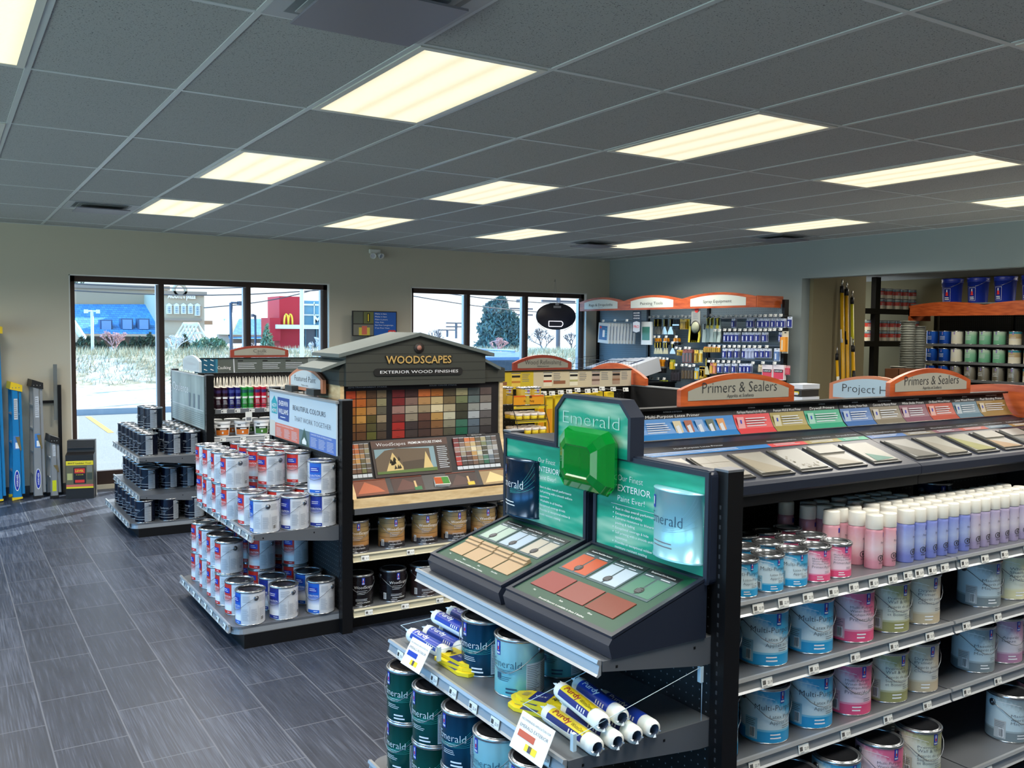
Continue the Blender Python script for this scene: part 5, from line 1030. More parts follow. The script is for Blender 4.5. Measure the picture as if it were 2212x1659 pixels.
semi = [[(184, 66, 32), (176, 96, 44), (86, 60, 42), (118, 100, 76)], [(168, 84, 36), (172, 92, 36), (120, 82, 46), (134, 128, 96)], [(150, 90, 34), (176, 122, 54), (156, 118, 74), (92, 88, 74)], [(150, 100, 40), (188, 140, 72), (84, 74, 38), (146, 130, 104)], [(120, 80, 40), (116, 80, 46), (82, 78, 46), (78, 68, 56)], [(96, 62, 36), (98, 66, 42), (96, 96, 46), (76, 62, 50)]]
sol = [[(104, 30, 34), (64, 40, 38), (196, 104, 52), (172, 100, 44), (84, 74, 56), (158, 150, 112), (74, 82, 82), (92, 78, 74)], [(116, 34, 36), (124, 98, 88), (172, 130, 84), (186, 164, 118), (110, 94, 66), (110, 118, 82), (92, 106, 104), (120, 112, 104)], [(150, 116, 108), (160, 150, 132), (150, 134, 106), (214, 200, 164), (168, 156, 126), (66, 66, 50), (142, 144, 138), (158, 158, 156)], [(116, 46, 44), (140, 130, 112), (96, 64, 54), (176, 138, 80), (186, 184, 160), (56, 58, 46), (166, 172, 176), (94, 90, 90)], [(160, 40, 36), (60, 50, 50), (74, 50, 42), (128, 90, 56), (130, 126, 106), (60, 106, 88), (90, 104, 116), (86, 82, 80)], [(160, 48, 40), (64, 54, 52), (68, 50, 46), (104, 78, 62), (84, 80, 66), (30, 94, 70), (74, 84, 92), (56, 52, 52)]]
for nx_, x0, wd, tab in ((4, 2.375, .275, semi), (8, 2.685, .735, sol)):
    if nx_ == 8: f.build('swatch_chart', K); f = MB()
    for r in range(6):
        for c in range(nx_):
            u = x0+c*wd/nx_; v = 1.425-(r+1)*.052; cc = tab[r][c]; f.fbox(F, u+.003, u+wd/nx_-.003, v+.002, v+.049, 0, .003, M('sw_%d_%d_%d' % cc, cc, .5)); f.lines(F, u+wd/nx_*.35, u+wd/nx_*.65, v+.008, v+.012, 1, ink, .004)
f.build('swatch_chart', K)
# lower sloped panel and tray
p0 = Vector((XA+.025, 1.995, .885)); up = Vector((0, .095, .225)); F = Fr(p0, (1, 0, 0), up); L = up.length
f = MB(); f.fbox(F, 0, XB_-XA-.05, 0, L, -.01, 0, bkp); W_ = XB_-XA-.05
f.fbox(F, .165, .70, .0, .235, .004, .012, M('poster_brown', (52, 40, 36), .5)); f.fr(F, .165, .70, .19, .235, M('poster_head', (78, 50, 40), .5), .013); f.ftext(F, 'WoodScapes', .30, .2, .03, wht, w=.2, off=.015, thin=-.012); f.ftext(F, 'PREMIUM HOUSE STAINS', .54, .203, .022, wht, w=.24, off=.015, thin=.01)
F3 = Fr(F.p(0, 0, .0135), F.u, F.v); f.fr(F3, .18, .595, .02, .18, M('photo_sky', (120, 150, 160), .5)); f.fp(F3, [(.18, .02), (.18, .12), (.25, .17), (.33, .18), (.56, .17), (.56, .05), (.595, .02)], M('photo_roof', (96, 80, 62), .6), .001); f.fp(F3, [(.24, .03), (.30, .155), (.36, .06), (.36, .03)], M('photo_house', (206, 180, 120), .6), .0016); f.fp(F3, [(.36, .03), (.36, .09), (.52, .10), (.56, .03)], M('photo_porch', (70, 58, 44), .6), .0016); f.fp(F3, [(.50, .04), (.53, .15), (.57, .04)], M('photo_house'), .002); f.fp(F3, [(.18, .02), (.595, .02), (.595, .042), (.18, .036)], M('photo_lawn', (86, 110, 52), .6), .0024)
for q in range(14): a = .27+random.random()*.06; b = .04+random.random()*.06; f.fp(F3, [(a, b), (a+.02, b+.005), (a+.01, b+.03)], M('photo_bush', (52, 46, 34), .8), .0026)
f.lines(F3, .615, .69, .03, .18, 12, lgry, .0012)
for x0, n_, tab in ((.02, 4, semi), (.745, 8, sol)):
    wd = .33/8*n_ if n_ == 8 else .13; rl = 6
    for c in range(n_):
        for r in range(rl):
            u = x0+c*wd/n_; v = .04+r*.031; cc = tab[5-r][c]; f.fbox(F, u+.001, u+wd/n_-.002, v, v+.029, .002, .006+.0015*r, M('sw_%d_%d_%d' % cc, cc, .5)); f.fr(F, u+.001, u+wd/n_-.002, v+.026, v+.0295, lgry, .0075+.0015*r)
        f.fr(F, x0+c*wd/n_+.001, x0+(c+1)*wd/n_-.002, .012, .034, lgry, .004)
f.fbox(F, .86, 1.0, .232, .248, .004, .006, ink); f.ftext(F, 'Take Home Samples', .93, .236, .008, wht, w=.08, off=.008)
f.build('leaflet_panel', K)
f = MB(); f.box(XA+.025, XB_-.025, 1.90, 2.46, .715, .80, bkp); f.box(XA, XB_, 1.875, 1.90, .735, .79, maple); f.box(XA, XB_, 1.862, 2.0, .70, .735, stl); f.build('tray', K)
p0 = Vector((XA+.03, 1.905, .782)); up = Vector((0, .085, .105)); F = Fr(p0, (1, 0, 0), up)
f = MB(); f.fbox(F, .0, 1.1, 0, .135, -.004, 0, M('book_black', (26, 22, 24), .4))
for u0, u1, cl in ((.0, .22, (120, 64, 40)), (.255, .47, (60, 34, 28)), (.64, .86, (50, 32, 28)), (.89, 1.1, (150, 126, 88))):
    f.fr(F, u0, u1, .02, .128, M('art_%d' % cl[0], cl, .5), .001); f.fp(F, [(u0+.02, .035), (u0+.08, .115), (u0+.16, .075), (u1-.02, .04)], M('art2_%d' % cl[0], tuple(min(255, int(v*1.5)) for v in cl), .5), .0016); f.fr(F, u0, u1, .122, .13, M('art_orange', (176, 76, 40), .5), .001)
for u, c1 in ((.40, (40, 110, 60)), (.78, (210, 180, 50))): f.fbox(F, u, u+.05, .03, .055, 0, .003, M('brush_card%d' % c1[0], c1, .5)); f.fbox(F, u+.005, u+.018, .05, .095, 0, .004, M('brush_handle', (206, 172, 120), .5))
f.build('stain_catalogue', K)
t = thing('brochure_stack', 'small stack of green and orange brochures in the gabled display', 'brochures', (2.955, 1.935, .815), (R_(35), 0, R_(-8))); f = MB()
for k in range(6): f.box(-.05+k*.001, .05+k*.001, -.01, .06, k*.004, k*.004+.003, tagw)
F = FY(0, 0, 0); f.box(-.045, .005, -.005, .055, .024, .025, M('bro_orange', (176, 84, 44), .5)); f.box(.005, .052, -.005, .055, .024, .025, M('bro_green', (70, 130, 60), .5)); f.build('leaflets', t)
# ================================================================== PRIMER DISPLAY TOP
lexan = M('tile_frame', (60, 60, 58), .3)
def sx_at(px): return at(px, 880, y=-.57).x
def yz(t): return (-.60-.35*t, 1.398-.113*t)   # tray slope, t 0..1
def primer_top(x0, x1, segs, tiles, label):
    t = thing('sample_console', label, 'display', (0, 0, 0)); f = MB()
    f.prism([(-.60, 1.398), (-.95, 1.285), (-.965, 1.275), (-.965, 1.245), (-.95, 1.235), (-.93, 1.235), (-.90, 1.27), (-.54, 1.36), (-.54, 1.398)], 'x', x0, x1, blp)
    f.box(x0, x1, -.95, -.545, 1.2, 1.235, blk); f.build('console', t)
    # curved header strip
    cv = [(-.605+.06*(q/6)**.6, 1.402+.108*q/6) for q in range(7)]
    f = MB(); f.prism([(a, b) for a, b in cv]+[(a+.012, b) for a, b in reversed(cv)], 'x', x0, x1, blp); f.prism([(-.552, 1.508), (-.575, 1.508), (-.575, 1.517), (-.52, 1.517)], 'x', x0, x1, blk); h = f.build('header_strip', t)
    f = MB()
    for (a, b, cc, tl, sub, nm_) in segs:
        for q in range(6):
            m = M('seg_%s' % nm_, cc, .4) if q < 4 else bkp
            (ya, za), (yb, zb) = cv[q], cv[q+1]; o = .0012
            f.poly([(a+.002, ya-o, za), (b-.002, ya-o, za), (b-.002, yb-o, zb), (a+.002, yb-o, zb)], m)
        F = Fr((0, cv[5][0]-.0025, 0), (1, 0, 0), (0, .12, 1)); mid = (a+b)/2; w = min((b-a)*.8, len(tl)*.0105); z0 = (cv[4][1]+.008)
        Fb = Fr((0, cv[4][0]-.003, cv[4][1]), (1, 0, 0), (0, .1, 1)); f.ftext(Fb, tl, mid, .004, .016, wht, w=w, off=.003, thin=-.008); f.ftext(Fb, sub, mid, .023, .007, wht, w=len(sub)*.005, off=.003, thin=.01)
        Fc = Fr((0, cv[1][0]-.002, 1.405), (1, 0, 0), (0, .35, 1)); u = a+.06 if b-a < .4 else a+.02
        if b-a < .4:
            f.fr(Fc, a+.012, a+.05, .006, .062, M('segcan_%s' % nm_, tuple(int(v*.4+215*.6) for v in cc), .4), .004); f.fr(Fc, a+.027, a+.035, .035, .05, swb, .005); f.lines(Fc, a+.06, b-.02, .008, .06, 5, lgry, .004)
        else:
            f.lines(Fc, a+.18, a+.3, .008, .06, 6, lgry, .004); f.lines(Fc, a+.02, a+.15, .008, .06, 6, lgry, .004)
            for k, c_ in enumerate(((190, 180, 150), (150, 90, 70), (120, 150, 190), (84, 96, 84), (196, 140, 90))): u = a+.31+k*.057; f.fp(Fc, [(u, .062), (u+.04, .062), (u+.05, .005), (u+.014, .005)], M('thumb_%d' % k, c_, .5), .004); f.fp(Fc, [(u+.012, .04), (u+.03, .045), (u+.04, .01), (u+.02, .01)], lgry, .005)
    f.build('strip_art', h)
    # second strip on the slope
    o0 = Vector((0, *yz(.09))); F = Fr(o0, (1, 0, 0), (0, .35, .113)); s_ = f = MB()
    for (a, b, cc, tl, sub, nm_) in segs:
        d = .05; a2, b2 = a+d, b+d
        if b2 > x1 and x1 > 4.5: b2 = min(b2, x1-.01)
        a2 = max(a2, x0) if a > x0+.01 else x0+.005
        b2 = min(b2, x1-.005) if abs(b-x1) < .05 else b2
        f.fr(F, a2, b2, -.095, -.066, M('seg_%s' % nm_), .0015); f.fr(F, a2, b2, -.066, -.02, bkp, .0015); mid = (a2+b2)/2; f.ftext(F, tl, mid, -.052, .015, lgry, w=min((b2-a2)*.8, len(tl)*.0095), off=.003, thin=-.008); f.lines(F, a2+.03, b2-.03, -.09, -.07, 2, lgry, .003)
    f.build('slope_strip', t)
    for k, (tx, cc, tri, kind) in enumerate(tiles):
        cc = tuple(int(v*.64) for v in cc); tri = tuple(int(v*.68) for v in tri)
        p = Vector((tx, *yz(.47))); F = Fr(p, (1, 0, 0), (0, .35, .113)); f = MB(); f.fbox(F, -.008, .163, -.172, .012, .0, .006, lexan); w_, h_ = .15, .158
        f.fbox(F, 0, w_, -h_, 0, .006, .010, M('tile_%d_%d_%d' % cc, cc, .35)); f.fbox(F, -.002, w_+.006, -h_-.005, .002, .010, .0125, pane) if 0 else None
        m2 = M('tri_%d_%d_%d' % tri, tri, .4)
        if kind == 'tri': f.fp(F, [(0, -.01), (w_, -h_), (0.02, -h_), (0, -h_*.7)], m2, .0108)
        elif kind == 'small': f.fp(F, [(.03, -.09), (w_-.01, -h_+.01), (.02, -h_)], m2, .0108)
        elif kind == 'mold':
            for q in range(60): a = random.random()*.13; b = -random.random()*.15; s = random.uniform(.002, .008); f.fp(F, [(a, b-s), (a+s, b), (a, b+s), (a-s*.6, b)], m2, .0108) if (a < .03 or b < -.12) else None
        elif kind == 'step': f.fbox(F, 0, w_, -h_*.42, 0, .010, .016, M('tile_%d_%d_%d' % cc)); f.fp(F, [(0, -h_*.45), (w_, -h_), (.0, -h_)], m2, .0108)
        elif kind == 'lines':
            for q in (-.05, -.11): f.fr(F, 0, w_, q-.002, q, m2, .0108)
            f.fr(F, .06, .062, -h_, 0, m2, .0108)
        f.fr(F, w_+.002, w_+.01, -h_-.008, .008, M('tile_edge', (150, 150, 146), .2), .0072); f.build('sample_tile', t)
c6 = (24, 110, 176)
primer_top(2.31, 3.598, [(2.31, sx_at(1587), c6, 'Multi-Purpose Latex Primer', 'INTERIOR & EXTERIOR', 'blue'), (sx_at(1587), sx_at(1666), (192, 52, 58), 'Multi-Purpose Waterbased Acrylic-Alkyd Primer', 'INTERIOR', 'red'), (sx_at(1666), sx_at(1740), (142, 128, 66), 'Premium Wall & Wood Primer', 'INTERIOR', 'olive'), (sx_at(1740), 3.598, (44, 144, 112), 'Drywall Primers', 'INTERIOR', 'green')],
    [(2.335, (190, 186, 172), (150, 146, 130), 'tri'), (2.53, (200, 196, 182), (170, 160, 140), 'lines'), (2.735, (204, 200, 186), (178, 168, 142), 'tri'), (2.94, (204, 204, 196), (150, 144, 120), 'mold'), (3.145, (204, 200, 190), (182, 174, 156), 'step'), (3.36, (206, 204, 192), (42, 140, 122), 'small')], 'black sample console with sloped primer tiles nearest the green display')
sg2 = [sx_at(v) for v in (1882, 1945, 2003, 2060, 2112)]
primer_top(3.602, 4.90, [(3.602, sg2[0], (56, 96, 152), 'Water Blocking Primer Finish', 'INTERIOR', 'navy'), (sg2[0], sg2[1], (112, 104, 88), 'Concrete & Masonry Primer', 'INTERIOR & EXTERIOR', 'taupe'), (sg2[1], sg2[2], (112, 68, 84), 'White Shellac Primers', 'INTERIOR & EXTERIOR', 'plum'), (sg2[2], sg2[3], (158, 62, 42), 'Oil-Based Wood Primer', 'EXTERIOR', 'rust'), (sg2[3], sg2[4], (84, 112, 128), 'Latex Wood Primer', 'EXTERIOR', 'steel'), (sg2[4], 4.90, (132, 108, 60), 'Peel Bonding Primer', 'INTERIOR & EXTERIOR', 'ochre')],
    [(3.63, (196, 196, 190), (116, 114, 104), 'tri'), (3.845, (196, 194, 180), (164, 158, 140), 'tri'), (4.06, (190, 188, 168), (164, 164, 70), 'tri'), (4.275, (196, 194, 182), (186, 146, 90), 'step'), (4.49, (196, 196, 188), (130, 142, 144), 'step'), (4.70, (150, 128, 96), (170, 140, 80), 'tri')], 'black sample console with sloped primer tiles at the right edge')
t = tag(MB().box(-.05, .05, -.02, .02, 0, .07, M('box_cream', (206, 196, 160), .6)).box(-.03, .03, -.0212, -.02, .02, .055, M('box_brown', (130, 90, 50), .6)).build('small_box', None, (2.83, -.36, 1.372)), 'small cream stain box on the back of the primer run', 'box')
f = MB(); f.box(2.32, 4.9, -.50, .0, 1.355, 1.372, blk); tag(f.build('top_shelf'), 'black top shelf behind the primer consoles', 'shelf')
# ================================================================== CAULK, TUBS, WOOD FINISHING GOODS
def tube_mesh(nm, col, band, txt=None):
    R = .0245; f = MB(); f.lathe([(R, 0), (R, .008), (R*.99, .009), (R*.99, .19), (R, .191), (R, .2)], M('caulk_'+nm, col, .35), 18, cap=False); f.lathe([(.0001, 0), (R, 0)], wht, 12, cap=False); f.wrap(-180, 180, 0, .012, R+.0004, wht, 18); f.wrap(-70, 70, .150, .178, R+.0004, M('caulkb_'+nm, band, .4)); f.wrap(-60, 60, .1, .118, R+.0004, wht if not txt else M('print_red'), 8)
    if txt: f.wtext(txt, 0, .102, .014, R+.001, wht, w=.03, thin=.01)
    for k in range(4): f.wrap(-45, 40-6*k, .05+k*.011, .054+k*.011, R+.0005, lgry, 4)
    g_ = MB(); g_.lathe([(R*.98, .199), (R*.5, .203), (.0085, .206), (.007, .225), (.0018, .285), (.0001, .285)], M('nozzle_white', (186, 182, 172), .5), 12, cap=False)
    return f.mesh('cartridge'), g_.mesh('nozzle')
TB = {'maroon': tube_mesh('maroon', (48, 16, 34), (60, 44, 96)), 'blue': tube_mesh('blue', (28, 24, 108), (60, 70, 150)), 'green': tube_mesh('green', (48, 158, 64), (20, 90, 90)), 'red': tube_mesh('red', (196, 28, 58), (60, 40, 110)), 'white': tube_mesh('white', (206, 200, 190), (40, 36, 36), '300'), 'grey': tube_mesh('grey', (186, 186, 180), (60, 70, 90), '300')}
t = thing('wire_rack', 'black wire rack with price rail holding the caulk tubes', 'rack', (0, 0, 0)); f = MB()
for k in range(16): y = 5.10+k*.034; f.tube([(2.335, y, 1.068), (3.55, y, 1.068)], .0018, blk, 4)
for z in (1.075, 1.10, 1.12): f.tube([(2.335, 5.085, z), (3.55, 5.085, z)], .0022, blk, 4)
f.build('wire_deck', t); f = MB(); f.box(2.335, 3.55, 5.07, 5.078, 1.04, 1.078, M('rail_clear_grey', (110, 114, 120), .3)); f.build('price_rail', t)
tags(t, [(x, 5.064, 1.06) for x in (2.41, 2.53, 2.66, 2.80, 2.94, 3.08)], (0, 0, 0))
seq = ['maroon', 'maroon', 'blue', 'blue', 'green', 'green', 'red', 'red', 'white', 'white', 'white', 'white', 'white', 'white', 'grey', 'grey', 'grey', 'grey', 'grey', 'grey']
rw = ['front', 'second', 'third', 'fourth', 'fifth']
for r in range(5):
    for k, c in enumerate(seq):
        b, n_ = TB[c]; x = 2.372+k*.0585+(.006 if r % 2 else 0); t = thing('caulk_tube', '%s caulk cartridge with white nozzle, %d%s from the left, %s row' % (c, k+1, {1: 'st', 2: 'nd', 3: 'rd'}.get((k+1) % 10 if k != 10 and k != 11 and k != 12 else 0, 'th'), rw[r]), 'caulk tube', (x, 5.112+r*.062, 1.0705-.045*(r == 0)*0), R_(-90+random.uniform(-6, 6)), 'caulk tubes on the wire rack'); part('cartridge', b, t); part('nozzle', n_, t)
t = tag(MB().box(-.03, .03, -.002, 0, -.06, .03, tagw).box(-.022, .022, -.0025, -.002, -.05, -.02, MT['print_grey']).build('price_card', None, (2.63, 5.062, 1.02)), 'small white price card hanging under the caulk rack', 'price card')
def tub(nm, c1, c2):
    f = MB(); f.lathe([(.058, 0), (.060, .002), (.070, .125)], wht, 28); R = .066
    def cw(a0, a1, z0, z1, m, o=.001):
        v = []; n = 8
        for i in range(n+1):
            a = R_(a0+(a1-a0)*i/n)
            for z in (z0, z1): r = .060+.010*z/.125+o; v.append((r*math.cos(a), r*math.sin(a), z))
        f.add(v, [(2*i, 2*i+2, 2*i+3, 2*i+1) for i in range(n)], m, True)
    cw(-55, 55, .012, .058, M('tub_'+nm, c1, .5)); cw(-55, 55, .058, .078, M('tubt_'+nm, c2, .5)); cw(-20, 30, .060, .070, wht, .002); cw(-6, 6, .024, .044, wht, .002); cw(-40, -15, .095, .103, ink)
    l = MB(); l.lathe([(.0715, .108), (.0735, .110), (.0735, .132), (.070, .134), (.066, .131), (.0001, .131)], wht, 28, cap=False); return f.mesh('tub_body'), l.mesh('tub_lid')
TU = {'orange': tub('orange', (222, 120, 36), (52, 38, 30)), 'green': tub('green', (72, 126, 50), (30, 52, 36))}
for k, (x, y, c) in enumerate(((2.42, 5.17, 'orange'), (2.60, 5.17, 'orange'), (2.775, 5.17, 'green'), (2.95, 5.17, 'green'), (3.12, 5.17, 'green'), (2.40, 5.36, 'orange'), (2.56, 5.36, 'orange'), (2.73, 5.36, 'green'), (2.89, 5.36, 'green'), (3.05, 5.36, 'green'))):
    b, l = TU[c]; t = thing('plastic_tub', 'white lidded tub with %s label, %s from the left, %s row' % (c, ordn[k % 5], 'front' if k < 5 else 'back'), 'tub', (x, y, .83), R_(-100), 'spackle tubs under the caulk'); part('tub_body', b, t); part('tub_lid', l, t)
# putty rack -----------------------------------------------------------------
yl = M('putty_yellow', (226, 196, 40), .45); amb = M('putty_amber', (222, 150, 30), .45)
t = thing('putty_rack', 'yellow Wood Putty counter rack with tiers of small jars', 'rack', (0, 0, 0)); F = FY(0, 2.14, 0)
f = MB(); f.fbox(F, 3.62, 3.87, 1.29, 1.355, -.008, 0, amb); f.fr(F, 3.62, 3.87, 1.345, 1.355, M('putty_orange', (214, 96, 30), .45), .001); f.ftext(F, 'Wood Putty', 3.745, 1.308, .022, M('putty_brown', (84, 44, 20), .5), w=.09, off=.002); f.fr(F, 3.72, 3.77, 1.337, 1.352, M('putty_brown'), .002); f.build('header', t)
f = MB()
for zz, yy in ((1.262, 2.135), (1.165, 2.11), (1.06, 2.085)):
    F = FY(0, yy, 0); f.fbox(F, 3.62, 3.875, zz, zz+.02, -.004, 0, yl); f.lines(F, 3.63, 3.86, zz+.006, zz+.014, 1, gry)
f.build('tier_strip', t); f = MB()
for x in (3.617, 3.878):
    f.tube([(x, 2.40, 1.36), (x, 2.14, 1.36), (x, 2.14, 1.26), (x, 2.085, 1.16), (x, 2.06, .98), (x, 2.42, 1.02), (x, 2.42, 1.36)], .003, blk, 5)
for y_, z_ in ((2.14, 1.285), (2.10, 1.19), (2.075, 1.09), (2.30, 1.285), (2.30, 1.19), (2.30, 1.09)): f.tube([(3.617, y_, z_), (3.878, y_, z_)], .0025, blk, 5)
for zz in (1.283, 1.187, 1.087, .987): 
    for k in range(8): f.tube([(3.617, 2.10+k*.045, zz), (3.878, 2.10+k*.045, zz)], .0016, blk, 4)
f.build('wire_frame', t)
for k, x in enumerate((3.64, 3.70, 3.765, 3.83)):
    can('amber', x-.008+(k > 1)*.0, 2.20 if k % 2 else 2.27, 1.286, -85, 'amber metal stain can on top of the putty rack, %s from the left' % ordn[k], 'amber cans on the putty rack', 'stain can') if k in (0, 3) else None
can('amber', 3.735, 2.19, 1.286+.0, -85, 'amber metal stain can on top of the putty rack, between the end cans', 'amber cans on the putty rack', 'stain can')
def jar():
    f = MB(); f.lathe([(.023, 0), (.025, .002), (.0265, .03)], yl, 16, cap=True); l = MB(); l.lathe([(.0285, .028), (.029, .03), (.029, .043), (.026, .0445), (.024, .042), (.0001, .042)], M('jar_lid', (224, 214, 206), .45), 18, cap=False); l.lathe([(.0001, .0426), (.019, .0426)], M('jar_top', (110, 84, 66), .6), 14, cap=False); return f.mesh('jar_body'), l.mesh('jar_lid')
JB, JL = jar(); n = 0
for tier, z in enumerate((1.189, 1.089, .989)):
    for r in range(3):
        for k in range(4):
            t = thing('putty_jar', 'small yellow putty jar, %s across, %s row, %s tier of the rack' % (ordn[k], rw[r], ['top', 'middle', 'lower'][tier]), 'jar', (3.655+k*.062, 2.13-tier*.018+r*.065, z), 0, 'putty jars on the yellow rack'); part('jar_body', JB, t); part('jar_lid', JL, t)
# hanging yellow packets with tags
def packet(x, y, z, w, h, m1, m2, label, grp, parts=True, d=.012, frame='y', tagz=.03):
    "blister pack hanging from a peg hook; frame 'y' faces -y, 'x' faces -x"
    rot = 0 if frame == 'y' else R_(-90); t = thing('hanging_pack', label, 'hanging pack', (x, y, z), rot, grp)
    f = MB(); f.box(-w/2, w/2, -d/2, d/2, -h, 0, m1); f.box(-w*.4, w*.4, -d/2-.003, -d/2, -h*.92, -h*.30, m2); f.build('blister_card', t)
    return t
def hook(x, y, z, L, label, grp, frame='y'):
    rot = 0 if frame == 'y' else R_(-90); t = thing('peg_hook', label, 'peg hook', (x, y, z), rot, grp); f = MB(); f.tube([(0, L, 0), (0, 0, 0), (0, -.01, .01)], .002, MT['shelf_steel'], 4); f.build('hook', t); part('price_tag', TAG, t, (0, -.014, .006), (R_(-12), 0, 0)); return t
for k, (px, ty, kind) in enumerate(((1172, 851, 1), (1190, 851, 1), (1209, 849, 1), (1227, 847, 1), (1245, 844, 0), (1267, 846, 0), (1283, 845, 0), (1298, 841, 0), (1322, 842, 0), (1349, 843, 2))):
    p = at(px, ty, y=2.24); hook(p.x, 2.24, p.z, .26, 'price-tagged peg hook above the yellow packets, %s from the left' % (ordn+['ninth', 'tenth'])[k], 'tagged hooks of the wood finishing bay')
    if kind == 2: continue
    for r in range(3):
        packet(p.x+.004*r, 2.262+r*.02, p.z-.018, .055 if kind else .062, .30 if kind else .20, yl, amb if kind else M('packet_brown', (176, 110, 36), .5), 'yellow %s packet on the %s hook, %s in line' % ('long' if kind else 'short', (ordn+['ninth'])[k], ['front', 'middle', 'back'][r]), 'yellow packets of the wood finishing bay', d=.014)
can('amber', 3.72, 2.2, .56, -80, 'amber stain can low on the wood finishing shelf', 'amber cans low down', 'stain can')
# ================================================================== PAINTING TOOLS WALL
t = thing('wall_gondola', 'tall grey pegboard wall gondola along the right wall', 'shelving', (0, 0, 0))
f = MB(); f.box(8.66, 8.69, 4.22, 7.72, .1, 2.15, pegg); f.build('back_panel', t)
for y in (4.19, 5.42, 6.6, 7.74): f = MB(); f.box(8.63, 8.70, y-.02, y+.02, 0, 2.2, blk); f.build('upright', t)
f = MB(); f.box(8.15, 8.69, 4.22, 7.72, 0, .14, blk); f.build('base', t)
for z in (1.95, 1.80, 1.62, 1.44, 1.28):
    f = MB(); f.box(8.625, 8.645, 4.22, 5.4, z+.03, z+.045, stl); f.build('crossbar', t)
segs = ((7.72, 6.68, 'Rags & Dropcloths', 'Chiffons et Toiles', 'leftmost arched cherry header reading Rags & Dropcloths'), (6.68, 5.53, 'Painting Tools', 'Outils de Peinture', 'middle arched cherry header reading Painting Tools'), (5.53, 4.27, 'Spray Equipment', 'Équipement de Pulvérisation', 'right arched cherry header reading Spray Equipment'))
for a, b, tx, sub, lab in segs:
    w = a-b; F = Fr((8.27, (a+b)/2, 2.105), (0, -1, 0), (0, 0, 1)); t = thing('arched_header', lab, 'sign', (0, 0, 0)); n_ = 16
    P = [(-w/2, 0), (w/2, 0)]+[(w/2-w*i/n_, .125+.065*(1-(2*i/n_-1)**2)) for i in range(n_+1)]; k = len(P); f = MB()
    f.add([F.p(u, v, 0) for u, v in P]+[F.p(u, v, -.02) for u, v in P], [tuple(range(k)), tuple(range(2*k-1, k-1, -1))]+[((i+1) % k, i, k+i, k+(i+1) % k) for i in range(k)], cherry); f.build('board', t)
    w2 = w*.74; P = [(-w2/2, .025), (w2/2, .025)]+[(w2/2-w2*i/n_, .118+.042*(1-(2*i/n_-1)**2)) for i in range(n_+1)]; f = MB(); f.fp(F, P, M('header_face', (206, 212, 204), .45), .0015); f.ftext(F, tx, 0, .065, .052, M('sign_ink'), w=len(tx)*.032, off=.003, thin=0.); f.ftext(F, sub, 0, .04, .014, gry, off=.003); f.build('face', t)
f = MB(); f.box(8.27, 8.70, 4.255, 4.275, 2.105, 2.24, cherry); tag(f.build('header_return'), 'plain cherry return board at the right end of the tool headers', 'board')
f = MB(); f.box(8.27, 8.45, 7.70, 7.72, 2.105, 2.22, cherry); tag(f.build('header_return'), 'short cherry return board at the window end of the tool headers', 'board')
XW = 8.47; TG = 'tagged peg hooks on the tool wall'
def zr3(x, y): return (1290+x/9.217, 680+y/9.217)
def zr4(x, y): return (1500+x/8.296, 660+y/8.296)
nth = lambda k: (ordn+['ninth', 'tenth', 'eleventh', 'twelfth', 'thirteenth', 'fourteenth', 'fifteenth', 'sixteenth', 'seventeenth'])[k]
rowsT = [('upper left', zr3, [(1060, 50), (1135, 40), (1230, 40), (1350, 35), (1475, 40), (1555, 40), (1625, 35), (1705, 30), (1775, 45), (1855, 35)]), ('second left', zr3, [(1060, 435), (1155, 440), (1245, 440), (1390, 440), (1590, 440), (1515, 560)]), ('middle', zr3, [(1590, 660), (1665, 675), (1775, 660), (1850, 665)]), ('third left', zr3, [(1045, 865), (1120, 868), (1190, 865), (1265, 865), (1335, 875), (1410, 880)]), ('lower middle', zr3, [(1710, 1005), (1790, 1000), (1860, 1020), (1940, 1010), (1585, 1000)]), ('bottom left', zr3, [(1110, 1270), (1225, 1270), (1350, 1275)]),
 ('top right', zr4, [(200, 195), (312, 175), (395, 200), (485, 198), (580, 192), (665, 190), (755, 192), (840, 190), (930, 190), (1015, 188), (1105, 185), (1195, 185), (1285, 185), (1380, 180), (1465, 180), (1565, 178)]), ('second right', zr4, [(385, 445), (468, 445), (560, 440), (647, 440), (740, 440), (830, 440), (925, 440), (1015, 440), (1105, 440), (1195, 440), (1285, 440), (1370, 438), (1450, 435), (1560, 430)]), ('third right', zr4, [(285, 725), (368, 730), (455, 735), (548, 735), (642, 735), (730, 735), (815, 735), (905, 737), (1000, 737), (1093, 740), (1185, 740), (1313, 738)]), ('fourth right', zr4, [(275, 1000), (350, 1000), (440, 1005), (535, 1005), (630, 1008), (725, 1010), (810, 1010), (1065, 1030), (1245, 1028), (1455, 1035)])]
for nm_, fn, lst in rowsT:
    for k, (a, b) in enumerate(lst): px, py = fn(a, b); p = at(px, py, x=XW); hook(XW, p.y, p.z-.004, .17, 'peg hook with white tag, %s in the %s tool row' % (nth(k), nm_), TG, 'x')
cardw = M('card_white', (206, 214, 226), .4); cardb = M('card_blue', (36, 44, 132), .4); cardy = M('card_yellow', (222, 182, 36), .4)
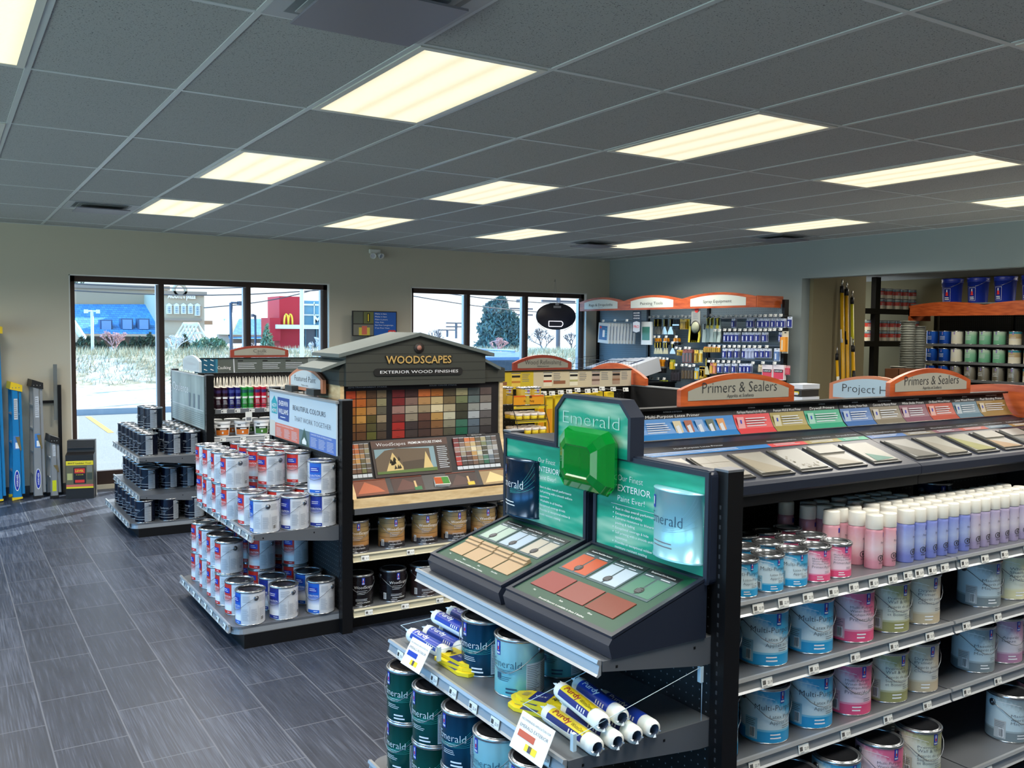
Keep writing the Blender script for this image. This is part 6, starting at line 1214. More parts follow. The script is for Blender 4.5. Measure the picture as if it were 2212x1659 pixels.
def pk(fn, r, m1, m2, label, grp, n_=1, d=.014, dx=.02):
    x0, x1, y0, y1 = r; a = at(*fn(x0, y0), x=XW); b = at(*fn(x1, y1), x=XW); w = a.y-b.y; h = a.z-b.z
    for q in range(n_):
        t = thing('hanging_pack', label+(', %s behind' % ['front', 'one', 'two', 'three'][q] if n_ > 1 else ''), 'hanging pack', (XW+.03+q*dx, (a.y+b.y)/2-.004*q, a.z), R_(-90), grp)
        f = MB(); f.box(-w*.47, w*.47, 0, .003, -h, 0, m1); f.box(-w*.14, w*.14, -.0008, 0, -h*.09, -h*.04, blk); f.box(-w*.38, w*.38, -d, 0, -h*.92, -h*.26, m2); f.box(-w*.2, w*.0, -d-.001, -d, -h*.85, -h*.4, wht if m2 is cardb else m1); f.build('blister_card', t)
BG = 'blue and white blister packs'
for k, (a, b) in enumerate(((635, 700), (905, 965), (967, 1027), (1090, 1163), (1167, 1238), (1242, 1315), (1345, 1420), (1440, 1513), (1517, 1590))): pk(zr4, (a, b, 232, 398), cardw, cardb, 'blue blister pack, %s in the top right tool row' % nth(k), BG, 2)
pk(zr4, (1635, 1720, 200, 400), cardw, cardb, 'blue blister pack at the far right of the top row', BG)
for k, (a, b) in enumerate(((490, 558), (562, 618), (622, 693), (697, 770), (820, 885), (890, 958), (962, 1045), (1060, 1135), (1180, 1265), (1480, 1535))): pk(zr4, (a, b, 480, 655), cardw, cardb, 'blue blister pack, %s in the second right tool row' % nth(k), BG, 2)
for k, (a, b) in enumerate(((470, 545), (575, 650), (690, 760), (822, 878), (1052, 1130), (1150, 1225), (1240, 1325))): pk(zr4, (a, b, 770, 945), cardw, cardb, 'blue blister pack, %s in the third right tool row' % nth(k), BG, 2)
pk(zr4, (1395, 1505, 765, 1000), cardw, M('card_blue2', (90, 120, 170), .4), 'larger blue card right of the third row', BG)
for k, (a, b) in enumerate(((375, 465), (505, 590), (635, 713), (770, 850), (852, 902), (906, 985))): pk(zr4, (a, b, 1040, 1210), cardw, cardb, 'blue blister pack, %s in the fourth right tool row' % nth(k), BG, 2)
for k, (a, b) in enumerate(((880, 945), (945, 1000), (1000, 1050))): pk(zr4, (a, b, 765, 960), M('clear_clip', (190, 200, 224), .3), M('clear_clip2', (160, 170, 200), .3), 'clear plastic clip-on packet, %s of three in the third right row' % nth(k), 'clear packets')
redc = M('card_red2', (206, 60, 82), .45)
def supertuff(r, lab):
    x0, x1, y0, y1 = r; a = at(*zr4(x0, y0), x=XW); b = at(*zr4(x1, y1), x=XW); w = a.y-b.y; h = a.z-b.z; t = thing('hanging_pack', lab, 'hanging pack', (XW+.02, (a.y+b.y)/2, a.z), R_(-90), 'red bagged wipes'); f = MB(); f.box(-w/2, w/2, -.02, .02, -h, 0, M('bag_pink', (226, 214, 216), .4)); F = FY(0, -.02, 0); f.fr(F, -w*.45, w*.45, -h*.95, -h*.3, redc, .001); f.fr(F, -w*.4, w*.4, -h*.5, -h*.3, ink, .002); f.ftext(F, 'SUPERTUFF', 0, -h*.46, h*.13, wht, w=w*.7, off=.003, thin=.01); f.build('bag', t)
supertuff((1215, 1392, 1060, 1330), 'red Supertuff bag, left one of two'); supertuff((1412, 1600, 1060, 1340), 'red Supertuff bag, right one of two')
pk(zr4, (1112, 1205, 1058, 1200), M('card_beige', (206, 192, 164), .6), M('card_beige2', (190, 174, 140), .6), 'beige packet left of the red bags', 'assorted packs'); 
for k in range(3): pk(zr4, (1605+k*26, 1628+k*26, 1075, 1250), M('card_pink', (196, 150, 150), .5), redc, 'thin pink packet right of the red bags, %s of three' % nth(k), 'thin pink packets')
pk(zr4, (1538, 1650, 460, 860), M('card_cream', (206, 200, 176), .5), M('card_orange', (230, 150, 40), .45), 'tall yellow and orange pack hanging at the right of the tool wall', 'assorted packs', d=.04)
yelp = M('tool_yellow', (226, 206, 44), .4); silv = M('blade_steel', (196, 196, 190), .25, .8); org = M('tool_orange', (226, 150, 28), .4); gtr = M('pack_green', (80, 130, 110), .4)
def tool(fn, r, kind, label, grp, n_=1, c=None):
    x0, x1, y0, y1 = r; a = at(*fn(x0, y0), x=XW); b = at(*fn(x1, y1), x=XW); w = a.y-b.y; h = a.z-b.z
    for q in range(n_):
        t = thing({'scraper': 'paint_scraper', 'brush': 'paint_brush', 'knife': 'utility_knife', 'curved': 'wallpaper_tool'}[kind], label+(', %s in line' % ['front', 'second', 'third', 'fourth', 'fifth'][q] if n_ > 1 else ''), {'scraper': 'scraper', 'brush': 'paintbrush', 'knife': 'knife', 'curved': 'scraper'}[kind], (XW+.03+q*.024, (a.y+b.y)/2-.008*q, a.z), R_(-90), grp)
        if kind == 'scraper':
            f = MB(); f.prism([(-.011, 0), (.011, 0), (.015, -h*.2), (.010, -h*.5), (-.010, -h*.5), (-.015, -h*.2)], 'y', -.012, .012, ink); f.box(-.005, .005, -.0135, -.012, -h*.48, -h*.05, yelp); f.build('handle', t)
            f = MB(); f.prism([(-.012, -h*.5), (.012, -h*.5), (w*.45, -h*.85), (w*.5, -h), (-w*.5, -h), (-w*.45, -h*.85)], 'y', -.003, .003, c or silv); f.build('blade', t)
        elif kind == 'brush':
            f = MB(); f.prism([(-w*.2, 0), (w*.2, 0), (w*.28, -h*.25), (w*.3, -h*.5), (-w*.3, -h*.5), (-w*.28, -h*.25)], 'y', -.008, .008, c or org); f.build('handle', t)
            f = MB(); f.prism([(-w*.42, -h*.5), (w*.42, -h*.5), (w*.42, -h*.64), (-w*.42, -h*.64)], 'y', -.012, .012, silv); f.build('ferrule', t)
            f = MB(); f.prism([(-w*.42, -h*.64), (w*.42, -h*.64), (w*.36, -h), (-w*.36, -h)], 'y', -.009, .009, ink); f.build('bristles', t)
        elif kind == 'knife':
            f = MB(); f.prism([(-w*.3, -h*.1), (w*.25, 0), (w*.42, -h*.5), (w*.25, -h), (-w*.35, -h*.9), (-w*.1, -h*.5)], 'y', -.01, .01, c or yelp); f.build('body', t)
        else:
            f = MB(); f.prism([(-w*.35, 0), (w*.2, 0), (w*.35, -h*.3), (w*.5, -h*.7), (w*.3, -h), (-w*.45, -h), (-w*.3, -h*.4)], 'y', -.008, .008, c or yelp); f.build('body', t); f = MB(); f.box(-w*.1, w*.2, -.01, .01, -h*.3, -.0, ink); f.build('grip', t)
for k, (x, w) in enumerate(((1120, 70), (1190, 85), (1310, 105), (1432, 110))): tool(zr3, (x-w/2, x+w/2, 80, 390), 'scraper', 'black handled scraper, %s in the upper left row' % nth(k), 'scrapers on the tool wall', 2)
for k, x in enumerate((1500, 1545, 1585)): tool(zr3, (x-24, x+24, 85, 290), 'brush', 'dark brush in the upper left row, %s of three' % nth(k), 'dark brushes', 1, ink)
pk(zr3, (1612, 1750, 85, 290), cardy, M('card_gold', (176, 140, 50), .5), 'yellow packet stack in the upper left row', 'yellow packets', 4)
for k in range(5): tool(zr3, (1785+k*38, 1870+k*38, 90, 550), 'curved', 'curved yellow stripping tool, %s of five' % nth(k), 'curved yellow tools')
for k, (x, w) in enumerate(((1135, 60), (1190, 50), (1310, 50), (1350, 45), (1510, 60), (1570, 50))): tool(zr3, (x-w/2, x+w/2, 465, 600), 'brush', 'orange handled brush, %s in the second left row' % nth(k), 'orange brushes', 2)
for k, (x, w) in enumerate(((1130, 60), (1180, 45), (1235, 75), (1310, 50), (1355, 45), (1472, 110))): tool(zr3, (x-w/2, x+w/2, 540, 780), 'scraper', 'white bladed scraper, %s under the second left row' % nth(k), 'scrapers on the tool wall', 1, M('blade_card', (196, 190, 150), .4) if k not in (5,) else None)
for k, (x, w) in enumerate(((1165, 55), (1220, 50), (1280, 55))): tool(zr3, (x-w/2, x+w/2, 890, 1160), 'brush', 'orange handled brush, %s in the third left row' % nth(k), 'orange brushes', 2)
pk(zr3, (1320, 1400, 890, 1040), ink, M('card_dark', (48, 44, 50), .5), 'dark packet in the third left row', 'dark packets', 2); pk(zr3, (1418, 1490, 890, 1100), M('card_lime', (150, 160, 50), .5), cardy, 'lime packet in the third left row', 'assorted packs', 2)
pk(zr3, (1550, 1640, 700, 815), cardy, M('card_olive', (130, 110, 30), .5), 'yellow packet at the left of the middle cluster', 'yellow packets', 2)
for k, x in enumerate((1700, 1765, 1830)): pk(zr3, (x-32, x+32, 690, 960), M('card_redclear%d' % k, (150, 80, 60), .4), M('card_greyclear', (96, 92, 92), .3), 'red topped packet in the middle cluster, %s of three' % nth(k), 'red topped packets', 2)
pk(zr3, (1900, 1980, 700, 962), cardy, M('card_olive'), 'tall yellow knife card in the middle cluster', 'yellow packets'); pk(zr3, (2000, 2062, 700, 960), M('card_pale', (210, 206, 150), .5), cardy, 'pale knife card right of the tall yellow card', 'yellow packets')
for k, x in enumerate((1470, 1530, 1590)): pk(zr3, (x-35, x+35, 1090, 1330), M('card_black', (34, 32, 34), .4), M('card_dark'), 'black packet low in the left cluster, %s of three' % nth(k), 'dark packets', 1)
for k, x in enumerate((1680, 1740, 1800, 1860)): pk(zr3, (x-28, x+28, 1045, 1290), M('card_charcoal', (60, 56, 54), .4), M('card_brown', (100, 84, 60), .4), 'charcoal packet in the lower middle row, %s of four' % nth(k), 'charcoal packets', 2)
pk(zr3, (1905, 1990, 1055, 1300), M('card_sky', (150, 186, 206), .4), cardy, 'pale blue packet in the lower middle row', 'assorted packs'); pk(zr3, (2005, 2110, 1040, 1290), cardy, M('card_gold'), 'broad yellow packet in the lower middle row', 'yellow packets', 2)
for k, x in enumerate((1230, 1290, 1350)): pk(zr3, (x-24, x+24, 1300, 1400), M('card_lime'), M('card_black'), 'lime packet in the bottom left row, %s of three' % nth(k), 'lime packets')
for k, x in enumerate((150, 218, 285, 350, 410)): tool(zr4, (x-38, x+38, 225 if k else 330, 660), 'curved', 'pale curved drywall tool on green card, %s of five' % nth(k), 'curved pale tools', 1, (M('tool_pale', (190, 206, 196), .35) if k % 2 == 0 else M('tool_pale2', (150, 170, 160), .35)))
for k, x in enumerate((215, 285, 390)): tool(zr4, (x-38, x+38, 215, 420), 'knife', 'yellow utility knife above the drywall tools, %s of three' % nth(k), 'yellow utility knives')
for k in range(8): pk(zr4, (140+k*37, 175+k*37, 735, 840), org, cardy, 'yellow card, %s in the short row under the drywall tools' % nth(k), 'short yellow cards')
pk(zr4, (250, 300, 1025, 1230), M('card_salmon', (214, 130, 110), .5), cardy, 'salmon packet beside the fourth right row', 'assorted packs'); pk(zr4, (305, 362, 1025, 1230), M('card_yor', (230, 170, 60), .5), M('card_salmon'), 'orange packet beside the fourth right row', 'assorted packs')
tool(zr4, (140, 240, 930, 1240), 'scraper', 'wide yellow handled scraper by the fourth right row', 'scrapers on the tool wall', 1, M('blade_card')); pk(zr4, (60, 170, 1090, 1290), cardy, M('card_gold'), 'big yellow packet below the middle cluster', 'yellow packets', 2)
# dropcloth bags
for k in range(9):
    a = at(1300+k*4.3, 697, x=8.45); b = at(1326+k*1.5, 744, x=8.45); t = thing('dropcloth_bag', 'clear bag of dropcloth with blue label, %s of nine toward the right' % nth(k), 'dropcloth bag', (8.30+k*.03, 7.14+.03*0-k*.035, 1.93), (0, R_(4), R_(-90)), 'bagged dropcloths'); f = MB(); f.box(-.12, .12, -.010, .010, -.285, 0, M('cloth_bag', (206, 214, 216), .4)); 
    F = FY(0, -.0102, 0); f.fr(F, -.10, .085, -.24, -.04, M('drop_blue', (30, 96, 156), .4), .0006); f.fr(F, -.02, .03, -.20, -.10, wht, .0012); f.fr(F, -.09, -.05, -.08, -.05, redp, .0012); f.lines(F, .04, .08, -.2, -.06, 4, tealp, .0012); f.build('bag', t)
for k, (px, py) in enumerate(((1305, 694), (1330, 693), (1356, 693))): p = at(px, py, x=8.27); hook(8.27, p.y, p.z, .38, 'long dropcloth hook with white tag, %s from the left' % nth(k), 'dropcloth hooks', 'x')
a = at(1387, 695, x=8.4); b = at(1408, 745, x=8.4); t = thing('plastic_sheet_pack', 'white packet with green picture beside the hanging PRO banner', 'hanging pack', (8.4, (a.y+b.y)/2, a.z), R_(-90)); w = a.y-b.y; h = a.z-b.z; f = MB(); f.box(-w/2, w/2, -.012, .012, -h, 0, MT['cloth_bag']); F = FY(0, -.0125, 0); f.fr(F, -w*.4, w*.35, -h*.8, -h*.22, M('pack_pic', (60, 120, 110), .4), .001); f.build('packet', t)
a = at(1367, 672, x=8.3); b = at(1384, 719, x=8.3); w = a.y-b.y; h = a.z-b.z; t = thing('hanging_banner', 'dark hanging banner ending in a round PRO badge', 'banner', (8.3, (a.y+b.y)/2, a.z), R_(-90)); F = FY(0, -.004, 0); f = MB(); f.box(-w/2, w/2, -.003, .003, -h, 0, M('banner_dark', (28, 40, 56), .5)); f.fp(F, [(-w*.42, -h*.52), (-w*.42, -h*.93), (0, -h*.99), (w*.42, -h*.93), (w*.42, -h*.52), (0, -h*.47)], lgry, .001); f.ftext(F, 'PRO', 0, -h*.78, h*.18, M('print_red'), w=w*.66, off=.002, thin=.01)
for q, tx in enumerate(('DISCOVER', 'YOUR PRO', 'ADVANTAGE')): f.ftext(F, tx, 0, -h*(.12+.12*q), h*.08, wht, w=w*.75, off=.002, thin=.01)
f.build('banner', t)
a = at(1494, 668, x=8.3); b = at(1512, 722, x=8.3); w = a.y-b.y; h = a.z-b.z; t = thing('hanging_banner', 'grey hanging banner with a round clock-like emblem', 'banner', (8.3, (a.y+b.y)/2, a.z), R_(-90)); F = FY(0, -.004, 0); f = MB(); f.box(-w/2, w/2, -.003, .003, -h*.75, 0, M('banner_grey', (140, 142, 138), .5)); T = Matrix.Translation((0, 0, -h*.72)) @ Matrix.Rotation(R_(90), 4, 'X'); f.lathe([(w*.52, -.003), (w*.52, .005), (.0001, .005)], ink, 20, T=T, cap=False); f.lathe([(w*.43, .005), (w*.43, .007), (.0001, .007)], M('badge_face', (150, 154, 130), .5), 20, T=T, cap=False); f.lathe([(w*.22, -.003+.0), (w*.22, .003)], redp, 14, T=Matrix.Translation((w*.1, -.003, -h*.03)) @ Matrix.Rotation(R_(90), 4, 'X')); f.lines(F, -w*.3, w*.3, -h*.4, -h*.14, 4, gry); f.build('banner', t)
# wire basket of boxed roller covers
t = thing('wire_basket', 'black wire basket tilted on the dropcloth side of the tool wall', 'basket', (0, 0, 0)); f = MB(); o = Vector((8.05, 7.35, 1.20))
for k in range(10): f.tube([(7.95+k*.06, 7.42, 1.16), (7.95+k*.06, 7.40, 1.42)], .002, blk, 4)
for z in (1.16, 1.25, 1.34, 1.43): f.tube([(7.93, 7.42-.0, z), (8.5, 7.42, z+.03)], .0025, blk, 4)
for z in (1.16, 1.30, 1.42):
    f.tube([(7.93, 7.42, z), (7.93, 5.95, z)], .003, blk, 4)
for k in range(26): f.tube([(7.93, 7.40-k*.057, 1.16), (7.93, 7.40-k*.057, 1.42)], .0015, blk, 4)
f.box(7.94, 8.6, 5.95, 7.42, 1.13, 1.15, blk); f.box(8.0, 8.6, 5.98, 6.02, 0, 1.13, blk); f.box(8.0, 8.6, 7.3, 7.34, 0, 1.13, blk); f.build('frame', t)
boxw = M('box_white', (206, 212, 222), .5); boxb = M('box_navy', (40, 52, 84), .5)
for k in range(8):
    y = 7.05-k*.125; t = thing('sundry_box', 'white and navy box lying in the tilted basket row, %s from the window' % nth(k), 'box', (8.26, y, 1.19+.01*k*.6), (0, R_(-14), 0), 'white boxes in the basket'); f = MB(); f.box(-.28, .22, -.06, .06, 0, .19, boxw); f.box(-.2805, -.28, -.058, .058, .02, .17, boxb); f.box(-.281, -.2805, -.045, .045, .04, .11, M('box_beige', (176, 160, 140), .6)); f.box(-.15, .1, -.04, .02, .19, .1905, boxb if k % 3 == 0 else lgry); f.build('carton', t)
# project help kiosk sign, boxes behind
board('arched_sign', 'silver arched Project Help sign, blue sheen painted in, half hidden behind the orange one', Fr((6.0, 1.04, 1.305), (0, -1, 0), (0, 0, 1)), .74, .125, .195, copper, 1, M('sign_blue_sheen', (168, 192, 206), .35), 'Project Help', None, tw=.50, tsz=.085)  # sign face tinted blue for the daylight it reflects
t = thing('help_kiosk', 'dark kiosk with cherry rim under the Project Help sign', 'kiosk', (0, 0, 0)); f = MB(); f.box(6.02, 6.5, .67, 1.41, 0, 1.30, M('kiosk_dark', (40, 46, 58), .4)); f.build('body', t); f = MB(); f.box(5.98, 6.02, .67, 1.41, 1.24, 1.30, copper); f.box(5.98, 6.02, .67, .71, 0, 1.24, cherry); f.box(5.98, 6.02, 1.37, 1.41, 0, 1.24, cherry); f.build('rim', t)
f = MB(); f.box(7.0, 8.0, 2.35, 3.6, 0, 1.02, blk); f.box(6.97, 8.03, 2.32, 3.63, 1.02, 1.05, stl); tag(f.build('display_table'), 'black counter table carrying white boxes behind the primer signs', 'table')
for k, (x, y, w, h, z) in enumerate(((7.2, 3.10, .24, .16, 1.05), (7.2, 2.72, .26, .16, 1.05), (7.2, 3.12, .24, .06, 1.215), (7.2, 2.73, .26, .06, 1.215), (7.25, 2.72, .18, .045, 1.28))):
    t = thing('tool_box', 'white %s with drawing on the counter table, %s' % ('carton' if k in (0, 1) else 'flat box', ['left lower', 'right lower', 'left upper', 'right upper', 'topmost right'][k]), 'box', (x, y, z), 0, 'white boxes behind the primer sign'); f = MB(); f.box(-.1, .14, -w/2, w/2, 0, h, boxw if k in (0, 1, 4) else M('box_black', (40, 38, 36), .5)); F = FX(-.1005, 0, 0)
    if k in (0, 1): f.fr(F, -.02, .06, .02, .12, gry); f.fr(F, -.01, .05, .03, .10, boxw, .0012)
    elif k in (2, 3): f.fr(F, -.1, .1, .02, .045, yelp); f.fr(F, -.02, .09, .012, .035, lgry, .0012)
    f.build('carton', t)
# ================================================================== STORAGE ROOM
ylw = M('pole_yellow', (222, 168, 24), .35)
for k, (x, y, z0, z1, r, col_) in enumerate(((9.42, 4.04, .2, 1.62, .017, ylw), (9.505, 4.02, .2, 1.58, .017, ylw), (9.50, 4.06, .3, 2.43, .022, ylw), (9.585, 4.06, .25, 2.40, .022, ylw), (9.68, 4.05, .3, 2.30, .019, M('pole_lime', (214, 206, 40), .4)), (9.66, 4.0, .25, 1.72, .019, ylw))):
    t = thing('extension_pole', 'yellow extension pole leaning in the passage, %s from the left' % nth(k), 'extension pole', (x, y, 0), 0, 'yellow extension poles'); f = MB(); f.tube([(0, -.12, z0*.0+.0), (.0, 0, z1-.12)], r, col_, 10); f.build('pole', t); f = MB(); f.tube([(0, 0, z1-.13), (0, 0, z1-.05)], r*1.15, ink, 10); f.tube([(0, 0, z1-.05), (0, 0, z1+.03)], r*.5, silv, 8); f.build('tip', t); f = MB(); f.tube([(0, -.03, z1*.7), (0, -.02, z1*.7+.16)], r*1.06, ink if k % 2 else tagw, 10); f.build('grip', t)
t = thing('stock_gondola', 'long stock gondola past the opening under the cherry header', 'shelving', (0, 0, 0)); f = MB(); f.box(13.42, 13.46, .5, 5.3, .1, 2.2, pegy); f.build('back_panel', t)
for y in (.5, 1.7, 2.95, 4.15, 5.35): f = MB(); f.box(13.38, 13.48, y-.02, y+.02, 0, 2.25, blk); f.build('upright', t)
for z in (1.674, 1.415, 1.16, .9, .5): f = MB(); f.box(12.9, 13.42, .5, 5.33, z-.035, z, stl); f.build('shelf', t)
for (a, b, lab) in ((5.46, 4.26, 'cherry arched header over the blue and cream cans'), (4.26, 3.0, 'cherry arched header continuing past the right edge'), (3.0, 1.7, 'cherry arched header hidden past the right edge')):
    w = a-b; F = Fr((12.86, (a+b)/2, 2.09), (0, -1, 0), (0, 0, 1)); P = [(-w/2, 0), (w/2, 0)]+[(w/2-w*i/14, .15+.055*(1-(2*i/14-1)**2)) for i in range(15)]; k = len(P); f = MB(); f.add([F.p(u, v, 0) for u, v in P]+[F.p(u, v, -.02) for u, v in P], [tuple(range(k)), tuple(range(2*k-1, k-1, -1))]+[((i+1) % k, i, k+i, k+(i+1) % k) for i in range(k)], cherry); tag(f.build('arched_header'), lab, 'sign')
f = MB(); f.box(12.86, 13.4, 5.44, 5.46, 2.02, 2.22, cherry); tag(f.build('header_return'), 'cherry return board at the left end of the stock gondola', 'board')
f = MB(); f.box(12.88, 13.42, .5, 5.44, 2.255, 2.275, stl); tag(f.build('top_deck'), 'steel deck carrying the blue pails above the cherry header', 'shelf')
seqk = ['royal', 'royal', 'cream', 'mint', 'mint', 'mint', 'deck', 'deck', 'deck']
ys_ = [5.135, 4.93, 4.74, 4.52, 4.31, 4.10, 3.88, 3.665, 3.45]
nmk = {'royal': 'royal blue', 'cream': 'cream', 'mint': 'mint green', 'deck': 'white with teal band', 'bare': 'bare metal'}
for z, sn in ((1.674, 'upper'), (1.415, 'middle'), (1.16, 'lower')):
    for k, (kd, y) in enumerate(zip(seqk, ys_)):
        if sn == 'lower': kd = ['royal', 'royal', 'bare', 'bare', 'bare', 'bare', 'bare', 'deck', 'deck'][k]
        can(kd, 13.0, y, z, 180+random.uniform(-8, 8), '%s can on the stock gondola, %s along the %s shelf' % (nmk[kd], nth(k), sn), 'cans on the stock gondola')
def pail():
    f = MB(); bl = M('pail_blue', (18, 44, 150), .4); f.lathe([(.125, 0), (.127, .003), (.142, .30), (.150, .30), (.150, .315), (.145, .32), (.151, .345), (.151, .365), (.143, .365), (.140, .34), (.118, .01), (.0001, .01)], bl, 28, cap=False)
    def cw(a0, a1, z0, z1, m, o=.002):
        v = []
        for i in range(5):
            a = R_(a0+(a1-a0)*i/4)
            for z in (z0, z1): r = .127+.015*z/.3+o; v.append((r*math.cos(a), r*math.sin(a), z))
        f.add(v, [(2*i, 2*i+2, 2*i+3, 2*i+1) for i in range(4)], m, True)
    for a0, a1, z0, z1 in ((-22, 22, .03, .034), (-22, 22, .215, .219), (-22, -20.5, .03, .219), (20.5, 22, .03, .219), (-15, 14, .05, .065), (-15, 12, .075, .09)): cw(a0, a1, z0, z1, lgry)
    cw(-7, 7, .125, .165, redp); cw(-4, 4, .165, .20, lgry); cw(-9, 9, .11, .125, redp)
    h = MB(); h.tube([(.152*math.cos(R_(a))*1.0, .152*math.sin(R_(a)), .33-.10*math.cos(R_(a))) for a in range(-90, 91, 15)], .002, silv, 5); return f.mesh('pail_body'), h.mesh('bail_handle')
PB, PH = pail()
for k, y in enumerate((4.89, 4.49, 4.09, 3.70, 3.30, 2.9)):
    t = thing('blue_pail', 'blue plastic pail above the cherry header, %s from the left' % nth(k), 'pail', (13.07, y, 2.275), R_(180-6*k), 'blue pails on top of the stock gondola'); part('pail_body', PB, t); part('bail_handle', PH, t)
# warehouse rack behind
t = thing('pallet_rack', 'tall black warehouse rack seen through the opening', 'rack', (0, 0, 0)); YR = 7.6
def rx(px): return at(px, 700, y=YR).x
for x in (rx(1890), rx(2002), rx(2058)): 
    for y in (YR, YR+.9): f = MB(); f.box(x-.07, x+.07, y-.05, y+.05, 0, CH-.02, blk); f.build('upright', t)
zz = [at(1930, v, y=YR).z for v in (668, 737)]
for z in zz+[.5]: f = MB(); f.box(rx(1860), rx(2110), YR-.06, YR-.0, z-.1, z, blk); f.box(rx(1860), rx(2110), YR, YR+.9, z-.02, z, M('rack_deck', (90, 90, 86), .7)); f.build('beam', t)
f = MB(); a = Vector((rx(2002), YR, zz[0])); f.tube([a, (rx(2058), YR, CH-.1)], .04, blk, 4); f.tube([(rx(2002), YR, CH-.1), (rx(2058), YR, zz[0]+.3)], .04, blk, 4); f.build('brace', t)
CR = HG*1.02
for r in range(2):
    for k in range(7):
        can('redbox', rx(1912)+k*.24, YR+.12, zz[0]+r*CR, -90+random.uniform(-30, 30), 'red and white stock can on the upper rack beam, %s, %s layer' % (nth(k), ['lower', 'upper'][r]), 'stock cans on the warehouse rack')
        can('redbox', rx(1885)+k*.24, YR+.12, zz[1]+r*CR, -90+random.uniform(-30, 30), 'red and white stock can on the lower rack beam, %s, %s layer' % (nth(k), ['lower', 'upper'][r]), 'stock cans on the warehouse rack')
f = MB(); f.box(rx(1866), rx(1960), 10.0, 10.28, 1.2, at(1900, 676, y=10).z, M('door_light', (210, 226, 236), .5)); f.build('window_leaf').name = 'window_7'; bpy.data.objects['window_7']['kind'] = 'structure'
L = bpy.data.lights.new('doorway_daylight', 'AREA'); L.shape = 'RECTANGLE'; L.size = 1.2; L.size_y = 1.0; L.energy = 25; L.color = (.8, .92, 1); o = bpy.data.objects.new('doorway_daylight', L); COL.objects.link(o); o.location = ((rx(1866)+rx(1960))/2, 9.9, 1.8); o.rotation_euler = (R_(-90), 0, 0)
# stacks of lids
for k, (px, z1, w) in enumerate(((1960, 2.0, .15), (1982, 1.95, .15), (1942, 1.38, .15), (1968, 1.3, .15))):
    p = at(px, 760, y=4.9 if k < 2 else 4.6); n_ = int((z1-.95)/.035); t = thing('tray_stack', 'tall nested stack of clear liners, %s' % ['behind at the left', 'behind at the right', 'in front at the left', 'in front at the right'][k], 'stack', (p.x, p.y, .95), 0, 'nested liner stacks'); f = MB()
    for q in range(n_): f.lathe([(w*.62, q*.035), (w*.66, q*.035+.028), (w*.72, q*.035+.03), (w*.72, q*.035+.034)], M('liner_plastic', (150, 154, 148), .3), 14, cap=(q == n_-1))
    f.build('liners', t)
f = MB(); f.box(10.4, 12.4, 3.9, 5.3, 0, .95, M('counter_body', (120, 112, 96), .6)); f.box(10.38, 12.42, 3.88, 5.32, .93, .95, M('counter_top', (200, 198, 190), .4)); tag(f.build('work_counter'), 'work counter inside the storage room carrying liner stacks', 'counter')
t = thing('open_carton', 'open brown cardboard carton on the work counter', 'box', (10.7, 4.05, .95)); f = MB(); cb = M('cardboard', (140, 88, 58), .8); f.box(-.2, .2, -.1, -.095, 0, .42, cb); f.box(-.2, .2, .095, .1, 0, .42, cb); f.box(-.2, -.195, -.1, .1, 0, .42, cb); f.box(.195, .2, -.1, .1, 0, .42, cb); f.box(-.2, .2, -.1, .1, 0, .01, cb); f.build('carton', t)
t = thing('service_counter', 'long pale service counter at the right edge', 'counter', (0, 0, 0)); f = MB(); f.box(7.6, 8.4, -2.5, 1.9, .05, 1.02, cherry); f.build('body', t); f = MB(); f.box(7.55, 8.45, -2.55, 1.95, 1.02, 1.06, M('counter_white', (226, 224, 214), .35)); f.build('top', t)
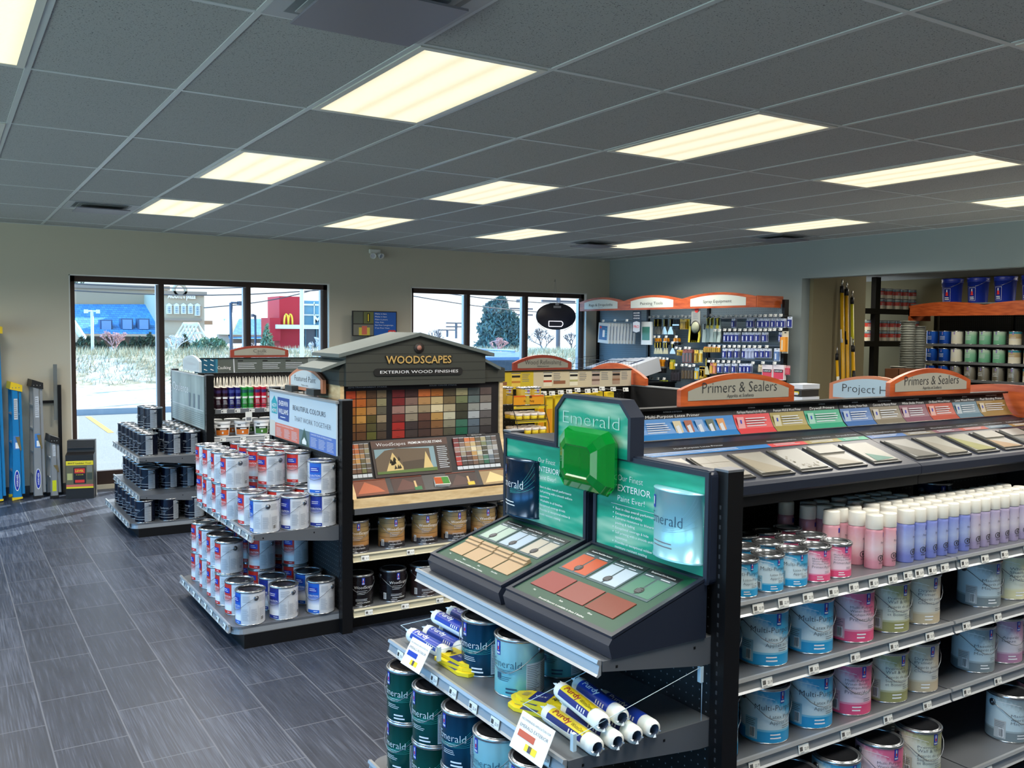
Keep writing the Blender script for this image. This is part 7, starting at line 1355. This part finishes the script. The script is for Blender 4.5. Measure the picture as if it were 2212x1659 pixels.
# ================================================================== LADDERS
fib = M('fibreglass_blue', (16, 124, 186), .4); ly = M('ladder_yellow', (232, 196, 40), .4); al = M('ladder_alu', (186, 190, 194), .35, .7)
def ladder(x, y, w, h, m, capm, steps, label, rot=0, rw=.075, werner=True):
    "folded step ladder seen from its side: near rails face the room"
    t = thing('step_ladder', label, 'ladder', (x, y, 0), R_(rot)); d = .24
    for k, yy in enumerate((0, d)):
        f = MB(); tp = rw*.62
        f.prism([(-rw/2, .02), (rw/2, .02), (tp/2-.004, h), (-tp/2-.004, h)], 'y', yy, yy+.006, m); f.prism([(-rw/2, .02), (-rw/2+.005, .02), (-tp/2, h), (-tp/2-.005, h)], 'y', yy, yy+.03, m); f.prism([(rw/2-.005, .02), (rw/2, .02), (tp/2-.004, h), (tp/2-.009, h)], 'y', yy, yy+.03, m)
        if k == 0:
            F = Fr((0, -.0004, 0), (1, 0, 0), (0, 0, 1)); f.fr(F, -tp*.3, tp*.35, h*.70, h*.88, lgry, .0006); f.lines(F, -tp*.25, tp*.3, h*.71, h*.87, 9, gry, .0012)
            if werner: f.fr(F, -rw*.3, rw*.3, h*.44, h*.56, M('ladder_sticker', (70, 130, 200), .4), .0006); f.fr(F, -rw*.1, rw*.3, h*.45, h*.50, wht, .001)
            else: f.fr(F, -rw*.3, rw*.25, h*.12, h*.3, M('sticker_lime', (216, 220, 40), .4), .0006)
        f.build('rail', t)
        f = MB(); f.prism([(rw/2+.004, .06), (rw/2+.03, .06), (tp/2+.028, h*.97), (tp/2+.004, h*.97)], 'y', yy+.01, yy+.03, m); f.build('rear_rail', t)
        f = MB(); f.prism([(-rw/2-.006, 0), (rw/2+.006, .012), (rw/2+.006, .03), (-rw/2-.006, .03)], 'y', yy-.004, yy+.034, capm); f.build('foot', t)
    for k in range(steps): z = h*(k+1)/(steps+1); f = MB(); f.box(-rw*.4, rw*.4, .006, d, z-.012, z+.004, al); f.build('step', t)
    f = MB(); f.prism([(-rw*.6, h-.045), (rw*.75, h-.075), (rw*.75, h-.005), (-rw*.45, h+.03)], 'y', -.008, d+.04, capm)
    for q in (-.3, .05, .4): f.box(rw*q-.004, rw*q+.004, -.0095, -.008, h-.035, h-.025, silv)
    f.build('top_cap', t); f = MB(); f.prism([(-.008, h*.55), (.03, h*.55), (.045, h*.43), (.034, h*.43)], 'y', -.006, -.002, M('spreader_brass', (150, 132, 92), .4, .6)); f.build('spreader', t)
    if werner:
        F = Fr((0, -.0012, h*.17), (0, 0, 1), (-1, 0, 0)); f = MB(); n_ = 20; f.add([F.p(.11*math.cos(2*math.pi*q/n_), .026*math.sin(2*math.pi*q/n_), .001) for q in range(n_)], [tuple(range(n_))], wht); f.add([F.p(.10*math.cos(2*math.pi*q/n_), .021*math.sin(2*math.pi*q/n_), .0015) for q in range(n_)], [tuple(range(n_))], swb); f.ftext(F, 'WERNER', 0, -.010, .024, wht, w=.13, off=.003, thin=.01); f.build('badge', t)
    return t
ladder(.73, 7.46, .3, 1.80, fib, ly, 6, 'tallest blue fibreglass step ladder at the left edge', 4, .12); ladder(.925, 7.50, .24, 1.20, fib, ly, 3, 'short blue fibreglass step ladder with yellow cap', 4, .085)
ladder(1.12, 7.50, .22, 1.22, al, ink, 4, 'tall aluminium step ladder with black cap beside the blue ones', 4, .085); ladder(1.265, 7.42, .16, .64, al, ink, 2, 'small aluminium step ladder beside the dark leaflet bin', 4, .07, werner=False)
f = MB(); f.box(1.335, 1.37, 7.67, 7.72, 0, 1.18, blk); f.box(1.08, 1.37, 7.745, 7.77, .98, 1.01, blk); f.box(1.34, 1.365, 7.70, 7.77, .98, 1.01, blk); f.box(1.30, 1.335, 7.69, 7.72, .8, 1.40, M('rack_grey', (110, 116, 116), .5)); tag(f.build('ladder_rack'), 'black steel ladder rack frame against the back wall', 'rack')
t = thing('leaflet_box', 'black leaflet bin with yellow PiViT Ladder Tool poster', 'display bin', (1.52, 7.40, 0), R_(-14)); f = MB(); f.prism([(-.12, 0), (.14, 0), (.14, .60), (.02, .60), (.0, .48), (-.12, .46)], 'x', -.135, .135, M('bin_black', (26, 24, 24), .5)); f.box(-.12, .12, .02, .12, .6, .602, blk); f.build('bin', t)
for z in (.52, .56): f = MB(); f.box(-.125, .125, -.02+(z-.52), .12, z, z+.012, M('bin_shelf', (52, 50, 52), .5)); f.build('pocket', t)
F = FY(0, -.1215, 0); f = MB(); f.fbox(F, -.13, .13, .11, .40, 0, .003, M('poster_photo', (96, 92, 70), .6)); f.fr(F, -.13, .13, .355, .40, yelp, .0036); f.ftext(F, 'PiViT Ladder Tool', 0, .368, .022, ink, w=.22, off=.005, thin=.01); f.fr(F, -.06, .06, .16, .33, ink, .0036); f.fr(F, -.05, .05, .27, .32, redp, .0042); f.ftext(F, 'LEVEL', 0, .285, .028, yelp, w=.08, off=.006, thin=.02); f.ftext(F, 'in seconds', 0, .25, .014, yelp, w=.07, off=.005, thin=.01); f.fr(F, -.045, .045, .17, .2, redp, .0042); f.fr(F, -.13, .13, .13, .15, M('poster_pink', (206, 100, 90), .5), .0038); f.fr(F, -.13, .13, .11, .128, yelp, .0038)
for u0, v0, c in ((-.12, .2, (170, 170, 110)), (.07, .28, (120, 120, 110)), (.07, .2, (60, 70, 60))): f.fr(F, u0, u0+.05, v0, v0+.07, M('ph_%d' % c[0], c, .6), .0038)
f.build('poster', t)
# ================================================================== HANGING SIGNS
t = thing('neon_sign', 'black oval window sign seen from behind, hung by thin wires', 'sign', (7.79, 7.62, 2.02)); f = MB(); T = Matrix.Translation((0, 0, 0)) @ Matrix.Rotation(R_(90), 4, 'X') @ Matrix.Scale(.56, 4, (0, 1, 0)); f.lathe([(.0001, -.02), (.33, -.02), (.345, -.005), (.345, .012), (.33, .02), (.0001, .02)], M('sign_black', (34, 34, 46), .4), 40, T=T, cap=False); f.build('backplate', t)
f = MB(); a = .085
for p_, q_ in (((-.14, -.07), (.08, -.07)), ((.08, -.07), (.105, -.09)), ((.105, -.09), (.105, -.12)), ((.105, -.12), (.08, -.145)), ((.08, -.145), (-.14, -.145)), ((-.14, -.145), (-.14, -.07))): f.tube([(p_[0], -.024, p_[1]), (q_[0], -.024, q_[1])], .005, M('neon_white', (240, 240, 250), .4, emit=.9), 6)
f.build('tube', t); f = MB(); f.box(-.06, .07, -.026, -.02, .12, .15, M('label_sil', (150, 152, 160), .4)); f.box(-.03, .03, -.028, -.02, .16, .19, M('label_sil')); f.build('label', t)
f = MB(); f.tube([(.02, .0, .2), (.05, .1, .52)], .0012, gry, 4); f.tube([(-.05, .0, .2), (.05, .1, .52)], .0012, gry, 4); f.tube([(-.34, .0, -.02), (-.3, .0, -.12), (-.18, .0, -.19)], .003, ink, 5); f.tube([(.34, 0, -.02), (.28, 0, -.14), (.15, 0, -.20)], .003, ink, 5); f.build('wire', t)
t = thing('poster_frame', 'blue Make it last poster with painted chairs on the back wall', 'poster', (4.985, 7.64, 1.88)); W_, H_ = .61, .32; F = FY(0, -.012, 0); f = MB(); f.box(-W_/2, W_/2, -.012, .012, -H_/2, H_/2, ink); f.build('frame', t)
f = MB(); f.fr(F, -.015, W_/2-.012, -H_/2+.012, H_/2-.012, M('poster_blue', (16, 88, 176), .4)); f.fr(F, -W_/2+.012, -.165, .0, H_/2-.012, M('ph_a', (90, 96, 84), .5)); f.fr(F, -.155, -.02, .0, H_/2-.012, M('ph_b', (104, 110, 60), .5)); f.fr(F, -W_/2+.012, -.02, -H_/2+.012, -.012, M('ph_c', (116, 116, 104), .5)); f.fr(F, -.22, -.07, -H_/2+.012, -.05, M('ph_y', (206, 190, 70), .5), .0014); f.fr(F, -.18, -.11, -H_/2+.02, -.03, M('ph_r', (206, 104, 84), .5), .002); f.fr(F, -.11, -.07, .02, .13, ink, .0014); f.fr(F, -.10, -.085, .03, .12, yelp, .002)
for q, tx in enumerate(('Make it fast.', 'Make it last.', 'Make it yours.', 'Vite Fait.', 'Fait Pour Longtemps.', "C'est Pour Vous.")): f.ftext(F, tx, .0, .118-q*.036, .024, wht, al='L', off=.002, w=len(tx)*.0128)
f.fp(F, [(.19, -.12), (.28, -.12), (.29, -.1), (.28, -.08), (.19, -.08), (.18, -.1)], redp, .0014); f.ftext(F, 'KRYLON', .235, -.108, .016, wht, w=.07, off=.003, thin=.01); f.lines(F, .2, .27, -.14, -.128, 1, lgry); f.build('print', t)
f = MB(); f.tube([(-.09, 0, -.16), (-.09, 0, -.55)], .004, ink, 5); f.tube([(.09, 0, -.16), (.09, 0, -.55)], .004, ink, 5); f.build('post', t)
t = thing('display_stand', 'wire stand holding the blue poster behind the gabled display', 'stand', (4.985, 7.6, 0)); f = MB(); f.box(-.3, .3, -.2, .12, 0, 1.33, blk); f.build('stand_body', t)
t = thing('spray_gun_fixture', 'small dark and chrome fixture on top of the poster stand', 'fixture', (4.80, 7.5, 1.33)); f = MB(); 
for q in range(4): f.lathe([(.03, 0), (.045, .05), (.03, .1)], ink if q % 2 else silv, 12, cx=q*.05, cy=0, T=Matrix.Translation((0, 0, .03*(q % 2))))
f.build('knobs', t)
f = MB(); f.tube([(0, 0, 0), (0, -.015, 0), (0, -.018, .03)], .004, silv, 6); o = f.build('ceiling_hook', None, (7.865, YW, 2.53)); tag(o, 'tiny hook on the wall above the oval sign', 'hook')
